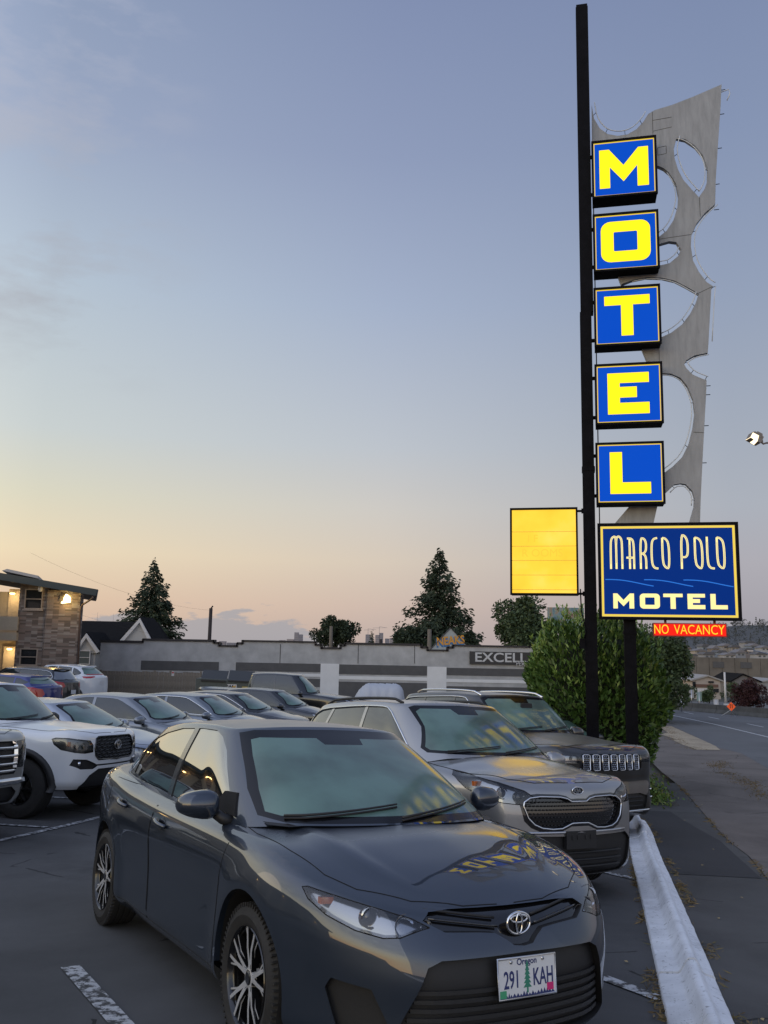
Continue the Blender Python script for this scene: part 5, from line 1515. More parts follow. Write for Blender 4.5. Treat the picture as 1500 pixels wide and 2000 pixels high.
def board_mat():
    m = emis('lit yellow reader board', (1.0, .72, .10), 1.2); nt = m.node_tree; nd, lk = nt.nodes, nt.links; b = nd['Principled BSDF']
    tc = nd.new('ShaderNodeTexCoord'); n = nd.new('ShaderNodeTexNoise'); n.inputs['Scale'].default_value = 1.6; n.inputs['Detail'].default_value = 5; lk.new(tc.outputs['Object'], n.inputs[0])
    lk.new(ramp(nd, lk, n.outputs[0], [(.3, (.90, .53, .035)), (.55, (1, .61, .05)), (.75, (1, .66, .10))], 'LINEAR'), b.inputs['Emission Color']); return m
M_BOARD = board_mat()
def metal_mat():
    m = mat('weathered sheet metal', (.5, .5, .49), .6, .15); nt = m.node_tree; nd, lk = nt.nodes, nt.links; b = nd['Principled BSDF']; tc = nd.new('ShaderNodeTexCoord')
    mp = nd.new('ShaderNodeMapping'); mp.inputs['Scale'].default_value = (5, 5, .9); lk.new(tc.outputs['Object'], mp.inputs[0])
    n = nd.new('ShaderNodeTexNoise'); n.inputs['Scale'].default_value = 2.2; n.inputs['Detail'].default_value = 9; n.inputs['Roughness'].default_value = .7; lk.new(mp.outputs[0], n.inputs[0])
    n2 = nd.new('ShaderNodeTexNoise'); n2.inputs['Scale'].default_value = 1.1; n2.inputs['Detail'].default_value = 6; lk.new(tc.outputs['Object'], n2.inputs[0])
    a = ramp(nd, lk, n.outputs[0], [(.28, (.23, .24, .245)), (.5, (.30, .31, .32)), (.75, (.36, .375, .39))], 'LINEAR')
    lk.new(mixc(nd, lk, math_node(nd, lk, 'MULTIPLY', math_node(nd, lk, 'SUBTRACT', n2.outputs[0], .5), 2., clamp=True), a, (.26, .265, .27)), b.inputs['Base Color']); return m
M_SHEET = metal_mat()

GLYPH = {
 'M': [[(.12, .17), (.12, .83), (.27, .83), (.49, .54), (.72, .83), (.87, .83), (.87, .17), (.70, .17), (.70, .53), (.49, .27), (.28, .53), (.28, .17)]],
 'T': [[(.16, .69), (.16, .84), (.84, .84), (.84, .69), (.59, .69), (.59, .17), (.41, .17), (.41, .69)]],
 'E': [[(.19, .17), (.19, .84), (.80, .84), (.80, .68), (.37, .68), (.37, .61), (.62, .61), (.62, .44), (.37, .44), (.37, .35), (.80, .35), (.80, .17)]],
 'L': [[(.21, .17), (.21, .84), (.39, .84), (.39, .35), (.80, .35), (.80, .17)]]}
def rrect(x0, y0, x1, y1, r, n=5):
    P = []
    for cx, cy, a0 in ((x1 - r, y1 - r, 0), (x0 + r, y1 - r, 90), (x0 + r, y0 + r, 180), (x1 - r, y0 + r, 270)):
        for k in range(n + 1): a = R(a0 + 90 * k / n); P.append((cx + r * math.cos(a), cy + r * math.sin(a)))
    return P

def glyph_mesh(ch, T, h0, h1):
    """solid letter; T maps unit square to local (s, z)"""
    mb = MB(); TT = lambda a, b, h: (a, -h, b)
    if ch == 'O':
        o = [T(*p) for p in rrect(.12, .16, .87, .85, .15)]; i = [T(*p) for p in rrect(.315, .335, .675, .675, .02)]; n = len(o)
        vs = [TT(a, b, h1) for a, b in o + i] + [TT(a, b, h0) for a, b in o + i]
        fs = []
        for k in range(n):
            j = (k + 1) % n; fs += [(k, j, n + j, n + k), (k, 2 * n + k, 2 * n + j, j), (n + k, n + j, 3 * n + j, 3 * n + k)]
        mb.add(vs, fs)
    else: mb.prism([T(*p) for p in GLYPH[ch][0]], h0, h1, TT)
    return mb

def ribbon(mb, pts, w, h0, h1):
    """flat stroke in the sign plane"""
    n = len(pts); L = []; Rr_ = []
    for i in range(n):
        a = pts[max(0, i - 1)]; b = pts[min(n - 1, i + 1)]; dx, dy = b[0] - a[0], b[1] - a[1]; l = math.hypot(dx, dy) or 1
        nx, ny = -dy / l * w / 2, dx / l * w / 2; L.append((pts[i][0] + nx, pts[i][1] + ny)); Rr_.append((pts[i][0] - nx, pts[i][1] - ny))
    vs = [(a, -h1, b) for a, b in L] + [(a, -h1, b) for a, b in Rr_] + [(a, -h0, b) for a, b in L] + [(a, -h0, b) for a, b in Rr_]; fs = []
    for i in range(n - 1):
        fs += [(i, i + 1, n + i + 1, n + i), (i, 2 * n + i, 2 * n + i + 1, i + 1), (n + i, n + i + 1, 3 * n + i + 1, 3 * n + i)]
    fs += [(0, n, 3 * n, 2 * n), (n - 1, 3 * n - 1, 4 * n - 1, 2 * n - 1)]
    mb.add(vs, fs)

def smooth_line(P, n=2):
    for _ in range(n):
        Q = [P[0]]
        for i in range(len(P) - 1):
            a, b = P[i], P[i + 1]; Q += [(a[0] * .75 + b[0] * .25, a[1] * .75 + b[1] * .25), (a[0] * .25 + b[0] * .75, a[1] * .25 + b[1] * .75)]
        Q.append(P[-1]); P = Q
    return P

def plate_with_holes(name, outer, holes, h0, h1, m, parent):
    pts = []; loops = []
    for lp in [outer] + holes:
        b = len(pts); pts += [Vector(p) for p in lp]; loops.append([b + i for i in range(len(lp))])
    es = [(l[i], l[(i + 1) % len(l)]) for l in loops for i in range(len(l))]
    V2, E2, F2, ov, oe, of = delaunay_2d_cdt(pts, es, [], 0, 1e-5)
    keep = []
    for f in F2:
        cx = sum(V2[i][0] for i in f) / len(f); cy = sum(V2[i][1] for i in f) / len(f)
        if in_poly(cx, cy, outer) and not any(in_poly(cx, cy, h) for h in holes): keep.append(tuple(f))
    n = len(V2); mb = MB()
    cnt = {}
    for f in keep:
        for i in range(len(f)):
            e = (f[i], f[(i + 1) % len(f)]); cnt.setdefault((min(e), max(e)), []).append(e)
    mb.add([(p[0], -h1, p[1]) for p in V2] + [(p[0], -h0, p[1]) for p in V2], keep + [tuple(i + n for i in reversed(f)) for f in keep] + [(e[0][0], e[0][0] + n, e[0][1] + n, e[0][1]) for e in cnt.values() if len(e) == 1])
    return mb.obj(name, m, parent)

def build_sign():
    px_, py_ = 3.806, 16.0; zb = tz(px_, py_)
    root = empty('motel_sign', (px_, py_, zb), -SA, 'tall black pylon sign with five lit blue and yellow letter boxes', 'motel sign')
    Z = lambda z: z - zb
    def bx(name, s0, s1, z0, z1, h0, h1, m, par=root, bev=0):
        mb = MB(); mb.box((s0, -h1, Z(z0)), (s1, -h0, Z(z1))); return mb.obj(name, m, par)
    # posts: built-up box sections, slightly proud splice collars
    mb = MB(); mb.box((-.10, -.13, -.3), (.115, .13, Z(8.0))); mb.box((-.085, -.12, Z(8.0)), (.155, .12, Z(14.5))); mb.box((-.11, -.14, Z(4.9)), (.13, .14, Z(4.98)))
    mb.box((-.075, -.11, Z(14.5)), (.145, .11, Z(14.56)))
    mb.obj('post', M_POST, root)
    mb = MB(); mb.box((.585, -.12, -.4), (.79, .12, Z(2.16))); mb.box((.57, -.135, Z(1.9)), (.805, .135, Z(1.95))); mb.obj('post', M_POST, root)
    mb = MB(); mb.box((.185, -.05, Z(2.2)), (.205, -.02, Z(11.3))); mb.obj('conduit', M_POST, root)
    boxes = [('M', .17, 1.39, 10.25, 11.45), ('O', .17, 1.385, 8.745, 9.92), ('T', .16, 1.375, 7.26, 8.425), ('E', .15, 1.37, 5.74, 6.91), ('L', .14, 1.355, 4.24, 5.40)]
    for ch, s0, s1, z0, z1 in boxes:
        fr = .038
        mb = MB(); mb.box((s0 + .01, .19, Z(z0) + .01), (s1 - .01, -.17, Z(z1) - .01))
        for a in ((s0, z0, s1, z0 + fr), (s0, z1 - fr, s1, z1), (s0, z0 + fr, s0 + fr, z1 - fr), (s1 - fr, z0 + fr, s1, z1 - fr)): mb.box((a[0], -.235, Z(a[1])), (a[2], -.165, Z(a[3])))
        bo = mb.obj('letter_box', M_POST, root); bo['label'] = 'black cabinet with lit yellow letter %s on blue' % ch
        a0, a1, b0, b1 = s0 + fr, s1 - fr, z0 + fr, z1 - fr
        mb = MB(); mb.box((a0, -.190, Z(b0)), (a1, -.172, Z(b1))); mb.obj('face_panel', M_BLUE, bo)
        bw = .020
        for q in ((a0 + .004, b0 + .004, a1 - .004, b0 + bw), (a0 + .004, b1 - bw, a1 - .004, b1 - .004), (a0 + .004, b0 + bw, a0 + bw, b1 - bw), (a1 - bw, b0 + bw, a1 - .004, b1 - bw)):
            mb = MB(); mb.box((q[0], -.205, Z(q[1])), (q[2], -.192, Z(q[3]))); mb.obj('border_strip', M_BORD, bo)
        T = lambda u, v, s0=s0, s1=s1, z0=z0, z1=z1: (s0 + (s1 - s0) * u, Z(z0 + (z1 - z0) * (v * 1.0)))
        g = glyph_mesh(ch, T, .192, .215); g.obj('letter', M_YEL, bo)
        for zz in (z0 + .2, z1 - .2):
            mb = MB(); mb.box((.06, -.02, Z(zz) - .03), (s0 + .02, .03, Z(zz) + .03)); mb.obj('bracket', M_POST, bo)
    # name board
    s0, s1, z0, z1 = .15, 2.565, 2.15, 3.89; fr = .05
    mb = MB(); mb.box((s0 + .01, .19, Z(z0) + .01), (s1 - .01, -.17, Z(z1) - .01))
    for a in ((s0, z0, s1, z0 + fr), (s0, z1 - fr, s1, z1), (s0, z0 + fr, s0 + fr, z1 - fr), (s1 - fr, z0 + fr, s1, z1 - fr)): mb.box((a[0], -.245, Z(a[1])), (a[2], -.165, Z(a[3])))
    nb = mb.obj('name_board', M_POST, root)
    a0, a1, b0, b1 = s0 + fr, s1 - fr, z0 + fr, z1 - fr
    mb = MB(); mb.box((a0, -.190, Z(b0)), (a1, -.172, Z(b1))); mb.obj('face_panel', M_DBLUE, nb)
    bw = .045
    for q in ((a0 + .005, b0 + .005, a1 - .005, b0 + bw), (a0 + .005, b1 - bw, a1 - .005, b1 - .005), (a0 + .005, b0 + bw, a0 + bw, b1 - bw), (a1 - bw, b0 + bw, a1 - .005, b1 - bw)):
        mb = MB(); mb.box((q[0], -.205, Z(q[1])), (q[2], -.192, Z(q[3]))); mb.obj('border_strip', emis('lit gold border', (.90, .66, .10), 1.0), nb)
    CS = lambda X, Y: (.35 + (X - 665) * .003029, Z(3.06 + (435 - Y) * .00323))
    W = .034
    def arcO(x0, x1, top, bot): return [(x0, top), (x0 + (x1 - x0) * .55, top + 4), (x1, top + 34), (x1, bot), (x0 + (x1 - x0) * .45, bot - 4), (x0, bot - 30), (x0, top)]
    L_ = {
     'M': [[(674, 435), (674, 292), (680, 262), (697, 250), (706, 262), (706, 435)], [(706, 300), (708, 258), (722, 250), (736, 264), (740, 292), (740, 435)]],
     'A': [[(770, 264), (796, 264), (808, 288), (808, 435)], [(784, 435), (784, 268)], [(764, 372), (808, 372)]],
     'R': [[(846, 435), (846, 262), (866, 264), (878, 284), (878, 330), (866, 348), (848, 350)], [(860, 350), (877, 366), (877, 435)]],
     'C': [[(942, 262), (918, 268), (909, 300), (909, 402), (922, 430), (945, 433)]],
     'O': [arcO(971, 1008, 262, 433)], 'P': [[(1078, 435), (1078, 246), (1098, 250), (1114, 280), (1114, 350), (1104, 370), (1086, 370)]],
     'o': [arcO(1154, 1194, 262, 433)], 'l': [[(1222, 258), (1222, 404), (1236, 430), (1260, 433)]], 'O2': [arcO(1277, 1316, 262, 433)]}
    for k, strokes in L_.items():
        mb = MB()
        for st in strokes:
            ribbon(mb, [CS(*p) for p in smooth_line(st, 2)], W, .192, .204)
        # the paler inner line of each stem
        o = mb.obj('name_letter', M_CREAM, nb)
        mb = MB()
        for st in strokes:
            q = [CS(*p) for p in smooth_line(st, 2)]; ribbon(mb, [(a - .0, b) for a, b in q][2:-2], .006, .204, .206)
        mb.obj('inline_stripe', M_DBLUE, o)
    for k in range(3):
        mb = MB(); x0 = 640 + k * 222; pts = []
        for t in np.linspace(0, 1, 22): pts.append(CS(x0 + t * 275, 503 - 8 * math.sin(t * math.pi * 2 * .62 + .35) + t * 26 - 6 + (k * 1.0)))
        n = len(pts); ribbon(mb, pts, .017, .192, .198); mb.obj('wave_line', M_WAVE, nb)
    for ch, x0, x1 in (('M', 683, 802), ('O', 835, 948), ('T', 968, 1076), ('E', 1103, 1200), ('L', 1230, 1323)):
        bb = {'M': (.12, .87, .17, .83), 'O': (.12, .87, .16, .85), 'T': (.16, .84, .17, .84), 'E': (.19, .80, .17, .84), 'L': (.21, .80, .17, .84)}[ch]
        T = lambda u, v: CS(x0 + (u - bb[0]) / (bb[1] - bb[0]) * (x1 - x0), 655 - (v - bb[2]) / (bb[3] - bb[2]) * 83)
        glyph_mesh(ch, T, .192, .204).obj('letter', M_CREAM, nb)
    # reader board
    s0, s1, z0, z1 = -1.435, -.20, 2.58, 4.20; fr = .035
    mb = MB(); mb.box((s0 + .008, .15, Z(z0) + .008), (s1 - .008, -.16, Z(z1) - .008))
    for a in ((s0, z0, s1, z0 + fr), (s0, z1 - fr, s1, z1), (s0, z0 + fr, s0 + fr, z1 - fr), (s1 - fr, z0 + fr, s1, z1 - fr)): mb.box((a[0], -.225, Z(a[1])), (a[2], -.155, Z(a[3])))
    rb = mb.obj('reader_board', M_POST, root)
    zs = [z0 + fr, 2.68, 2.95, 3.22, 3.485, 3.755, z1 - fr]
    for i in range(6):
        mb = MB(); mb.box((s0 + fr, -.185 - .002 * (i % 2), Z(zs[i]) + .004), (s1 - fr, -.17, Z(zs[i + 1]) - .003)); mb.obj('board_panel', M_BOARD, rb)
        if i:
            mb = MB(); mb.box((s0 + fr + .02, -.192, Z(zs[i]) - .006), (s1 - fr - .02, -.180, Z(zs[i]) + .002)); mb.obj('letter_rail', mat('letter rail', (.45, .30, .05), .5, emit=(.5, .30, .02), estr=.6), rb)
    gh = emis('ghost of removed letters', (.92, .53, .045), 1.2)
    for tx, z, s in (('I F', 3.62, -1.02), ('R OOMS', 3.35, -.85)):
        text_obj(tx, 'removed_letter_ghost', .20, gh, rb, Matrix.Translation((s, -.190, Z(z))) @ Matrix(((1, 0, 0, 0), (0, 0, -1, 0), (0, 1, 0, 0), (0, 0, 0, 1))), .0004)
    for zz in (2.62, 4.16):
        mb = MB(); mb.tube([(s1 - .02, 0, Z(zz)), (-.08, 0, Z(zz))], .022, 8); mb.box((-.13, -.05, Z(zz) - .04), (-.09, .05, Z(zz) + .04)); mb.obj('bracket', M_POST, root, smooth=False)
    mb = MB(); mb.tube([(s1 + .03, -.1, Z(2.7)), (s1 + .04, -.12, Z(2.3)), (-.08, -.14, Z(1.95)), (-.12, -.14, Z(1.75))], .012, 6); mb.obj('cable', M_POST, root, smooth=True)
    mb = MB(); mb.box((-.20, -.20, Z(1.62)), (-.10, -.06, Z(1.80))); mb.obj('junction_box', M_POST, root)
    # NO VACANCY
    s0, s1, z0, z1 = 1.08, 2.31, 1.865, 2.10
    mb = MB(); mb.box((s0, -.215, Z(z0)), (s1, -.02, Z(z1)));
    for q in (s0 + .2, s1 - .2): mb.box((q, -.1, Z(z1)), (q + .04, -.06, Z(2.155)))
    nv = mb.obj('no_vacancy_sign', mat('red cabinet', (.30, .01, .01), .4), root)
    mb = MB(); mb.box((s0 + .018, -.222, Z(z0) + .018), (s1 - .018, -.217, Z(z1) - .018)); mb.obj('face_panel', M_RED, nv)
    TM = lambda s, z, h: Matrix.Translation((s, -h, Z(z))) @ Matrix(((1, 0, 0, 0), (0, 0, -1, 0), (0, 1, 0, 0), (0, 0, 0, 1)))
    text_obj('NO', 'neon_lettering', .235, M_NEON, nv, TM(1.215, 1.980, .228), .003, bold=-.001, sx=.70)
    text_obj('VACANCY', 'neon_lettering', .235, M_NEON, nv, TM(1.850, 1.980, .228), .003, bold=-.001, sx=.76)
    # sculpted sheet-metal fin behind the boxes
    out = [(0.2, 12.43), (0.24, 12.13), (0.35, 11.9), (0.5, 11.76), (0.69, 11.7), (0.88, 11.71), (1.05, 11.8), (1.19, 11.95), (1.28, 12.1), (1.41, 12.17), (1.74, 12.24), (2.12, 12.36), (2.67, 12.56), (2.63, 12.05), (2.56, 11.34), (2.49, 10.6), (2.46, 10.08), (2.26, 9.91), (2.11, 9.72), (2.01, 9.5), (1.99, 9.26), (2.02, 8.97), (2.12, 8.73), (2.25, 8.52), (2.36, 8.43), (2.33, 8.4), (2.24, 7.33), (2.22, 7.13), (1.98, 7.09), (1.84, 7.01), (1.79, 6.94), (1.83, 6.85), (1.94, 6.72), (2.09, 6.64), (2.18, 6.6), (2.17, 6.43), (2.12, 5.84), (2.06, 5.14), (2.0, 4.38), (1.97, 3.90), (1.78, 3.90), (1.88, 4.23), (1.89, 4.38), (1.86, 4.51), (1.75, 4.64), (1.66, 4.66), (1.54, 4.64), (1.42, 4.52), (1.33, 4.44), (1.33, 4.8), (1.41, 4.89), (1.53, 4.98), (1.7, 5.15), (1.83, 5.41), (1.91, 5.71), (1.95, 5.97), (1.93, 6.24), (1.84, 6.5), (1.72, 6.67), (1.55, 6.76), (1.36, 6.78), (1.36, 7.0), (1.13, 7.02), (1.04, 7.27), (1.32, 7.29), (1.32, 7.49), (1.42, 7.49), (1.58, 7.56), (1.78, 7.71), (1.93, 7.91), (2.04, 8.12), (2.1, 8.3), (1.88, 8.46), (1.68, 8.59), (1.44, 8.67), (1.14, 8.7), (0.88, 8.66), (0.69, 8.59), (0.63, 8.78), (1.34, 8.79), (1.34, 8.92), (1.39, 8.92), (1.48, 8.93), (1.59, 8.95), (1.75, 9.08), (1.81, 9.22), (1.73, 9.37), (1.6, 9.4), (1.34, 9.34), (1.34, 9.5), (1.41, 9.5), (1.56, 9.62), (1.69, 9.82), (1.78, 10.11), (1.8, 10.31), (1.76, 10.58), (1.64, 10.81), (1.54, 10.92), (1.36, 11.03), (1.34, 11.40), (0.19, 11.42)]
    hole = [(1.8, 11.54), (1.96, 11.48), (2.14, 11.32), (2.28, 11.1), (2.35, 10.85), (2.34, 10.58), (2.28, 10.41), (2.17, 10.25), (2.06, 10.4), (1.9, 10.63), (1.81, 10.85), (1.75, 11.1), (1.74, 11.31)]
    zz = lambda P: [(a, Z(b)) for a, b in P]
    # split at the sheet seams into separate panels
    def half(P, z, up):
        Q = []
        for i in range(len(P)):
            a, b = P[i], P[(i + 1) % len(P)]; ia = (a[1] >= z) == up; ib = (b[1] >= z) == up
            if ia: Q.append(a)
            if ia != ib: t = (z - a[1]) / (b[1] - a[1]); Q.append((a[0] + t * (b[0] - a[0]), z))
        return Q
    fin = plate_with_holes('metal_fin', zz(out), [zz(smooth_poly(hole, 0))], -.20, -.08, M_SHEET, root)
    seam = mat('fin seam', (.06, .06, .055), .7)
    for a, b in (((1.36, 9.45), (2.0, 9.50)), ((1.91, 5.62), (2.10, 5.60)), ((2.10, 8.31), (2.34, 8.42)), ((1.36, 12.14), (1.36, 11.03)), ((2.18, 10.24), (2.18, 9.85)), ((1.36, 11.95), (1.72, 11.98)), ((1.36, 11.72), (1.72, 11.77)), ((1.44, 11.20), (1.60, 11.22)), ((1.44, 11.36), (1.60, 11.38)), ((1.44, 11.20), (1.44, 11.36)), ((1.60, 11.22), (1.60, 11.38)), ((1.35, 7.49), (1.35, 7.02))):
        mb = MB(); ribbon(mb, [(a[0], Z(a[1])), (b[0], Z(b[1]))], .010, -.08, -.078); mb.obj('fin_seam', seam, fin)
    mb = MB(); mb.prism(zz([(0.75, 4.26), (1.24, 4.25), (1.15, 3.88), (0.43, 3.88)]), -.20, -.08, lambda a, b, h: (a, -h, b)); mb.obj('fin_foot', M_SHEET, root)
    # glass neon tubes standing off the scooped edges
    tubeM = mat('unlit neon glass', (.55, .58, .60), .12, 0, .6)
    def scoop(i0, i1, d, closed=False, src=out, name='neon_tube'):
        P = src[i0:i1 + 1]; P = smooth_line(P, 1); Q = []
        ar = 0
        for i in range(len(P)):
            a = P[max(0, i - 1)]; b = P[min(len(P) - 1, i + 1)]; dx, dy = b[0] - a[0], b[1] - a[1]; l = math.hypot(dx, dy) or 1
            Q.append((P[i][0] - dy / l * d, .02, Z(P[i][1] + dx / l * d)))
        mb = MB(); mb.tube(Q, .010, 6); t = mb.obj(name, tubeM, root, smooth=True)
        for k in range(2, len(Q) - 1, max(3, len(Q) // 4)):
            a = P[k]; mb = MB(); mb.tube([(a[0], .09, Z(a[1])), Q[k]], .006, 4); mb.obj('tube_support', M_POST, t)
    s_ = 1
    scoop(0, 8, .055); scoop(16, 24, .055); scoop(27, 34, .055); scoop(41, 47, .055); scoop(49, 60, .055); scoop(66, 71, .055); scoop(71, 76, .055)
    scoop(79, 85, .05); scoop(88, 96, .055)
    scoop(24, 26, .055)
    hl = hole + [hole[0], hole[1]]
    scoop(0, 13, -.055, src=hl)
    for i in (12, 13, 14, 15, 16, 34, 35, 36, 37):
        a = out[i]; mb = MB(); mb.tube([(a[0] - .02, .12, Z(a[1] - .1)), (a[0] + .07, .11, Z(a[1] - .1))], .008, 5); mb.obj('tube_support', M_POST, fin)
    mb = MB(); mb.tube([(2.66, .12, Z(12.42)), (2.80, .10, Z(12.45)), (2.82, .10, Z(12.36)), (2.76, .10, Z(12.22))], .010, 6); mb.obj('loose_tube', tubeM, root, smooth=True)
build_sign()
# ------------------------------------------------------------------ foliage
def leaf_mat(name, c1, c2, c3, rough=.6):
    if name in MATS: return MATS[name]
    m = bpy.data.materials.new(name); m.use_nodes = True; MATS[name] = m; nt = m.node_tree; nd, lk = nt.nodes, nt.links; b = nd['Principled BSDF']
    g = nd.new('ShaderNodeNewGeometry'); lk.new(ramp(nd, lk, g.outputs['Random Per Island'], [(0, c1), (.55, c2), (1, c3)], 'LINEAR'), b.inputs['Base Color'])
    b.inputs['Roughness'].default_value = rough; b.inputs['Specular IOR Level'].default_value = .4
    return m
L_CON = leaf_mat('conifer needles', (.016, .028, .015), (.028, .045, .024), (.045, .062, .032), .8)
L_DEC = leaf_mat('dark broad leaves', (.026, .044, .018), (.046, .074, .028), (.075, .108, .040))
L_LAU = leaf_mat('laurel leaves', (.036, .078, .018), (.066, .132, .028), (.125, .205, .048), .38)
L_LAUT = leaf_mat('young laurel leaves', (.15, .26, .05), (.22, .34, .08), (.32, .40, .12), .4)
L_MAR = leaf_mat('maroon leaves', (.030, .010, .012), (.050, .016, .018), (.070, .028, .024))
L_WEED = leaf_mat('weed leaves', (.06, .12, .02), (.11, .18, .035), (.17, .19, .05))
L_DRY = leaf_mat('dry grass', (.15, .10, .045), (.21, .15, .07), (.10, .09, .04), .9)
M_BARK = mat('bark', (.035, .028, .022), .9, var=.4, vscale=6, bump=.3, bscale=20)

def cards(C, D, U, ln, wd):
    """leaf cards: centres C, long axes D, side axes U -> verts, faces (two triangles folded a little)"""
    n = len(C); a = D * (ln[:, None] / 2); b = U * (wd[:, None] / 2)
    V = np.stack([C - a, C + b, C + a, C - b], 1).reshape(-1, 3); F = np.arange(4 * n).reshape(-1, 4)
    return V, F

def rnd_unit(n, rs):
    v = rs.normal(size=(n, 3)); return v / np.linalg.norm(v, axis=1)[:, None]

def perp(D, rs):
    r = rnd_unit(len(D), rs); u = np.cross(D, r); return u / (np.linalg.norm(u, axis=1)[:, None] + 1e-9)

def conifer(name, x, y, z, H, Rad, seed, label, droop=.25, dens=1.0, ragged=.3, grp='trees behind the flat-roofed building'):
    rs = np.random.RandomState(seed); root = empty(name, (x, y, z), 0, label, 'tree', grp)
    tr = MB(); tr.tube([(0, 0, 0), (.05, 0, H * .5), (0, .02, H * .97)], H * .022, 8, taper=.03); tr.obj('trunk', M_BARK, root, smooth=True)
    C, D, S = [], [], []; limbs = MB()
    nlev = int(H * 5.2)
    for i in range(nlev):
        t = (i + rs.rand()) / nlev; zz = H * (.06 + .93 * t); L = Rad * (1 - t)**.85 * (1 + ragged * rs.uniform(-1, .5)) + .12
        if t < .12: L *= .75 + t * 2
        nb = max(4, int(9 * (1 - t) + 3))
        for k in range(nb):
            a = rs.rand() * 6.283; l = L * rs.uniform(.55, 1.12); dv = np.array([math.cos(a), math.sin(a), 0])
            n = max(5, int(l * 24 * dens)); s = np.sort(rs.rand(n))**.7
            sag = -droop * l * s**2 + .12 * l * s**3 * 1.5
            P = dv[None] * (s * l)[:, None]; P[:, 2] = zz + sag
            side = np.array([-dv[1], dv[0], 0]); off = rs.normal(size=(n, 1)) * (.16 * l * (1 - s)[:, None] + .10); P += side[None] * off
            P[:, 2] += rs.normal(size=n) * .16 - np.abs(off[:, 0]) * .25
            C.append(P); d = dv[None] * .8 + side[None] * np.sign(off) * .7 + rs.normal(size=(n, 3)) * .35; d[:, 2] -= .45; D.append(d)
            S.append(rs.uniform(.18, .42, n) * (1 if H > 8 else .7))
            if i % 3 == 0 and k % 3 == 0: limbs.tube([(0, 0, zz), tuple(dv * l * .5 + np.array([0, 0, zz - droop * l * .2])), tuple(dv * l * .9 + np.array([0, 0, zz - droop * l * .7]))], .05, 4, taper=.015)
    C = np.concatenate(C); D = np.concatenate(D); D /= np.linalg.norm(D, axis=1)[:, None]; S = np.concatenate(S)
    V, F = cards(C, D, perp(D, rs), S, S * .42); o = np_mesh('crown', V, F, L_CON, root)
    if limbs.v: limbs.obj('limbs', M_BARK, root)
    return root

def broadleaf(name, x, y, z, H, Rx, Rz, zc, seed, label, m=None, n=9000, ls=.22, ncl=26, cat='tree', grp=None, trunk=True, Ry=None):
    rs = np.random.RandomState(seed); root = empty(name, (x, y, z), 0, label, cat, grp); Ry = Ry or Rx
    cl = rnd_unit(ncl, rs) * (rs.rand(ncl, 1)**.4) * np.array([Rx, Ry, Rz]) * .74; cl[:, 2] = cl[:, 2] + zc
    if trunk:
        tr = MB(); tr.tube([(0, 0, 0), (.08, 0, zc * .5), (0, 0, zc)], H * .03, 8, taper=H * .018)
        for c in cl[:9]: tr.tube([(0, 0, zc * .45), tuple(c * np.array([.5, .5, .8])), tuple(c)], H * .013, 5, taper=.02)
        tr.obj('trunk', M_BARK, root, smooth=True)
    k = rs.randint(0, ncl, n); rad = rs.uniform(.22, .40, ncl) * min(Rx, Rz) * 1.25
    d = rnd_unit(n, rs); P = cl[k] + d * (rad[k] * rs.rand(n)**.33)[:, None]
    D = d + rnd_unit(n, rs) * .8; D[:, 2] -= .2; D /= np.linalg.norm(D, axis=1)[:, None]; S = rs.uniform(.6, 1.3, n) * ls
    V, F = cards(P, D, perp(D, rs), S, S * .55); np_mesh('crown', V, F, m or L_DEC, root)
    return root

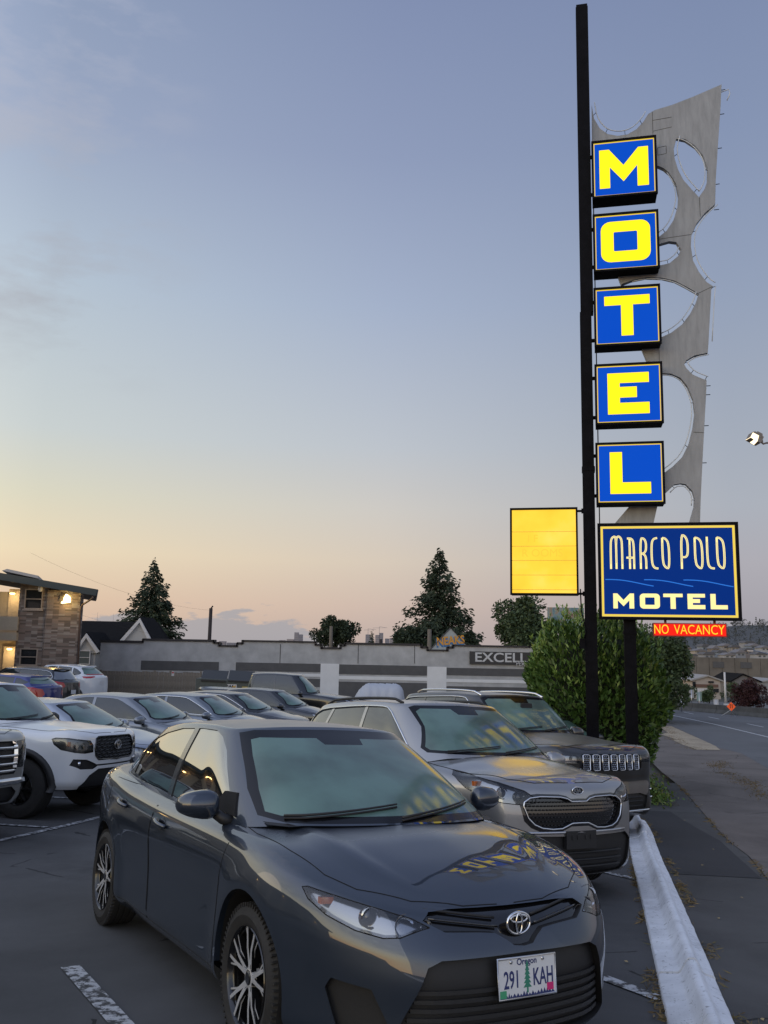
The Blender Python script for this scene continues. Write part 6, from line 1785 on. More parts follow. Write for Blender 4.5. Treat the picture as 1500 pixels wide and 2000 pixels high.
def build_plants():
    # big laurel hedge behind the sign posts
    rs = np.random.RandomState(11); hx, hy = 4.66, 19.3; hz = tz(hx, hy)
    root = empty('laurel_hedge', (hx, hy, hz), 0, 'large clipped laurel bush behind the black sign posts', 'hedge')
    def surf(d):      # rounded box radius along direction d
        a = np.abs(d / np.array([1.38, 1.4, 1.80])); p = 3.2; return 1 / (a**p).sum(1)**(1 / p)
    n = 17000; d = rnd_unit(n, rs); r = surf(d) * (1 - .20 * rs.rand(n)**1.6) + .09 * np.sin(d[:, 0] * 9 + d[:, 2] * 7) + .07 * np.sin(d[:, 1] * 11 - d[:, 2] * 13)
    P = d * r[:, None]; P[:, 2] += 1.62; ok = P[:, 2] > .02; P = P[ok]; d = d[ok]
    low = np.clip(1 - P[:, 2] / 1.5, 0, 1); P[:, :2] *= (1 - .38 * low**1.3)[:, None]
    D = d * .55 + rnd_unit(len(d), rs) * .55 + np.array([0, 0, .45]); D /= np.linalg.norm(D, axis=1)[:, None]; S = rs.uniform(.10, .19, len(d))
    V, F = cards(P, D, perp(D, rs), S, S * .40); np_mesh('leaves', V, F, L_LAU, root)
    C2, D2, S2 = [], [], []; tw = MB()
    for k in range(190):                                            # upright young shoots
        a = rnd_unit(1, rs)[0]; a[2] = abs(a[2]) * 1.1 + .25; a /= np.linalg.norm(a); q = a * surf(a[None])[0] * .95; q[2] += 1.62; L = rs.uniform(.18, .48) * (1 if a[2] > .6 else .6)
        dr = a * .35 + np.array([0, 0, 1.0]) + rs.normal(size=3) * .12; dr /= np.linalg.norm(dr)
        m_ = int(L * 30); s = rs.rand(m_); c = q + dr * (s * L)[:, None] + rs.normal(size=(m_, 3)) * .012; dd = dr * .9 + rnd_unit(m_, rs) * .65
        C2.append(c + dd * .05); D2.append(dd / np.linalg.norm(dd, axis=1)[:, None]); S2.append(rs.uniform(.09, .16, m_)); tw.tube([tuple(q), tuple(q + dr * L)], .006, 3)
    C2, D2, S2 = map(np.concatenate, (C2, D2, S2)); V, F = cards(C2, D2, perp(D2, rs), S2, S2 * .34); np_mesh('young_shoots', V, F, L_LAUT, root)
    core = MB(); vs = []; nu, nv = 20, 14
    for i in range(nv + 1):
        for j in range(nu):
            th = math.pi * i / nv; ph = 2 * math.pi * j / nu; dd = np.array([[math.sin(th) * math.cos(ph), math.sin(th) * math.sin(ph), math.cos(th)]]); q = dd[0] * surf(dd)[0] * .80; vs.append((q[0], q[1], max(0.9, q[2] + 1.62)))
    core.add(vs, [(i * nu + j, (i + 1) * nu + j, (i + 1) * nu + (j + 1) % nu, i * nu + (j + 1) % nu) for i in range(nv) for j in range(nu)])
    core.obj('dark_core', mat('hedge inside', (.012, .018, .008), 1.0), root, smooth=True)  # unseen dark filler inside the leaves, blocks the view through the hedge
    broadleaf('broadleaf_tree', 14.1, 47.0, tz(14.1, 47.0), 4.9, 2.75, 2.35, 2.6, 21, 'dark leafy tree between the laurel bush and the street', n=26000, ls=.20, ncl=60)
    # trees on the skyline
    c = at(857, 1262, 66); conifer('conifer_tree', c.x, c.y, -1.6, 10.6, 4.9, 3, 'tallest dark conifer right of centre, behind the graffiti gable', .30, 1.15, .30)
    c = at(292, 1255, 72); conifer('conifer_tree', c.x, c.y, -1.2, 9.4, 4.6, 4, 'dark conifer on the left between the brick motel and the utility pole', .34, 1.2, .25)
    c = at(726, 1258, 105); conifer('conifer_tree', c.x, c.y, 0.0, 3.2, .8, 5, 'tiny distant conifer tip beside the skyline towers', .2, 1, .2)
    c = at(655, 1258, 84); broadleaf('broadleaf_tree', c.x, c.y, -1.4, 6.2, 3.0, 1.75, 4.2, 6, 'small spreading tree above the long wall left of centre', n=9000, ls=.26, ncl=34, m=L_CON)
    c = at(1018, 1262, 58); broadleaf('broadleaf_tree', c.x, c.y, -1.8, 7.0, 2.5, 2.2, 4.7, 7, 'round leafy tree under the yellow reader board', n=11000, ls=.26, ncl=34)
    for i, (u, w_, h_, lb) in enumerate(((803, 2.2, 4.2, 'low dark bush at the left foot of the tall conifer'), (915, 2.6, 4.4, 'low dark bush at the right foot of the tall conifer'))):
        c = at(u, 1262, 64 + i); broadleaf('shrub', c.x, c.y, -1.6, h_, w_ * .62, 1.2, 3.4, 8 + i, lb, n=3500, ls=.28, ncl=12, cat='shrub', m=L_CON)
    c = at(1462, 1385, 70); broadleaf('maroon_tree', c.x, c.y, -3.0, 3.0, 2.3, 1.25, 1.35, 13, 'low maroon-leaved tree right of the orange warning sign', n=7000, ls=.16, ncl=26, m=L_MAR)
    for i, (u, Y, w_, h_, lb) in enumerate(((1290, 60, 1.6, 2.6, 'dark bush beyond the street below the leafy tree'), (1385, 84, 1.3, 2.2, 'bush in front of the white house'), (1440, 92, 2.0, 2.4, 'bush behind the maroon tree'), (1345, 80, 1.2, 2.6, 'slim bush left of the white house'))):
        c = at(u, 1380, Y); broadleaf('shrub', c.x, c.y, tz(c.x, c.y) - .2, h_, w_, h_ * .45, h_ * .5, 30 + i, lb, n=2500, ls=.16, ncl=12, cat='shrub', grp='bushes beyond the street')
    # weeds where the kerb ends
    bx, by = 4.95, 16.6; root = empty('weed_clump', (bx, by, tz(bx, by)), 0, 'green weed clump beside the black SUV bumper at the end of the kerb', 'weeds')
    n = 1500; P = rs.normal(size=(n, 3)) * np.array([.17, .30, .12]); P[:, 2] = np.abs(P[:, 2]) * 1.6 * np.exp(-(P[:, 0]**2 + P[:, 1]**2) * 2) + .03
    D = rnd_unit(n, rs) * .7 + np.array([0, 0, .6]); D /= np.linalg.norm(D, axis=1)[:, None]; S = rs.uniform(.04, .10, n); V, F = cards(P, D, perp(D, rs), S, S * .5); np_mesh('leaves', V, F, L_WEED, root)
    mb = MB(); mb.lathe([(.001, .10), (.10, .08), (.16, 0)], 9, 'z', c=(.25, -.55, 0)); mb.obj('rock', mat('mossy rock', (.05, .05, .045), .95, var=.4, vscale=20, bump=.5), root, smooth=True)
    # dry grass and needles along the edges: nobody could count them
    C, D, S = [], [], []
    def strip(path, w, n, h, bias=0):
        d = [0]
        for i in range(1, len(path)): d.append(d[-1] + math.dist(path[i], path[i - 1]))
        q = rs.rand(n) * d[-1]; cl = np.sin(q * 3.1) + np.sin(q * 7.7 + 1) + np.sin(q * 1.3 + 2); keep = cl + rs.normal(size=n) * .8 > bias; q = q[keep]; p = pchip(d, np.array(path), q)
        off = rs.normal(size=(len(q), 2)) * w; p = p + off
        z = np.array([tz(a, b) for a, b in p]); C.append(np.stack([p[:, 0], p[:, 1], z + .012], 1)); dd = rnd_unit(len(q), rs); dd[:, 2] = np.abs(dd[:, 2]) * h + .02; D.append(dd / np.linalg.norm(dd, axis=1)[:, None]); S.append(rs.uniform(.03, .09, len(q)))
    strip([(x + .05, y) for x, y in KR], .03, 2600, .25, .5); strip([(x - .03, y) for x, y in KL if y > 4], .025, 1800, .25, .3)
    strip([(7.2, 15.5), (7.53, 17.46), (8.2, 20), (8.75, 23.3), (9.6, 25)], .16, 2600, .7, -.5); strip(CRK, .03, 1800, .5, .4)
    strip([(5.3, 19), (5.9, 20.2), (6.6, 21.2)], .25, 900, .5, -.5); strip([(10.3, 29), (11.1, 33.4), (12.3, 37.8), (13.4, 42)], .2, 2200, .6, -.4)
    C, D, S = map(np.concatenate, (C, D, S)); V, F = cards(C, D, perp(D, rs), S, S * .14); o = np_mesh('dry_grass', V, F, L_DRY); o['kind'] = 'stuff'
    # fallen leaves
    pts = [(2.35, 5.4), (2.6, 6.1), (2.2, 5.2), (3.0, 6.9), (2.75, 7.4), (2.5, 8.5), (4.2, 11.4), (4.8, 14.2), (3.3, 8.3), (1.5, 7.9), (1.35, 7.2), (5.8, 16.2), (6.0, 19.8), (2.05, 4.95), (2.3, 4.7), (1.62, 6.0), (3.6, 10.1)]
    lm = mat('fallen leaf', (.35, .26, .12), .8); base = None
    for i, (x, y) in enumerate(pts):
        if base is None:
            mb = MB(); mb.add([(-.022, 0, .002), (-.006, .012, .007), (.018, .004, .003), (.006, -.012, .006)], [(0, 1, 3), (1, 2, 3)]); base = mb.obj('fallen_leaf', lm); base['label'] = 'small dry leaf lying on the dark sidewalk beside the kerb'; base['category'] = 'leaf'; base['group'] = 'fallen leaves on the asphalt'; o = base
        else: o = base.copy(); COL.objects.link(o)
        o.location = (x, y, tz(x, y) + .010); o.rotation_euler = (0, 0, rs.rand() * 6)
build_plants()

# ------------------------------------------------------------------ buildings
def brick_mat(name, cols, mortar, sc=1.0):
    m = bpy.data.materials.new(name); m.use_nodes = True; MATS[name] = m; nt = m.node_tree; nd, lk = nt.nodes, nt.links; b = nd['Principled BSDF']
    tc = nd.new('ShaderNodeTexCoord'); mp = nd.new('ShaderNodeMapping'); mp.inputs['Rotation'].default_value = (R(90), 0, 0); lk.new(tc.outputs['Object'], mp.inputs[0])
    # brick texture in the wall plane
    sp = nd.new('ShaderNodeSeparateXYZ'); lk.new(tc.outputs['Object'], sp.inputs[0]); cb = nd.new('ShaderNodeCombineXYZ')
    lk.new(math_node(nd, lk, 'ADD', sp.outputs[0], sp.outputs[1]), cb.inputs[0]); lk.new(sp.outputs[2], cb.inputs[1])
    br = nd.new('ShaderNodeTexBrick'); lk.new(cb.outputs[0], br.inputs[0]); br.inputs['Scale'].default_value = 1.0; br.inputs['Brick Width'].default_value = .22 * sc; br.inputs['Row Height'].default_value = .075 * sc; br.inputs['Mortar Size'].default_value = .010; br.inputs['Mortar Smooth'].default_value = .3
    br.inputs['Color1'].default_value = cols[0] + (1,); br.inputs['Color2'].default_value = cols[1] + (1,); br.inputs['Mortar'].default_value = mortar + (1,)
    nz = nd.new('ShaderNodeTexNoise'); nz.inputs['Scale'].default_value = 2.2; nz.inputs['Detail'].default_value = 6
    mp2 = nd.new('ShaderNodeMapping'); mp2.inputs['Scale'].default_value = (3.4, 13.33, 1); lk.new(cb.outputs[0], mp2.inputs[0]); wn_ = nd.new('ShaderNodeTexWhiteNoise'); wn_.noise_dimensions = '2D'
    fl = nd.new('ShaderNodeVectorMath'); fl.operation = 'FLOOR'; lk.new(mp2.outputs[0], fl.inputs[0]); lk.new(fl.outputs[0], wn_.inputs['Vector'])
    lk.new(tc.outputs['Object'], nz.inputs[0]); a = mixc(nd, lk, math_node(nd, lk, 'MULTIPLY', nz.outputs[0], .5), br.outputs[0], cols[2])
    a = mixc(nd, lk, .8, a, ramp(nd, lk, wn_.outputs[0], [(0, tuple(v * .7 for v in cols[1])), (.3, cols[0]), (.62, cols[2]), (.78, cols[3]), (.93, tuple(v * 1.12 for v in cols[3]))], 'CONSTANT')); lk.new(a, b.inputs['Base Color'])
    bp = nd.new('ShaderNodeBump'); bp.inputs['Strength'].default_value = .6; bp.inputs['Distance'].default_value = .02; lk.new(math_node(nd, lk, 'SUBTRACT', 1.0, br.outputs['Fac']), bp.inputs['Height']); lk.new(bp.outputs[0], b.inputs['Normal']); b.inputs['Roughness'].default_value = .9
    return m
M_BRICK = brick_mat('mixed brown brick', [(.23, .175, .145), (.165, .13, .11), (.21, .175, .15), (.30, .265, .235)], (.20, .185, .17))
M_TEAL = mat('dark teal fascia', (.016, .032, .042), .5)
M_CREAMW = mat('cream door and panel', (.42, .36, .27), .7, var=.08)
M_PINKTRIM = mat('painted window trim', (.34, .28, .23), .6)
M_DARKWIN = mat('dark window glass', (.02, .022, .024), .06, 0, .6)
M_STUCCO = mat('grey painted masonry', (.38, .385, .39), .88, var=.24, vscale=1.1, bump=.15, bscale=30)
M_PALEBAND = mat('pale grey paint band', (.66, .67, .68), .8, var=.06, vscale=2)
M_DARKBAND = mat('charcoal paint band', (.085, .085, .088), .8, var=.15, vscale=2)
M_COPING = mat('dark coping', (.025, .022, .024), .6)
M_SHINGLE = mat('dark shingles', (.012, .012, .013), 1.0, spec=.1, var=.25, vscale=5)
M_SIDING = mat('pale beige siding', (.45, .41, .36), .8)
M_TRIMW = mat('white trim', (.55, .54, .53), .6)
M_WOOD = mat('weathered fence wood', (.19, .165, .135), .9, var=.4, vscale=3, bump=.3, bscale=30)

def window(parent, x0, x1, z0, z1, y, frame, glass, mid=True, name='window', depth=.10, ft=.05):
    mb = MB(); 
    for q in ((x0, z0, x1, z0 + ft), (x0, z1 - ft, x1, z1), (x0, z0 + ft, x0 + ft, z1 - ft), (x1 - ft, z0 + ft, x1, z1 - ft)): mb.box((q[0], y - depth, q[1]), (q[2], y + .02, q[3]))
    if mid: zc = (z0 + z1) / 2; mb.box((x0 + ft, y - depth * .8, zc - .02), (x1 - ft, y - .01, zc + .02))
    w = mb.obj(name, frame, parent)
    if mid:
        for a, b in ((z0 + ft, zc - .02), (zc + .02, z1 - ft)):
            mb = MB(); mb.box((x0 + ft, y - .035 - (.02 if a > zc - .1 else 0), a), (x1 - ft, y - .01, b)); mb.obj('pane', glass, w)
    else:
        mb = MB(); mb.box((x0 + ft, y - .04, z0 + ft), (x1 - ft, y - .01, z1 - ft)); mb.obj('pane', glass, w)
    return w

def build_motel():
    Y = 42.0; zg = -1.45; root = empty('motel_building', (-18.5, Y, zg), 0, 'two-storey brown brick motel with teal roof edge and a lit wall lamp, at left', 'motel building')
    O = Vector((-18.5, Y, zg)); A = lambda u, v, y=Y: at(u, v, y) - O
    xr = A(153, 1250).x; xc = A(88, 1250).x; xb = A(31, 1250).x; zt = A(157, 1160).z
    def box(name, x0, x1, y0, y1, z0, z1, m, par=root):
        mb = MB(); mb.box((x0, y0, z0), (x1, y1, z1)); return mb.obj(name, m, par)
    w1 = A(50, 1150); w2 = A(82, 1190); w3 = A(40, 1266); w4 = A(72, 1300)
    top = zt - .1
    # end pier stands 12 cm proud of the windowed wall
    box('pier_wall', xc, xr, -.12, .35, -.2, top + .25, M_BRICK)
    # windowed wall in pieces around its openings
    ux0, uz1, ux1, uz0 = w1.x, w1.z, w2.x, w2.z; lx0, lz1, lx1, lz0 = w3.x, w3.z, w4.x, w4.z
    mb = MB()
    for q in ((xb, -.2, xc, lz0), (xb, lz0, lx0, lz1), (lx1, lz0, xc, lz1), (xb, lz1, xc, uz0), (xb, uz0, ux0, uz1), (ux1, uz0, xc, uz1), (xb, uz1, xc, top + .6)):
        mb.box((q[0], 0, q[1]), (q[2], .3, q[3]))
    mb.obj('wall', M_BRICK, root)
    mb = MB(); mb.prism([(xb, .352), (xr, .352), (xr - 3.3, 9), (xb - 3.3, 9)], -.2, top + .1, lambda a, b, h: (a, b, h)); mb.obj('rear_wall', M_BRICK, root)
    window(root, ux0, ux1, uz0, uz1, .06, M_PINKTRIM, M_DARKWIN); window(root, lx0, lx1, lz0, lz1, .06, M_PINKTRIM, M_DARKWIN)
    for a, b, c_ in ((ux0, ux1, uz0), (lx0, lx1, lz0)): box('sill', a - .06, b + .06, -.08, -.002, c_ - .08, c_, M_PINKTRIM)
    # left: recessed lit landing with a cream stair panel and balcony fronts
    xl = -7.0; lit = emis('lamp-lit cream wall', (.85, .60, .30), .55)
    box('landing_wall', xl, xb, 1.2, 1.4, -.2, top + .2, M_CREAMW)
    a = A(0, 1180); b = A(31, 1240); box('balcony_front', xl, xb + .12, -.25, -.12, A(60, 1232).z, A(60, 1205).z, M_CREAMW)
    box('balcony_slab', xl, xb + .1, -.22, 1.2, A(60, 1252).z, A(60, 1236).z, M_CREAMW)
    d1 = A(3, 1148).x; d2 = A(30, 1148).x; box('room_door', d1, d2, .9, 1.05, A(60, 1206).z, A(60, 1149).z, M_CREAMW)
    box('room_door', A(-8, 1262).x, A(19, 1262).x, .9, 1.05, -.1, A(60, 1264).z, M_CREAMW)
    for (u, v) in ((14, 1158), (8, 1268)):
        p = A(u, v); mb = MB(); mb.lathe([(.001, -.05), (.10, -.03), (.12, .03), (.001, .04)], 12, 'z', c=(p.x, .6, p.z)); lp = mb.obj('ceiling_lamp', emis('warm lamp glass', (1.0, .62, .22), 9), root, smooth=True)
        ld = bpy.data.lights.new('landing_light', 'POINT'); ld.energy = 26; ld.color = (1, .68, .32); ld.shadow_soft_size = .12; lo = bpy.data.objects.new('landing_light', ld); COL.objects.link(lo); lo.parent = root; lo.location = (p.x, .35, p.z - .2)
    # wall lamp on the pier
    p = A(132, 1171)
    mb = MB(); mb.box((p.x - .22, -.14, p.z - .10), (p.x - .05, -.42, p.z + .16)); wl_ = mb.obj('wall_lamp', mat('lamp body', (.08, .07, .05), .5), root)
    mb = MB(); mb.prism([(-.16, -.20), (.22, -.14), (.20, .10), (.04, .24)], 0, .22, lambda a_, b_, h: (p.x + a_, -.18 - h, p.z + b_)); mb.obj('lamp_glass', emis('bright lamp glass', (1.0, .74, .30), 7), wl_)
    ld = bpy.data.lights.new('wall_light', 'POINT'); ld.energy = 26; ld.color = (1, .66, .22); ld.shadow_soft_size = .12; lo = bpy.data.objects.new('wall_light', ld); COL.objects.link(lo); lo.parent = root; lo.location = (p.x + .05, -.75, p.z - .08)
    # roof: fascia sloping down to the right, gutter and downpipe
    f0 = A(-60, 1106, Y - .9); f1 = A(190, 1151, Y - .9); fd = f0 - f1; fd.normalize()
    T = lambda a_, b_, h: (a_ - .36 * max(0, h), h, b_)
    h_ = A(60, 1135, Y - .9).z - A(60, 1118, Y - .9).z
    h_ = .26
    mb = MB(); mb.prism([(f0.x - 6, f0.z + 6 * .14 * 1), (f1.x, f1.z), (f1.x - .06, f1.z - .30), (f0.x - 6, f0.z + 6 * .14 - .36)], -.9, -.78, T); mb.obj('fascia', M_TEAL, root)
    mb = MB(); mb.prism([(f0.x - 6, f0.z + 6 * .14 - .02), (f1.x + .02, f1.z - .02), (f1.x - .02, f1.z - .10), (f0.x - 6, f0.z + 6 * .14 - .12)], -.78, 9.4, T); mb.obj('roof', mat('grey roofing', (.16, .16, .16), .9), root)
    mb = MB(); mb.prism([(A(0, 1262).x, A(60, 1117).z), (A(10, 1262).x, A(60, 1115.5).z + .05), (A(72, 1262).x, A(60, 1128).z + .06), (A(72, 1262).x, A(60, 1131).z)], -.5, 3, T); mb.obj('roof_panel', mat('silver roofing', (.34, .34, .35), .6), root)
    q = A(186, 1164, Y - .85)
    mb = MB(); mb.tube([(q.x - .12, -.8, q.z), (q.x - .14, -.8, q.z - .12), (A(163, 1181).x, -.10, A(160, 1181).z), (A(159, 1186).x, -.10, A(160, 1186).z), (A(157, 1262).x + .02, -.08, -.2)], .045, 6); mb.obj('downpipe', mat('brown downpipe', (.12, .075, .055), .5), root, smooth=True)
    p = A(79, 1150, Y - .5); mb = MB(); mb.lathe([(.001, .16), (.09, .12), (.11, -.02), (.08, -.12), (.001, -.15)], 10, 'z', c=(p.x, -.5, p.z)); mb.obj('eave_camera', M_TRIMW, root, smooth=True)
    # the long wing that runs back toward the viewer, off to the left (seen in the car doors)
    wx = -19.2; W0 = -9.0
    def wb(name, y0, y1, z0, z1, x0, x1, m): 
        mb = MB(); mb.box((x0 - O.x, y0 - O.y, z0 - O.z), (x1 - O.x, y1 - O.y, z1 - O.z)); return mb.obj(name, m, root)
    wb('wing_wall', W0, 39.5, -1.6, 4.1, wx - 8, wx, M_BRICK)
    wb('wing_roof', W0 - .6, 39.9, 4.1, 4.45, wx - 9, wx + 1.3, M_TEAL)
    wb('walkway_slab', W0, 39.5, 1.35, 1.6, wx, wx + 1.2, M_CREAMW)
    k = 0
    for y in np.arange(-6, 38, 4.4):
        for z in (-.9, 1.62):
            dd = wb('room_door', y, y + .95, z, z + 2.05, wx + .001, wx + .06, M_CREAMW); ww = wb('room_window', y + 1.5, y + 3.2, z + .8, z + 2.0, wx + .001, wx + .07, M_DARKWIN)
        if k % 2 == 0:
            mb = MB(); mb.lathe([(.001, -.08), (.12, -.05), (.12, .05), (.001, .08)], 10, 'z', c=(wx + .25 - O.x, y + 1.2 - O.y, 3.5 - O.z)); mb.obj('wall_lamp', emis('warm lamp glass', (1.0, .62, .22), 9), root, smooth=True)
        k += 1
build_motel()

def build_house():
    Y = 60.0; O = Vector((-20, Y, -1.6)); root = empty('gabled_house', tuple(O), 0, 'beige house with dark shingle roof and two white-trimmed gables, behind the brick motel', 'house')
    A = lambda u, v, y=Y: at(u, v, y) - O
    x0, x1 = A(120, 1262).x, A(296, 1262).x; ridge = A(220, 1211).z; eave = A(220, 1274).z
    mb = MB(); mb.box((x0, 0, 0), (x1 - .2, 8, eave)); mb.obj('wall', M_SIDING, root)
    mb = MB(); r1 = A(268, 1262).x
    vs = [(x0 - .5, -.4, eave - .1), (x1, -.4, eave - .1), (r1 + .3, 4, ridge), (x0 - .5, 4, ridge), (x1, 8.4, eave - .1), (x0 - .5, 8.4, eave - .1)]
    mb.add(vs, [(0, 1, 2, 3), (3, 2, 4, 5), (1, 4, 2), (0, 3, 5), (0, 5, 4, 1)]); mb.obj('roof', M_SHINGLE, root)
    def gable(uc, ut, vt, ul, ur, vb, y, win):
        p = A(uc, vt, Y + y); l = A(ul, vb, Y + y); r = A(ur, vb, Y + y)
        T = lambda a, b, h: (a, y + h, b)
        mb = MB(); mb.prism([(l.x, l.z), (r.x, r.z), (p.x, p.z)], 0, 3.5, T, 0); mb.prism([(l.x + .15, 0), (r.x - .15, 0), (r.x - .15, l.z - .02), (l.x + .15, l.z - .02)], .1, 3, T); g = mb.obj('gable', mat('gable siding', (.42, .41, .39), .8), root)
        for a, b in ((l, p), (r, p)):
            d = (b - a); n = Vector((-d.z, 0, d.x)).normalized() * .13
            mb = MB(); q = [a - n * .2, b - n * .2, b + n, a + n]; ext = d.normalized() * .1
            mb.prism([(a.x, a.z), (b.x, b.z), (b.x, b.z + .30), (a.x - (.2 if a.x < b.x else -.2), a.z + .12)], -.22, .02, T); mb.obj('bargeboard', M_TRIMW, root)
            mb = MB(); mb.prism([(a.x - (.2 if a.x < b.x else -.2), a.z + .14), (b.x, b.z + .30), (b.x, b.z + .40), (a.x - (.25 if a.x < b.x else -.25), a.z + .22)], -.1, 3.6, T); mb.obj('gable_roof', M_SHINGLE, root)
        return g
    gable(274, 0, 1216, 238, 294, 1258, -.8, False)
    gable(170, 0, 1246, 150, 190, 1276, -2.6, True)
    a, b = A(151, 1270, Y - 2.6), A(176, 1298, Y - 2.6); window(root, a.x, b.x, b.z, a.z, -2.62, M_TRIMW, mat('hazy window glass', (.10, .12, .12), .15), name='window')
    for k in range(5):
        z = eave - .3 - k * .28; mb = MB(); mb.box((A(178, 1262).x, -.03, z), (A(200, 1262).x, -.002, z + .04)); mb.obj('siding_board', M_TRIMW if k == 0 else M_SIDING, root)
build_house()

def build_shop():
    Y = 50.0; O = Vector((-4, Y, -2.0)); root = empty('flat_roofed_building', tuple(O), 0, 'long low grey building with stepped parapet, black and white bands and white shop lettering', 'building')
    A = lambda u, v, y=Y: at(u, v, y) - O
    top = [(197, 1254), (279, 1254), (280, 1250.5), (417, 1252), (419, 1256), (427, 1257), (430, 1262), (462, 1263), (464, 1258), (473, 1257), (475, 1252.5), (615.6, 1255), (617, 1260), (627, 1261), (629, 1266.8), (664, 1267), (666, 1262), (673, 1261), (675, 1258), (822, 1260), (824, 1265), (834, 1266), (835.6, 1271), (873, 1271.5), (875, 1266), (884, 1265), (886, 1261.5), (1033, 1264.6), (1240, 1268)]
    P = [(A(*q).x, A(*q).z) for q in top]; T = lambda a, b, h: (a, h, b)
    mb = MB(); mb.prism(P + [(P[-1][0], -.3), (P[0][0], -.3)], 0, .35, T); mb.obj('wall', M_STUCCO, root)
    mb = MB(); mb.box((P[0][0] + .01, .352, -.3), (P[-1][0], 16, A(0, 1262).z - .15)); mb.obj('roof', M_STUCCO, root)
    for i in range(len(P) - 1):
        a, b = P[i], P[i + 1]; mb = MB(); mb.box((min(a[0], b[0]) - .04, -.07, min(a[1], b[1]) - .01), (max(a[0], b[0]) + .04, .40, max(a[1], b[1]) + .075)); mb.obj('coping', M_COPING, root)
    for (u0, u1, v0, v1, m, d) in ((276, 427, 1290, 1311, M_DARKBAND, .02), (461, 626, 1293.5, 1313, M_DARKBAND, .02), (661, 834, 1297.5, 1319.5, M_DARKBAND, .02), (872, 1240, 1304, 1325.5, M_DARKBAND, .02),
        (461, 626, 1313.5, 1322, M_PALEBAND, .024), (661, 834, 1320, 1330, M_PALEBAND, .024), (872, 1240, 1326, 1339, M_PALEBAND, .024), (626.5, 660.5, 1296, 1372, M_PALEBAND, .03), (834.5, 871.5, 1302, 1376, M_PALEBAND, .03),
        (470, 626, 1323, 1342, M_DARKBAND, .02), (661, 834, 1331, 1366, M_DARKBAND, .02), (872, 1240, 1340, 1372, M_DARKBAND, .02)):
        a, b = A(u0, v0), A(u1, v1); mb = MB(); mb.box((a.x, -d, b.z), (b.x, -.001, a.z)); mb.obj('painted_band', m, root)
    for u in (548, 700, 810):
        a = A(u, 1258); mb = MB(); mb.box((a.x - .02, -.012, A(u, 1296).z), (a.x + .02, -.001, a.z)); mb.obj('wall_crack', mat('crack', (.08, .08, .08), .9), root)
    a, b = A(917, 1272), A(1150, 1301); mb = MB(); mb.box((a.x, -.12, b.z), (b.x, -.002, a.z)); sg = mb.obj('shop_sign', mat('black sign board', (.03, .03, .032), .5), root)
    wl_ = mat('white sign letters', (.50, .51, .52), .5); FM = Matrix(((1, 0, 0, 0), (0, 0, -1, 0), (0, 1, 0, 0), (0, 0, 0, 1)))
    c = A(974, 1285); text_obj('EXCELL', 'sign_lettering', .72, wl_, sg, Matrix.Translation((c.x + .1, -.13, c.z)) @ FM, .01, bold=.012, sx=1.22)
    c = A(1019, 1297); text_obj('PERSO', 'sign_lettering', .34, wl_, sg, Matrix.Translation((c.x + .1, -.13, c.z)) @ FM, .01, sx=.9)
    # graffiti on the gable end behind
    g = [(840, 1270), (880, 1227), (912, 1262), (912, 1270)]; Yg = 52.0
    pts = [at(u, v, Yg) for u, v in g]; r2 = empty('graffiti_gable', (pts[0].x, Yg, -2), 0, 'small grey gable end with orange and blue graffiti letters above the long wall', 'gable wall')
    O2 = Vector((pts[0].x, Yg, -2)); q = [p - O2 for p in pts]
    mb = MB(); mb.prism([(p.x, p.z) for p in q] + [(q[-1].x, 0), (q[0].x, 0)], 0, .3, T); mb.obj('wall', mat('pale graffiti wall', (.33, .36, .36), .85), r2)
    for i in (0, 1):
        a, b = q[i], q[i + 1]; mb = MB(); mb.prism([(a.x, a.z), (b.x, b.z), (b.x, b.z + .05), (a.x, a.z + .05)], -.05, .35, T); mb.obj('coping', M_COPING, r2)
    c = at(880, 1251, Yg) - O2; FR = Matrix.Rotation(R(-6), 4, 'Y')
    text_obj('NEAKS', 'graffiti_lettering', .66, mat('graffiti blue', (.03, .14, .32), .6), r2, Matrix.Translation((c.x - .03, -.012, c.z - .12)) @ FR @ FM, .004, bold=.035, sx=.82)
    text_obj('NEAKS', 'graffiti_lettering', .66, mat('graffiti orange', (.55, .26, .03), .6), r2, Matrix.Translation((c.x, -.025, c.z - .02)) @ FR @ FM, .004, bold=.02, sx=.82)
build_shop()

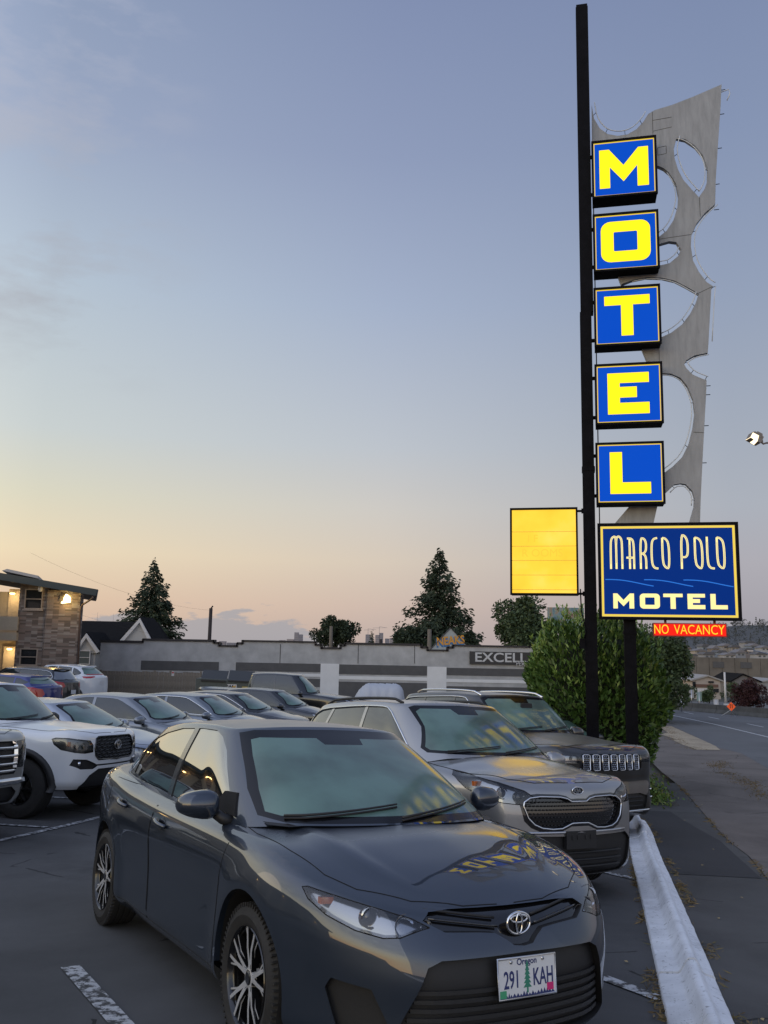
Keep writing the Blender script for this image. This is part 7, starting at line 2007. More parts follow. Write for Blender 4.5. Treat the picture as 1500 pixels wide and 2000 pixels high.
def build_fence():
    a, b = at(196, 1310, 47.5), at(392, 1310, 47.5); root = empty('wooden_fence', (a.x, 47.5, -1.3), 0, 'weathered vertical board fence with a gate, in front of the grey wall', 'fence')
    L = b.x - a.x; x = 0; rnd = random.Random(2); me = None
    zt = a.z + 1.3
    while x < L:
        w = .145; h = zt + rnd.uniform(-.02, .02) + (.08 if 1.4 < x < 1.6 else 0)
        if me is None:
            mb = MB(); mb.box((-.068, -.012, 0), (.068, .012, zt)); o = mb.obj('board', M_WOOD, root); me = o.data
        else: o = bpy.data.objects.new('board', me); COL.objects.link(o); o.parent = root
        o.location = (x, rnd.uniform(-.006, .006), rnd.uniform(-.03, .02)); o.rotation_euler = (0, rnd.uniform(-.006, .006), 0); x += w
    for z in (.3, zt - .25): mb = MB(); mb.box((0, .02, z), (L, .06, z + .09)); mb.obj('rail', M_WOOD, root)
    for x in (.0, 2.9, 3.75, L): mb = MB(); mb.box((x - .05, .03, 0), (x + .05, .13, zt + .06)); mb.obj('fence_post', M_WOOD, root)
    p = at(337, 1316, 47.4) - Vector((a.x, 47.5, -1.3)); mb = MB(); mb.box((p.x - .07, -.03, p.z - .12), (p.x + .07, -.014, p.z + .12)); n = mb.obj('notice', M_TRIMW, root)
    mb = MB(); mb.box((p.x - .05, -.034, p.z + .02), (p.x + .05, -.031, p.z + .09)); mb.obj('notice_print', mat('notice red', (.5, .03, .03), .6), n)
build_fence()

def build_street_things():
    T = lambda a, b, h: (a, h, b)
    # dumpster
    c = at(440, 1350, 38.5); zg = -1.45; root = empty('dumpster', (c.x, 38.5, zg), 0, 'dark green-grey steel dumpster with black lids and a small white WM sign', 'dumpster')
    O = Vector((c.x, 38.5, zg)); A = lambda u, v: at(u, v, 38.5) - O; gm = mat('dumpster steel', (.075, .085, .075), .6, var=.2)
    l, r, t, b = A(386, 1262).x, A(492, 1262).x, A(440, 1329).z, 0
    mb = MB(); mb.prism([(l, t - .25 + .32), (l + .02, .1), (l + .25, 0), (r - .1, 0), (r, .1), (r, t - .02)], 0, 1.5, T); mb.obj('body', gm, root)
    for k in range(2):
        x0 = l + (r - l) * .5 * k; mb = MB(); za = A(440, 1319).z; mb.add([(x0 + .02, 1.5, za + .14), (x0 + (r - l) * .5 - .03, 1.5, za + .10), (x0 + (r - l) * .5 + .12, -.05, za - .30), (x0 + .22, -.05, za - .26), (x0 + .02, 1.5, za + .18), (x0 + (r - l) * .5 - .03, 1.5, za + .14), (x0 + (r - l) * .5 + .12, -.05, za - .24), (x0 + .22, -.05, za - .20)], [(0, 1, 2, 3), (4, 7, 6, 5), (0, 4, 5, 1), (1, 5, 6, 2), (2, 6, 7, 3), (3, 7, 4, 0)]); mb.obj('lid', M_BLACK, root)
    a, b = A(444, 1336.5), A(462, 1348.5); mb = MB(); mb.box((a.x, -.03, b.z), (b.x, -.002, a.z)); s = mb.obj('sign_plate', M_TRIMW, root)
    FM = Matrix(((1, 0, 0, 0), (0, 0, -1, 0), (0, 1, 0, 0), (0, 0, 0, 1))); m = (a + b) / 2
    text_obj('W', 'sign_lettering', .24, M_GLOSSB, s, Matrix.Translation((m.x - .075, -.034, m.z)) @ FM, .002, bold=.008); text_obj('M', 'sign_lettering', .22, mat('gold print', (.55, .32, .05), .5), s, Matrix.Translation((m.x + .09, -.034, m.z)) @ FM, .002, bold=.008)
    a, b = A(473, 1341), A(484, 1347); mb = MB(); mb.box((a.x, -.02, b.z), (b.x, -.002, a.z)); mb.obj('sticker', mat('yellow sticker', (.45, .33, .06), .6), root)
    # utility poles
    def pole(name, u, vt, vb, Y, w, m, label, z0=-1.5, cat='pole', group=None, tilt=0):
        a = at(u, vt, Y); r = empty(name, (a.x, Y, z0), 0, label, cat, group); mb = MB(); mb.tube([(0, 0, 0), (tilt, 0, a.z - z0)], w, 8, taper=w * .85); mb.obj('shaft', m, r, smooth=True); return r, a
    wood = mat('dark pole wood', (.03, .022, .02), .85)
    r, a = pole('utility_pole', 412, 1188, 1250, 56, .13, wood, 'dark leaning utility pole rising above the grey wall at left')
    mb = MB(); mb.tube([(0, 0, a.z + 1.5 - .02), (.12, 0, a.z + 1.5 + .15)], .05, 6); mb.obj('bracket', wood, r)
    pole('utility_pole', 647, 1223, 1262, 78, .17, mat('pale pole', (.13, .11, .085), .8), 'pale pole in front of the small spreading tree')
    pole('utility_pole', 839, 1229, 1265, 56, .15, mat('pale pole', (.13, .11, .085), .8), 'short pale pole left of the graffiti gable')
    pole('utility_pole', 744, 1248, 1262, 90, .16, wood, 'dark stub pole above the wall beside the skyline towers')
    # overhead wires
    for k, (p, q) in enumerate(((at(60, 1080, 40), at(412, 1192, 56)), (at(155, 1200, 50), at(490, 1258, 70)))):
        mb = MB(); P = [p.lerp(q, t) + Vector((0, 0, -.5 * 4 * t * (1 - t))) for t in np.linspace(0, 1, 14)]; mb.tube([x - p for x in P], .004, 3); o = mb.obj('overhead_wire', wood); o.location = p; tag(o, ('upper' if k == 0 else 'lower') + ' thin overhead wire crossing the sky above the house', 'wire')
    # floodlight on its arm, pole outside the frame
    Y = 15.0; a = at(1475, 858, Y); b = at(1560, 868, Y); zg = tz(b.x, Y)
    r = empty('flood_light', (b.x, Y, zg), 0, 'lit floodlight head on a dark arm at the right edge', 'flood light'); O = Vector((b.x, Y, zg))
    dk = mat('brown lamp casting', (.20, .18, .16), .5, .2)
    mb = MB(); mb.tube([(0, 0, 0), (0, 0, b.z - zg + .2)], .08, 10, taper=.06); mb.obj('pole', M_POST, r, smooth=True)
    p = a - O; mb = MB(); mb.tube([(0, 0, b.z - zg), (p.x + .20, 0, p.z - .06), (p.x + .14, 0, p.z - .08), (p.x + .10, 0, p.z - .04)], .017, 6); mb.obj('arm', dk, r, smooth=True)
    Mx = Matrix.Translation(p) @ Matrix.Rotation(R(28), 4, 'Y')
    mb = MB(); mb.box((-.11, -.10, -.055), (.09, .12, .075), 0, Mx); mb.box((-.04, -.06, .075), (.06, .08, .13), 0, Mx)
    for kx in range(4): mb.box((-.09 + kx * .045, -.105, .03), (-.075 + kx * .045, .12, .09), 0, Mx)
    mb.obj('housing', dk, r)
    mb = MB(); mb.tube([(p.x + .07, 0, p.z), (p.x + .12, 0, p.z - .02), (p.x + .12, 0, p.z - .07)], .02, 6); mb.obj('knuckle', dk, r)
    mb = MB(); mb.add([tuple(Mx @ Vector(q)) for q in ((-.118, -.108, -.05), (.02, -.108, -.06), (.05, .10, -.06), (-.118, .10, -.05), (-.118, -.112, .045), (.0, -.112, .045))], [(0, 1, 2, 3), (0, 4, 5, 1)]); mb.obj('lamp_glass', emis('white hot lamp', (1.0, .80, .52), 2.2), r)
    # street lamp and far street furniture
    zf = -2.6
    r, a = pole('street_lamp', 1560, 1268, 1385, 75, .09, M_SATIN, 'grey street lamp arm reaching in at the right edge above the hillside', -3.2, 'street lamp')
    mb = MB(); O = Vector(r.location); P = [at(u, v, 75) - O for u, v in ((1560, 1300), (1530, 1284), (1500, 1277), (1480, 1272), (1468, 1271))]; mb.tube(P, .05, 6, taper=.035); q = P[-1]; mb.box((q.x - .35, -.1, q.z - .06), (q.x + .1, .1, q.z + .05)); mb.obj('arm', M_SATIN, r, smooth=False)
    pole('white_pole', 1415, 1313, 1360, 88, .11, M_TRIMW, 'tall white pole right of the white house', -3.6)
    for i, (u, vt, vb, Y, lb, col) in enumerate(((1330, 1361, 1384, 62, 'small white post at the far kerb, left of the others', (.5, .5, .5)), (1365, 1352, 1384, 64, 'pale green street sign post beyond the barrier', (.22, .30, .26)), (1398, 1366, 1385, 66, 'white sign post left of the orange sign', (.5, .5, .5)), (1418, 1374, 1388, 60, 'short white post beside the orange sign', (.55, .53, .5)), (1350, 1347, 1384, 68, 'tall pale post below the white house', (.35, .34, .32)))):
        r, a = pole('sign_post', u, vt, vb, Y, .045, M_SATIN, lb, tz(a.x, Y) - .1, 'sign post', 'posts along the far kerb')
        h = a.z - r.location.z; mb = MB(); mb.box((-.18, -.03, h - .62), (.18, -.01, h)); mb.obj('sign_panel', mat('panel%d' % i, col, .6), r)
    # orange warning sign
    Y = 56; a = at(1428, 1380, Y); z0 = tz(a.x, Y); r = empty('warning_sign', (a.x, Y, z0), 0, 'orange diamond roadwork sign with a black symbol on the far side of the street', 'warning sign'); h = a.z - z0
    om = emis('self-lit orange reflective sheet', (.75, .10, .03), .35); om.node_tree.nodes['Principled BSDF'].inputs['Base Color'].default_value = (.8, .12, .03, 1)  # the sheet is no lamp; a faint glow is added to its orange
    s = .28; mb = MB(); mb.prism([(0, -s), (s, 0), (0, s), (-s, 0)], 0, .02, lambda a_, b_, hh: (a_, -hh, b_ + h)); mb.obj('sign_panel', om, r)
    mb = MB()
    for dx in (-.09, .03): mb.box((dx + .01, -.026, h - .11), (dx + .05, -.021, h + .07)); mb.add([(dx - .03, -.0255, h + .08), (dx + .085, -.0255, h + .08), (dx + .028, -.0255, h + .17)], [(0, 1, 2)])
    mb.obj('symbol', M_BLACK, r)
    mb = MB(); mb.tube([(0, .02, 0), (0, .02, h)], .025, 5); mb.tube([(-.5, .3, 0), (0, .02, h - .2)], .02, 5); mb.tube([(.5, .3, 0), (0, .02, h - .2)], .02, 5); mb.obj('stand', M_SATIN, r)
    # concrete barrier along the far edge, in lengths
    root = empty('concrete_barrier', (22.2, 62, -3), 0, 'dark low concrete barrier along the far side of the street', 'barrier'); bm_ = mat('stained barrier concrete', (.085, .085, .08), .9, var=.3, vscale=1.5)
    P = [(20.9, 78), (21.8, 66.5), (22.8, 60), (23.8, 54), (24.6, 48), (25.2, 41), (25.6, 34), (25.8, 26)]; O = Vector((22.2, 62, -3))
    for i in range(len(P) - 1):
        a, b = Vector(P[i]), Vector(P[i + 1]); n = max(1, int((b - a).length / 3.1))
        for k in range(n):
            p, q = a.lerp(b, k / n), a.lerp(b, (k + .985) / n); d = (q - p).normalized(); nn = Vector((-d.y, d.x)); vs = []
            for e in (p, q):
                z = tz(e.x, e.y) - .05
                for o_, h in ((-.28, 0), (-.26, .10), (-.12, .30), (-.08, .62), (.08, .62), (.12, .30), (.26, .10), (.28, 0)): vs.append((e.x + nn.x * o_ - O.x, e.y + nn.y * o_ - O.y, z + h - O.z))
            mb = MB(); mb.add(vs, [(j, j + 1, j + 9, j + 8) for j in range(7)] + [tuple(range(8)), tuple(range(15, 7, -1))]); mb.obj('barrier_section', bm_, root)
    # white house and dark house beyond the street
    def small_house(u0, u1, vt, ve, vb, Y, label, wm, rm, name='house', ridge=.55):
        O = at((u0 + u1) / 2, vb, Y); r = empty(name, tuple(O), 0, label, 'house'); A = lambda u, v: at(u, v, Y) - O
        a, b, e, t = A(u0, 1262).x, A(u1, 1262).x, A((u0 + u1) / 2, ve).z, A((u0 + u1) / 2, vt).z; rx = a + (b - a) * ridge
        mb = MB(); mb.box((a, 0, -1.5), (b, 7, e)); mb.prism([(a, e), (b, e), (rx, t)], .01, 6.9, T); mb.obj('wall', wm, r)
        for p, q in (((a, e), (rx, t)), ((b, e), (rx, t))):
            k = -1 if p[0] < q[0] else 1; mb = MB(); mb.prism([(p[0] + k * .3, p[1] - .12), q, (q[0], q[1] + .18), (p[0] + k * .3, p[1] + .06)], -.25, 7.3, T); mb.obj('roof', rm, r)
        return r, A
    r, A = small_house(1350, 1404, 1321, 1329, 1362, 108, 'white two-storey house with low roof beyond the street', mat('offwhite house paint', (.38, .33, .29), .8), mat('pale roof', (.30, .29, .28), .8))
    for (u0, u1, v0, v1, m) in ((1355, 1402, 1336, 1342, mat('rusty brick strip', (.14, .08, .06), .9)), (1352, 1358, 1331, 1343, M_DARKWIN), (1383, 1393, 1330, 1334, M_DARKWIN), (1392, 1403, 1345, 1352, M_DARKWIN), (1356, 1384, 1344, 1356, M_TRIMW)):
        a, b = A(u0, v0), A(u1, v1); mb = MB(); mb.box((a.x, -.2, b.z), (b.x, -.05, a.z)); mb.obj('window' if m is M_DARKWIN else 'wall_panel', m, r)
    small_house(1427, 1480, 1318, 1331, 1350, 120, 'dark-roofed house behind the maroon tree', mat('grey house paint', (.16, .15, .15), .8), M_SHINGLE, ridge=.4)
    small_house(1478, 1540, 1328, 1333, 1352, 125, 'pale low house at the right edge', mat('pale house paint', (.30, .30, .30), .8), mat('pale roof', (.30, .29, .28), .8))
    # retaining wall with weather stains
    Y = 175; a, b = at(1335, 1283, Y), at(1560, 1281, Y); O = Vector((a.x, Y, -6)); r = empty('retaining_wall', tuple(O), 0, 'long stained concrete retaining wall below the hillside houses', 'retaining wall')
    cm = mat('stained concrete', (.15, .135, .115), .9, var=.3, vscale=.25)
    n = 9
    for k in range(n):
        x0 = (b.x - a.x) * k / n; x1 = (b.x - a.x) * (k + 1) / n - .08; mb = MB(); mb.box((x0, 0, 0), (x1, 1, a.z + 6)); mb.obj('wall_bay', cm, r)
    for k in range(3):
        x0 = (b.x - a.x) * (.25 + .24 * k); mb = MB(); mb.box((x0, -.12, a.z + 6 - 2.0), (x0 + 2.2, -.01, a.z + 6 - .8)); mb.obj('dark_opening', M_DARKBAND, r)
    # billboard partly behind the laurel
    Y = 48; a, b = at(1070, 1186, Y), at(1141, 1232, Y); O = Vector(((a.x + b.x) / 2, Y, -2)); r = empty('billboard', tuple(O), 0, 'colourful billboard half hidden behind the laurel bush', 'billboard')
    pm = bpy.data.materials.new('billboard print'); pm.use_nodes = True; nt = pm.node_tree; nd, lk = nt.nodes, nt.links; tc = nd.new('ShaderNodeTexCoord'); nz = nd.new('ShaderNodeTexNoise'); nz.inputs['Scale'].default_value = 1.6; nz.inputs['Detail'].default_value = 3; nz.inputs['Distortion'].default_value = 1.5; lk.new(tc.outputs['Object'], nz.inputs[0])
    lk.new(ramp(nd, lk, nz.outputs[0], [(.3, (.05, .11, .16)), (.45, (.16, .26, .28)), (.56, (.30, .24, .18)), (.68, (.12, .06, .04))], 'LINEAR'), nd['Principled BSDF'].inputs['Base Color'])
    p, q = a - O, b - O; mb = MB(); mb.box((p.x, 0, q.z), (q.x, .2, p.z)); mb.obj('picture_panel', pm, r); mb = MB(); mb.box((-.15, .2, 0), (.15, .5, q.z + .5)); mb.obj('post', wood, r)
build_street_things()

def build_far():
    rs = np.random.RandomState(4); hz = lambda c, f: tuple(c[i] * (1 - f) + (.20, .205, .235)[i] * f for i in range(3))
    # wooded hillside at right
    nx, ny = 40, 18; vs = []
    for i in range(nx):
        for j in range(ny):
            u = i / (nx - 1); v = j / (ny - 1); x = 100 + 330 * u - 40 * (1 - v); y = 330 + 330 * v; z = -16 + 37 * (v**.8) * (.45 + .55 * min(1, u * 1.8 + .1)) + 1.5 * math.sin(x * .05) * v
            vs.append((x, y, z))
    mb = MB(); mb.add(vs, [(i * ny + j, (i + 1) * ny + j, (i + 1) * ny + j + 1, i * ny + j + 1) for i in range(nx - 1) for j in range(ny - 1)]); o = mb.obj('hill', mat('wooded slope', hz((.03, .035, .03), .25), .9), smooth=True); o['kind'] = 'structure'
    if sum(p.normal.z for p in o.data.polygons) < 0: o.data.flip_normals()
    g = np.array(vs).reshape(nx, ny, 3)
    C, D, S = [], [], []
    for k in range(1500):
        i, j = rs.randint(0, nx), rs.randint(1, ny); p = g[i, j] + rs.normal(size=3) * np.array([5, 8, 0]); top = j >= ny - 4; h = rs.uniform(2.5, 4.5) if not top else rs.uniform(3.0, 6.5); con = rs.rand() < (.5 if top else .3); w = h * (.22 if con else .5); n = 50
        t = rs.rand(n); a = rs.rand(n) * 6.28; r = w * (1 - t) if con else w * np.sin(np.pi * np.clip(t * .9 + .08, 0, 1))
        C.append(np.stack([p[0] + np.cos(a) * r, p[1] + np.sin(a) * r, p[2] + t * h], 1)); D.append(rnd_unit(n, rs)); S.append(np.full(n, h * .17))
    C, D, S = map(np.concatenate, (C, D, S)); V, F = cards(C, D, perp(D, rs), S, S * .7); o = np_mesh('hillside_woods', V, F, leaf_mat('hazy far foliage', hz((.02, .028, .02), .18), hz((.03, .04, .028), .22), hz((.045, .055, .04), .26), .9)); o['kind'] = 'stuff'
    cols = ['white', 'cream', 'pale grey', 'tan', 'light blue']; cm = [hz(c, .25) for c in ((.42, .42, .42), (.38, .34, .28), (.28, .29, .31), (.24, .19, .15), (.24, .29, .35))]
    spots = [(1352, 1277), (1368, 1268), (1385, 1273), (1398, 1262), (1410, 1270), (1425, 1276), (1436, 1260), (1447, 1270), (1462, 1266), (1475, 1258), (1488, 1274), (1420, 1258), (1464, 1252), (1340, 1262), (1378, 1258), (1495, 1262)]
    where = ['lowest and leftmost', 'upper left', 'just above the retaining wall', 'middle of the upper row', 'centre', 'low centre', 'high centre', 'right of centre', 'beside the lamp arm', 'high right', 'low right edge', 'upper row left of centre', 'topmost', 'far left behind the red sign', 'small upper left', 'right edge']
    for i, (u, v) in enumerate(spots):
        Y = 322 + (1280 - v) * 2.0; p = at(u, v, Y); w, h = rs.uniform(2.6, 4.6), rs.uniform(1.6, 2.6); r = empty('hillside_house', (p.x, p.y, p.z - h), 0, 'small %s hillside house, %s of the group' % (cols[i % 5], where[i]), 'house', 'houses on the hillside')
        mb = MB(); mb.box((-w / 2, 0, -3), (w / 2, 6, h * .6)); mb.obj('wall', mat('far wall %d' % (i % 5), cm[i % 5], .8), r)
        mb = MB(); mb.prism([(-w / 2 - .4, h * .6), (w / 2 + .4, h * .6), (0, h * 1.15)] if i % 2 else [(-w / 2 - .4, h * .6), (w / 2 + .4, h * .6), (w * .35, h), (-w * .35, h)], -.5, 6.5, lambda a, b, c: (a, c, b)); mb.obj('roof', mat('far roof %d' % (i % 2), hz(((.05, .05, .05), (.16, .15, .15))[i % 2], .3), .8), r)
        mb = MB()
        mb.box((-w * .3, -.1, h * .15), (-w * .1, -.01, h * .45)); mb.box((w * .1, -.1, h * .15), (w * .3, -.01, h * .45)); mb.obj('window', mat('far window', (.08, .09, .10), .4), r)
    # downtown towers on the skyline
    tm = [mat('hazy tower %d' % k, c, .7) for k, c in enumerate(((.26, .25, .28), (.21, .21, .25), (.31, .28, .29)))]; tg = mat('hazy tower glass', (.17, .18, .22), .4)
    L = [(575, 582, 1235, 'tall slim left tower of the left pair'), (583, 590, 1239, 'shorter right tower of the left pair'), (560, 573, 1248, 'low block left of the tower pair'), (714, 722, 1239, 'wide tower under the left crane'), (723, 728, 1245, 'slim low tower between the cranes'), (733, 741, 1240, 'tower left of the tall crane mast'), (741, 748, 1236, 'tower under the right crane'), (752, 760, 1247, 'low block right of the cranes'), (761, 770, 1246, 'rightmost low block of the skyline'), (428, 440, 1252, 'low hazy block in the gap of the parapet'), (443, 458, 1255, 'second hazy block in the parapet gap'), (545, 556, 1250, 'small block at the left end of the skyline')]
    for i, (u0, u1, v, lb) in enumerate(L):
        Y = 3000; a, b = at(u0, v, Y), at(u1, 1275, Y); r = empty('distant_tower', ((a.x + b.x) / 2, Y, b.z), 0, lb + ', pale with haze', 'tower', 'towers on the far skyline'); w = (b.x - a.x) / 2; h = a.z - b.z
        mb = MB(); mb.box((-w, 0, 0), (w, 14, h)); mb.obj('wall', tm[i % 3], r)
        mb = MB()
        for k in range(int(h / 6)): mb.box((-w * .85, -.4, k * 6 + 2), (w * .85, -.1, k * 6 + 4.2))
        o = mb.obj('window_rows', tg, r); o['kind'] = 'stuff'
    for i, (u, v) in enumerate(((719, 1229), (741, 1225))):
        Y = 2900; p = at(u, v, Y); r = empty('tower_crane', (p.x, Y, p.z - 45), 0, ('left' if i == 0 else 'taller right') + ' tower crane above the hazy skyline', 'crane'); mb = MB(); mb.tube([(0, 0, 0), (0, 0, 47)], .8, 4); mb.obj('mast', tm[1], r); mb = MB(); mb.tube([(-22 if i else -14, 0, 42), (26, 0, 44)], .6, 4); mb.tube([(0, 0, 48), (20, 0, 44)], .25, 3); mb.obj('jib', tm[1], r)
    for i, u in enumerate((191, 222, 235)):
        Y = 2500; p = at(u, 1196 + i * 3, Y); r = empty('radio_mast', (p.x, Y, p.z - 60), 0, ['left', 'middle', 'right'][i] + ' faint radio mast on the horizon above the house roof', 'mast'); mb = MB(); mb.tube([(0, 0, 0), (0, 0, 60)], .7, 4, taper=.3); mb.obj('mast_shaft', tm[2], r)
build_far()
# ------------------------------------------------------------------ parked vehicles
RY = R(-59.41)
def hero():
    pm = paint('dark grey paint', (.020, .030, .048), metal=.45, rough=.42, dew=.34, coat_ior=1.72)
    sp = sedan_spec(pm, True); sp['extras'] = [corolla_extras]; sp['mirror'] = ((-.60, .945, 1.02), .88, pm)
    build_car(sp, 'grey_sedan', 'dark grey compact sedan nearest the camera with black and silver wheels', 'car', None, (.147, 4.668), RY)
hero()
build_car(kia(), 'grey_crossover', 'warm grey crossover with wide chrome-edged grille, beside the nearest sedan', 'car', None, (.147 + 1.13, 4.668 + 3.87), RY)
build_car(jeep(), 'black_suv', 'brownish black SUV with seven upright chrome grille slots, by the sign posts', 'car', None, (.147 + 2.50, 4.668 + 7.9, .05), RY)
rg, ex = basic_nose(zg=.80, chrome=True, lampz=.9)
build_car(veh_spec(paint('charcoal paint', (.03, .03, .033)), zf=.90, zc=1.0, zb=.98, zr=1.03, H=1.42, hw=.93, rt=.34, rr=.22, wb=2.75, regions=rg, extras=[ex], res=(60, 16, 8, 44, 12)),
          'dark_car', 'dark car almost hidden behind the black SUV, only its bumper corner showing', 'car', None, (.147 + 3.62, 4.668 + 12.0), RY)
build_car(pickup_white(), 'white_pickup', 'white pickup truck with black honeycomb grille and black fender flares', 'pickup', None, (-4.60, 12.9), R(-14))
build_car(pickup_silver(), 'tan_pickup', 'pale tan pickup with chrome bar grille cut off by the left edge', 'pickup', None, (-5.28, 10.1, -.06), R(-14))
ROWX = lambda y: -5.10 + (y - 12.9) * .205
rg, ex = basic_nose(zg=.62, hg=.10, chrome=True)
build_car(veh_spec(paint('silver blue paint', (.36, .39, .44), .7, .35), zf=.78, zc=1.0, zb=.95, zr=1.03, H=1.45, xw=.02, xt=-.98, xrt=-2.5, xrb=-3.2, hw=.90, regions=rg, extras=[ex]),
          'silver_sedan', 'silver blue sedan directly behind the white pickup', 'car', 'sedans parked in the left row', (ROWX(15.6) , 15.7), R(-14))
rg, ex = basic_nose(zg=.64, hg=.11)
build_car(veh_spec(paint('cool grey paint', (.20, .215, .235), .7, .35), zf=.79, zc=1.0, zb=.96, zr=1.05, H=1.46, xw=0, xt=-.95, xrt=-2.5, xrb=-3.22, hw=.90, regions=rg, extras=[ex]),
          'grey_sedan', 'mid grey sedan with a grey mirror, third car back in the left row', 'car', 'sedans parked in the left row', (ROWX(18.3), 18.4), R(-14))
rg, ex = basic_nose(zg=.64, hg=.10, chrome=True)
build_car(veh_spec(paint('steel grey paint', (.17, .19, .215), .7, .35), zf=.79, zc=1.0, zb=.96, zr=1.05, H=1.46, xw=0, xt=-.95, xrt=-2.5, xrb=-3.22, hw=.91, regions=rg, extras=[ex], chrome_dlo=True),
          'grey_sedan', 'blue-grey sedan with chrome window trim and sunroof, left of the dark sedans', 'car', 'sedans parked in the left row', (ROWX(21.4) + .05, 21.6, -.08), R(-14))
rg, ex = basic_nose(zg=.62, hg=.10)
build_car(veh_spec(paint('black paint', (.012, .013, .015), .4, .35), zf=.78, zc=.99, zb=.94, zr=1.02, H=1.43, xw=-.05, xt=-1.0, xrt=-2.55, xrb=-3.3, hw=.91, wb=2.85, regions=rg, extras=[ex], chrome_dlo=True),
          'black_sedan', 'black sedan with thin chrome window arch, behind the nearest sedan roof', 'car', 'sedans parked in the left row', (ROWX(24.5) - .20, 24.6, -.10), R(-14))
rg, ex = basic_nose(zg=.62, hg=.10)
build_car(veh_spec(paint('black paint', (.012, .013, .015), .4, .35), zf=.78, zc=.99, zb=.94, zr=1.02, H=1.45, hw=.9, regions=rg, extras=[ex]),
          'black_sedan', 'second black sedan, roof just showing in front of the black pickup', 'car', 'sedans parked in the left row', (ROWX(27.4) - .1, 27.6, -.10), R(-14))
rg, ex = basic_nose(zg=.95, hg=.12, lampz=1.05)
build_car(veh_spec(paint('black paint', (.012, .013, .015), .4, .35), fo=.92, wb=3.6, ro=1.2, hw=.98, zf=1.1, zc=1.25, zb=1.2, zr=1.22, H=1.88, xw=-.5, xt=-1.2, xrt=-2.9, xrb=-3.05, rt=.40, rr=.22, z0=.4, pillars=(-1.95, -2.88), roofy=.67, baseh=.85, regions=rg, extras=[ex], zdk=1.18),
          'black_pickup', 'black crew cab pickup side-on in front of the dumpster', 'pickup', None, (-1.65, 31.0, -.08), R(-4))
# vehicles seen from behind on the far left
tl = [(rcu(-3.62, .52), .92), (rcu(-3.60, .60), 1.04), (rcu(-3.35, .82), 1.10), (rcu(-3.05, .88), 1.10), (rcu(-3.15, .88), .98), (rcu(-3.40, .82), .86), (rcu(-3.58, .62), .84)]
def tail(dx, dz, sc=1.0): return dict(n='taillight', ax='rc', poly=[(a + dx * .6, (b - 1) * sc + 1 + dz) for a, b in tl], mn=.05, mat=M_TAIL)
build_car(veh_spec(paint('deep blue paint', (.012, .020, .16), .5, .3), fo=.88, wb=2.65, ro=.83, hw=.91, zf=.80, zc=1.02, zb=.96, zr=1.10, H=1.47, xw=.0, xt=-.95, xrt=-2.85, xrb=-3.30, rt=.33, regions=[tail(.10, -.06, 1.25)], extras=[rear_extras(.50)], pillars=(-1.65, -2.5), res=(110, 26, 9, 70, 20)),
          'blue_hatchback', 'dark blue hatchback seen from behind, in front of the black wagon', 'car', 'cars parked facing the motel', (-14.05, 29.95, 0), R(166))
build_car(veh_spec(paint('black paint', (.012, .013, .015), .4, .35), fo=.9, wb=2.72, ro=.93, hw=.93, zf=.92, zc=1.08, zb=1.03, zr=1.12, H=1.62, xw=-.0, xt=-.95, xrt=-3.15, xrb=-3.5, rt=.36, regions=[tail(-.10, .03, 1.0)], extras=[rear_extras(.72)], pillars=(-1.7, -2.65), tail='dark', chrome_dlo=True, res=(110, 26, 9, 70, 20)),
          'black_wagon', 'black crossover wagon with chrome window line between the blue and white cars', 'car', 'cars parked facing the motel', (-15.0, 34.0, 0), R(166))
wt = [dict(n='taillight', ax='rc', poly=[(rcu(-3.52, .50), 1.17), (rcu(-3.50, .58), 1.24), (rcu(-3.28, .84), 1.42), (rcu(-3.05, .88), 1.46), (rcu(-3.12, .90), 1.20), (rcu(-3.2, .90), 1.12), (rcu(-3.42, .72), 1.12)], mn=.02, mat=M_TAIL)]
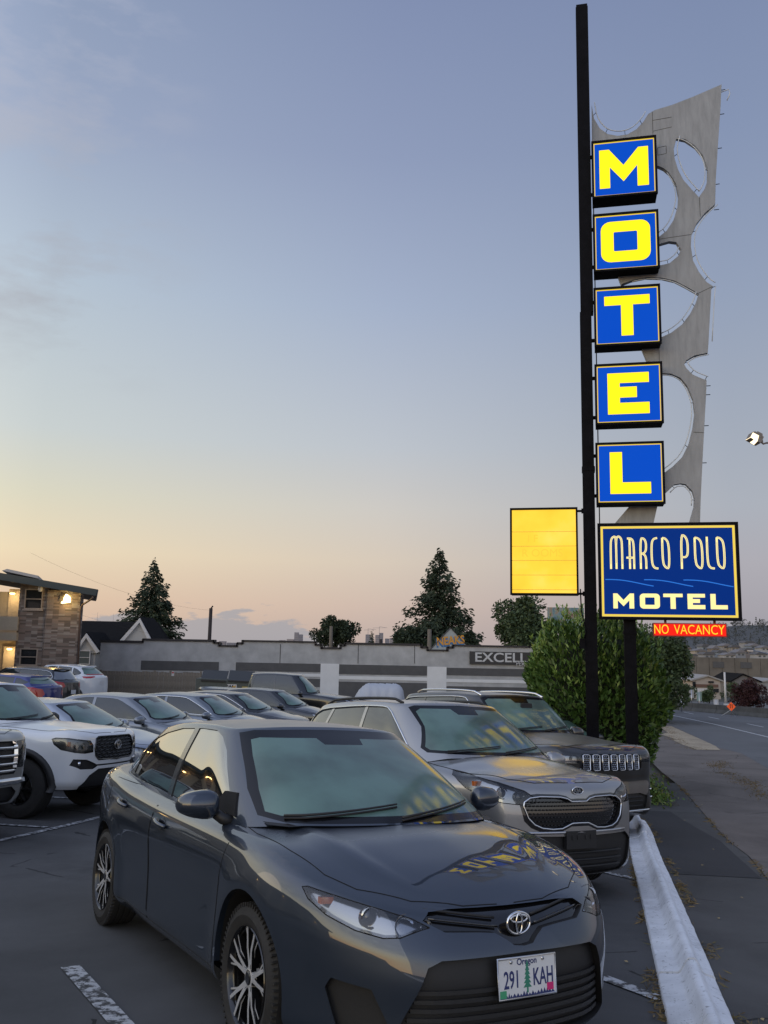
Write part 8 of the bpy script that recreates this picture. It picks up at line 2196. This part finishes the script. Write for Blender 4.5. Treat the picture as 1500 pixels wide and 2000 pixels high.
build_car(veh_spec(paint('white paint', (.66, .68, .70), 0., .4, dew=.2), fo=.92, wb=2.67, ro=.80, hw=.905, zf=.98, zc=1.12, zb=1.06, zr=1.20, H=1.67, xw=-.05, xt=-1.0, xrt=-2.75, xrb=-3.30, rt=.36, regions=wt, extras=[rear_extras(.93, brake_bar=(.62, 1.27))], pillars=(-1.7, -2.55), cladding=.06, res=(110, 26, 9, 70, 20)),
          'white_crossover', 'white crossover seen from behind with red lamps joined by a bar, next to the fence', 'car', 'cars parked facing the motel', (-15.0, 37.9, 0), R(166))

def covered_thing():
    Y = 35.0; c = at(738, 1352, Y); z = tz(c.x, Y) ; r = empty('covered_vehicle', (c.x, Y, z), 0, 'small vehicle under a crumpled pale tarpaulin, behind the grey crossover roof', 'covered vehicle')
    O = Vector((c.x, Y, z)); hgt = (at(738, 1335, Y) - O).z; w = (at(790, 1340, Y) - at(684, 1340, Y)).x / 2; rs = np.random.RandomState(2)
    vs = []; nu, nv = 34, 18
    for i in range(nu):
        for j in range(nv):
            u = -1 + 2 * i / (nu - 1); v = j / (nv - 1); ang = math.pi * v; e = min(1, (1 - abs(u)**6)**.5 + .05)
            top = hgt * (1.0 if u > -.35 else 1.0 - .45 * ((-.35 - u) / .65)**1.5)
            x = u * w; y = -math.cos(ang) * .85 * e * (1 + .03 * math.sin(i * 1.3)); zz = top * (math.sin(ang)**.45) * (.55 + .45 * e) + .02 * math.sin(i * 1.7 + j * 2.3) + .015 * math.sin(i * 3.1 - j)
            vs.append((x, y, zz))
    mb = MB(); mb.add(vs, [(i * nv + j, (i + 1) * nv + j, (i + 1) * nv + j + 1, i * nv + j + 1) for i in range(nu - 1) for j in range(nv - 1)] + [tuple(range(nv)), tuple((nu - 1) * nv + j for j in reversed(range(nv)))])
    mb.obj('tarpaulin', mat('pale tarpaulin', (.42, .44, .48), .6, bump=.4, bscale=4), r, smooth=True, angle=60)
    mb = MB(); mb.tube([(-w * .97, -.3, hgt * .52), (-w * .75, -.88, hgt * .62), (0, -.93, hgt * .60), (w * .95, -.6, hgt * .6)], .02, 5); mb.obj('strap', M_BLACK, r)
covered_thing()
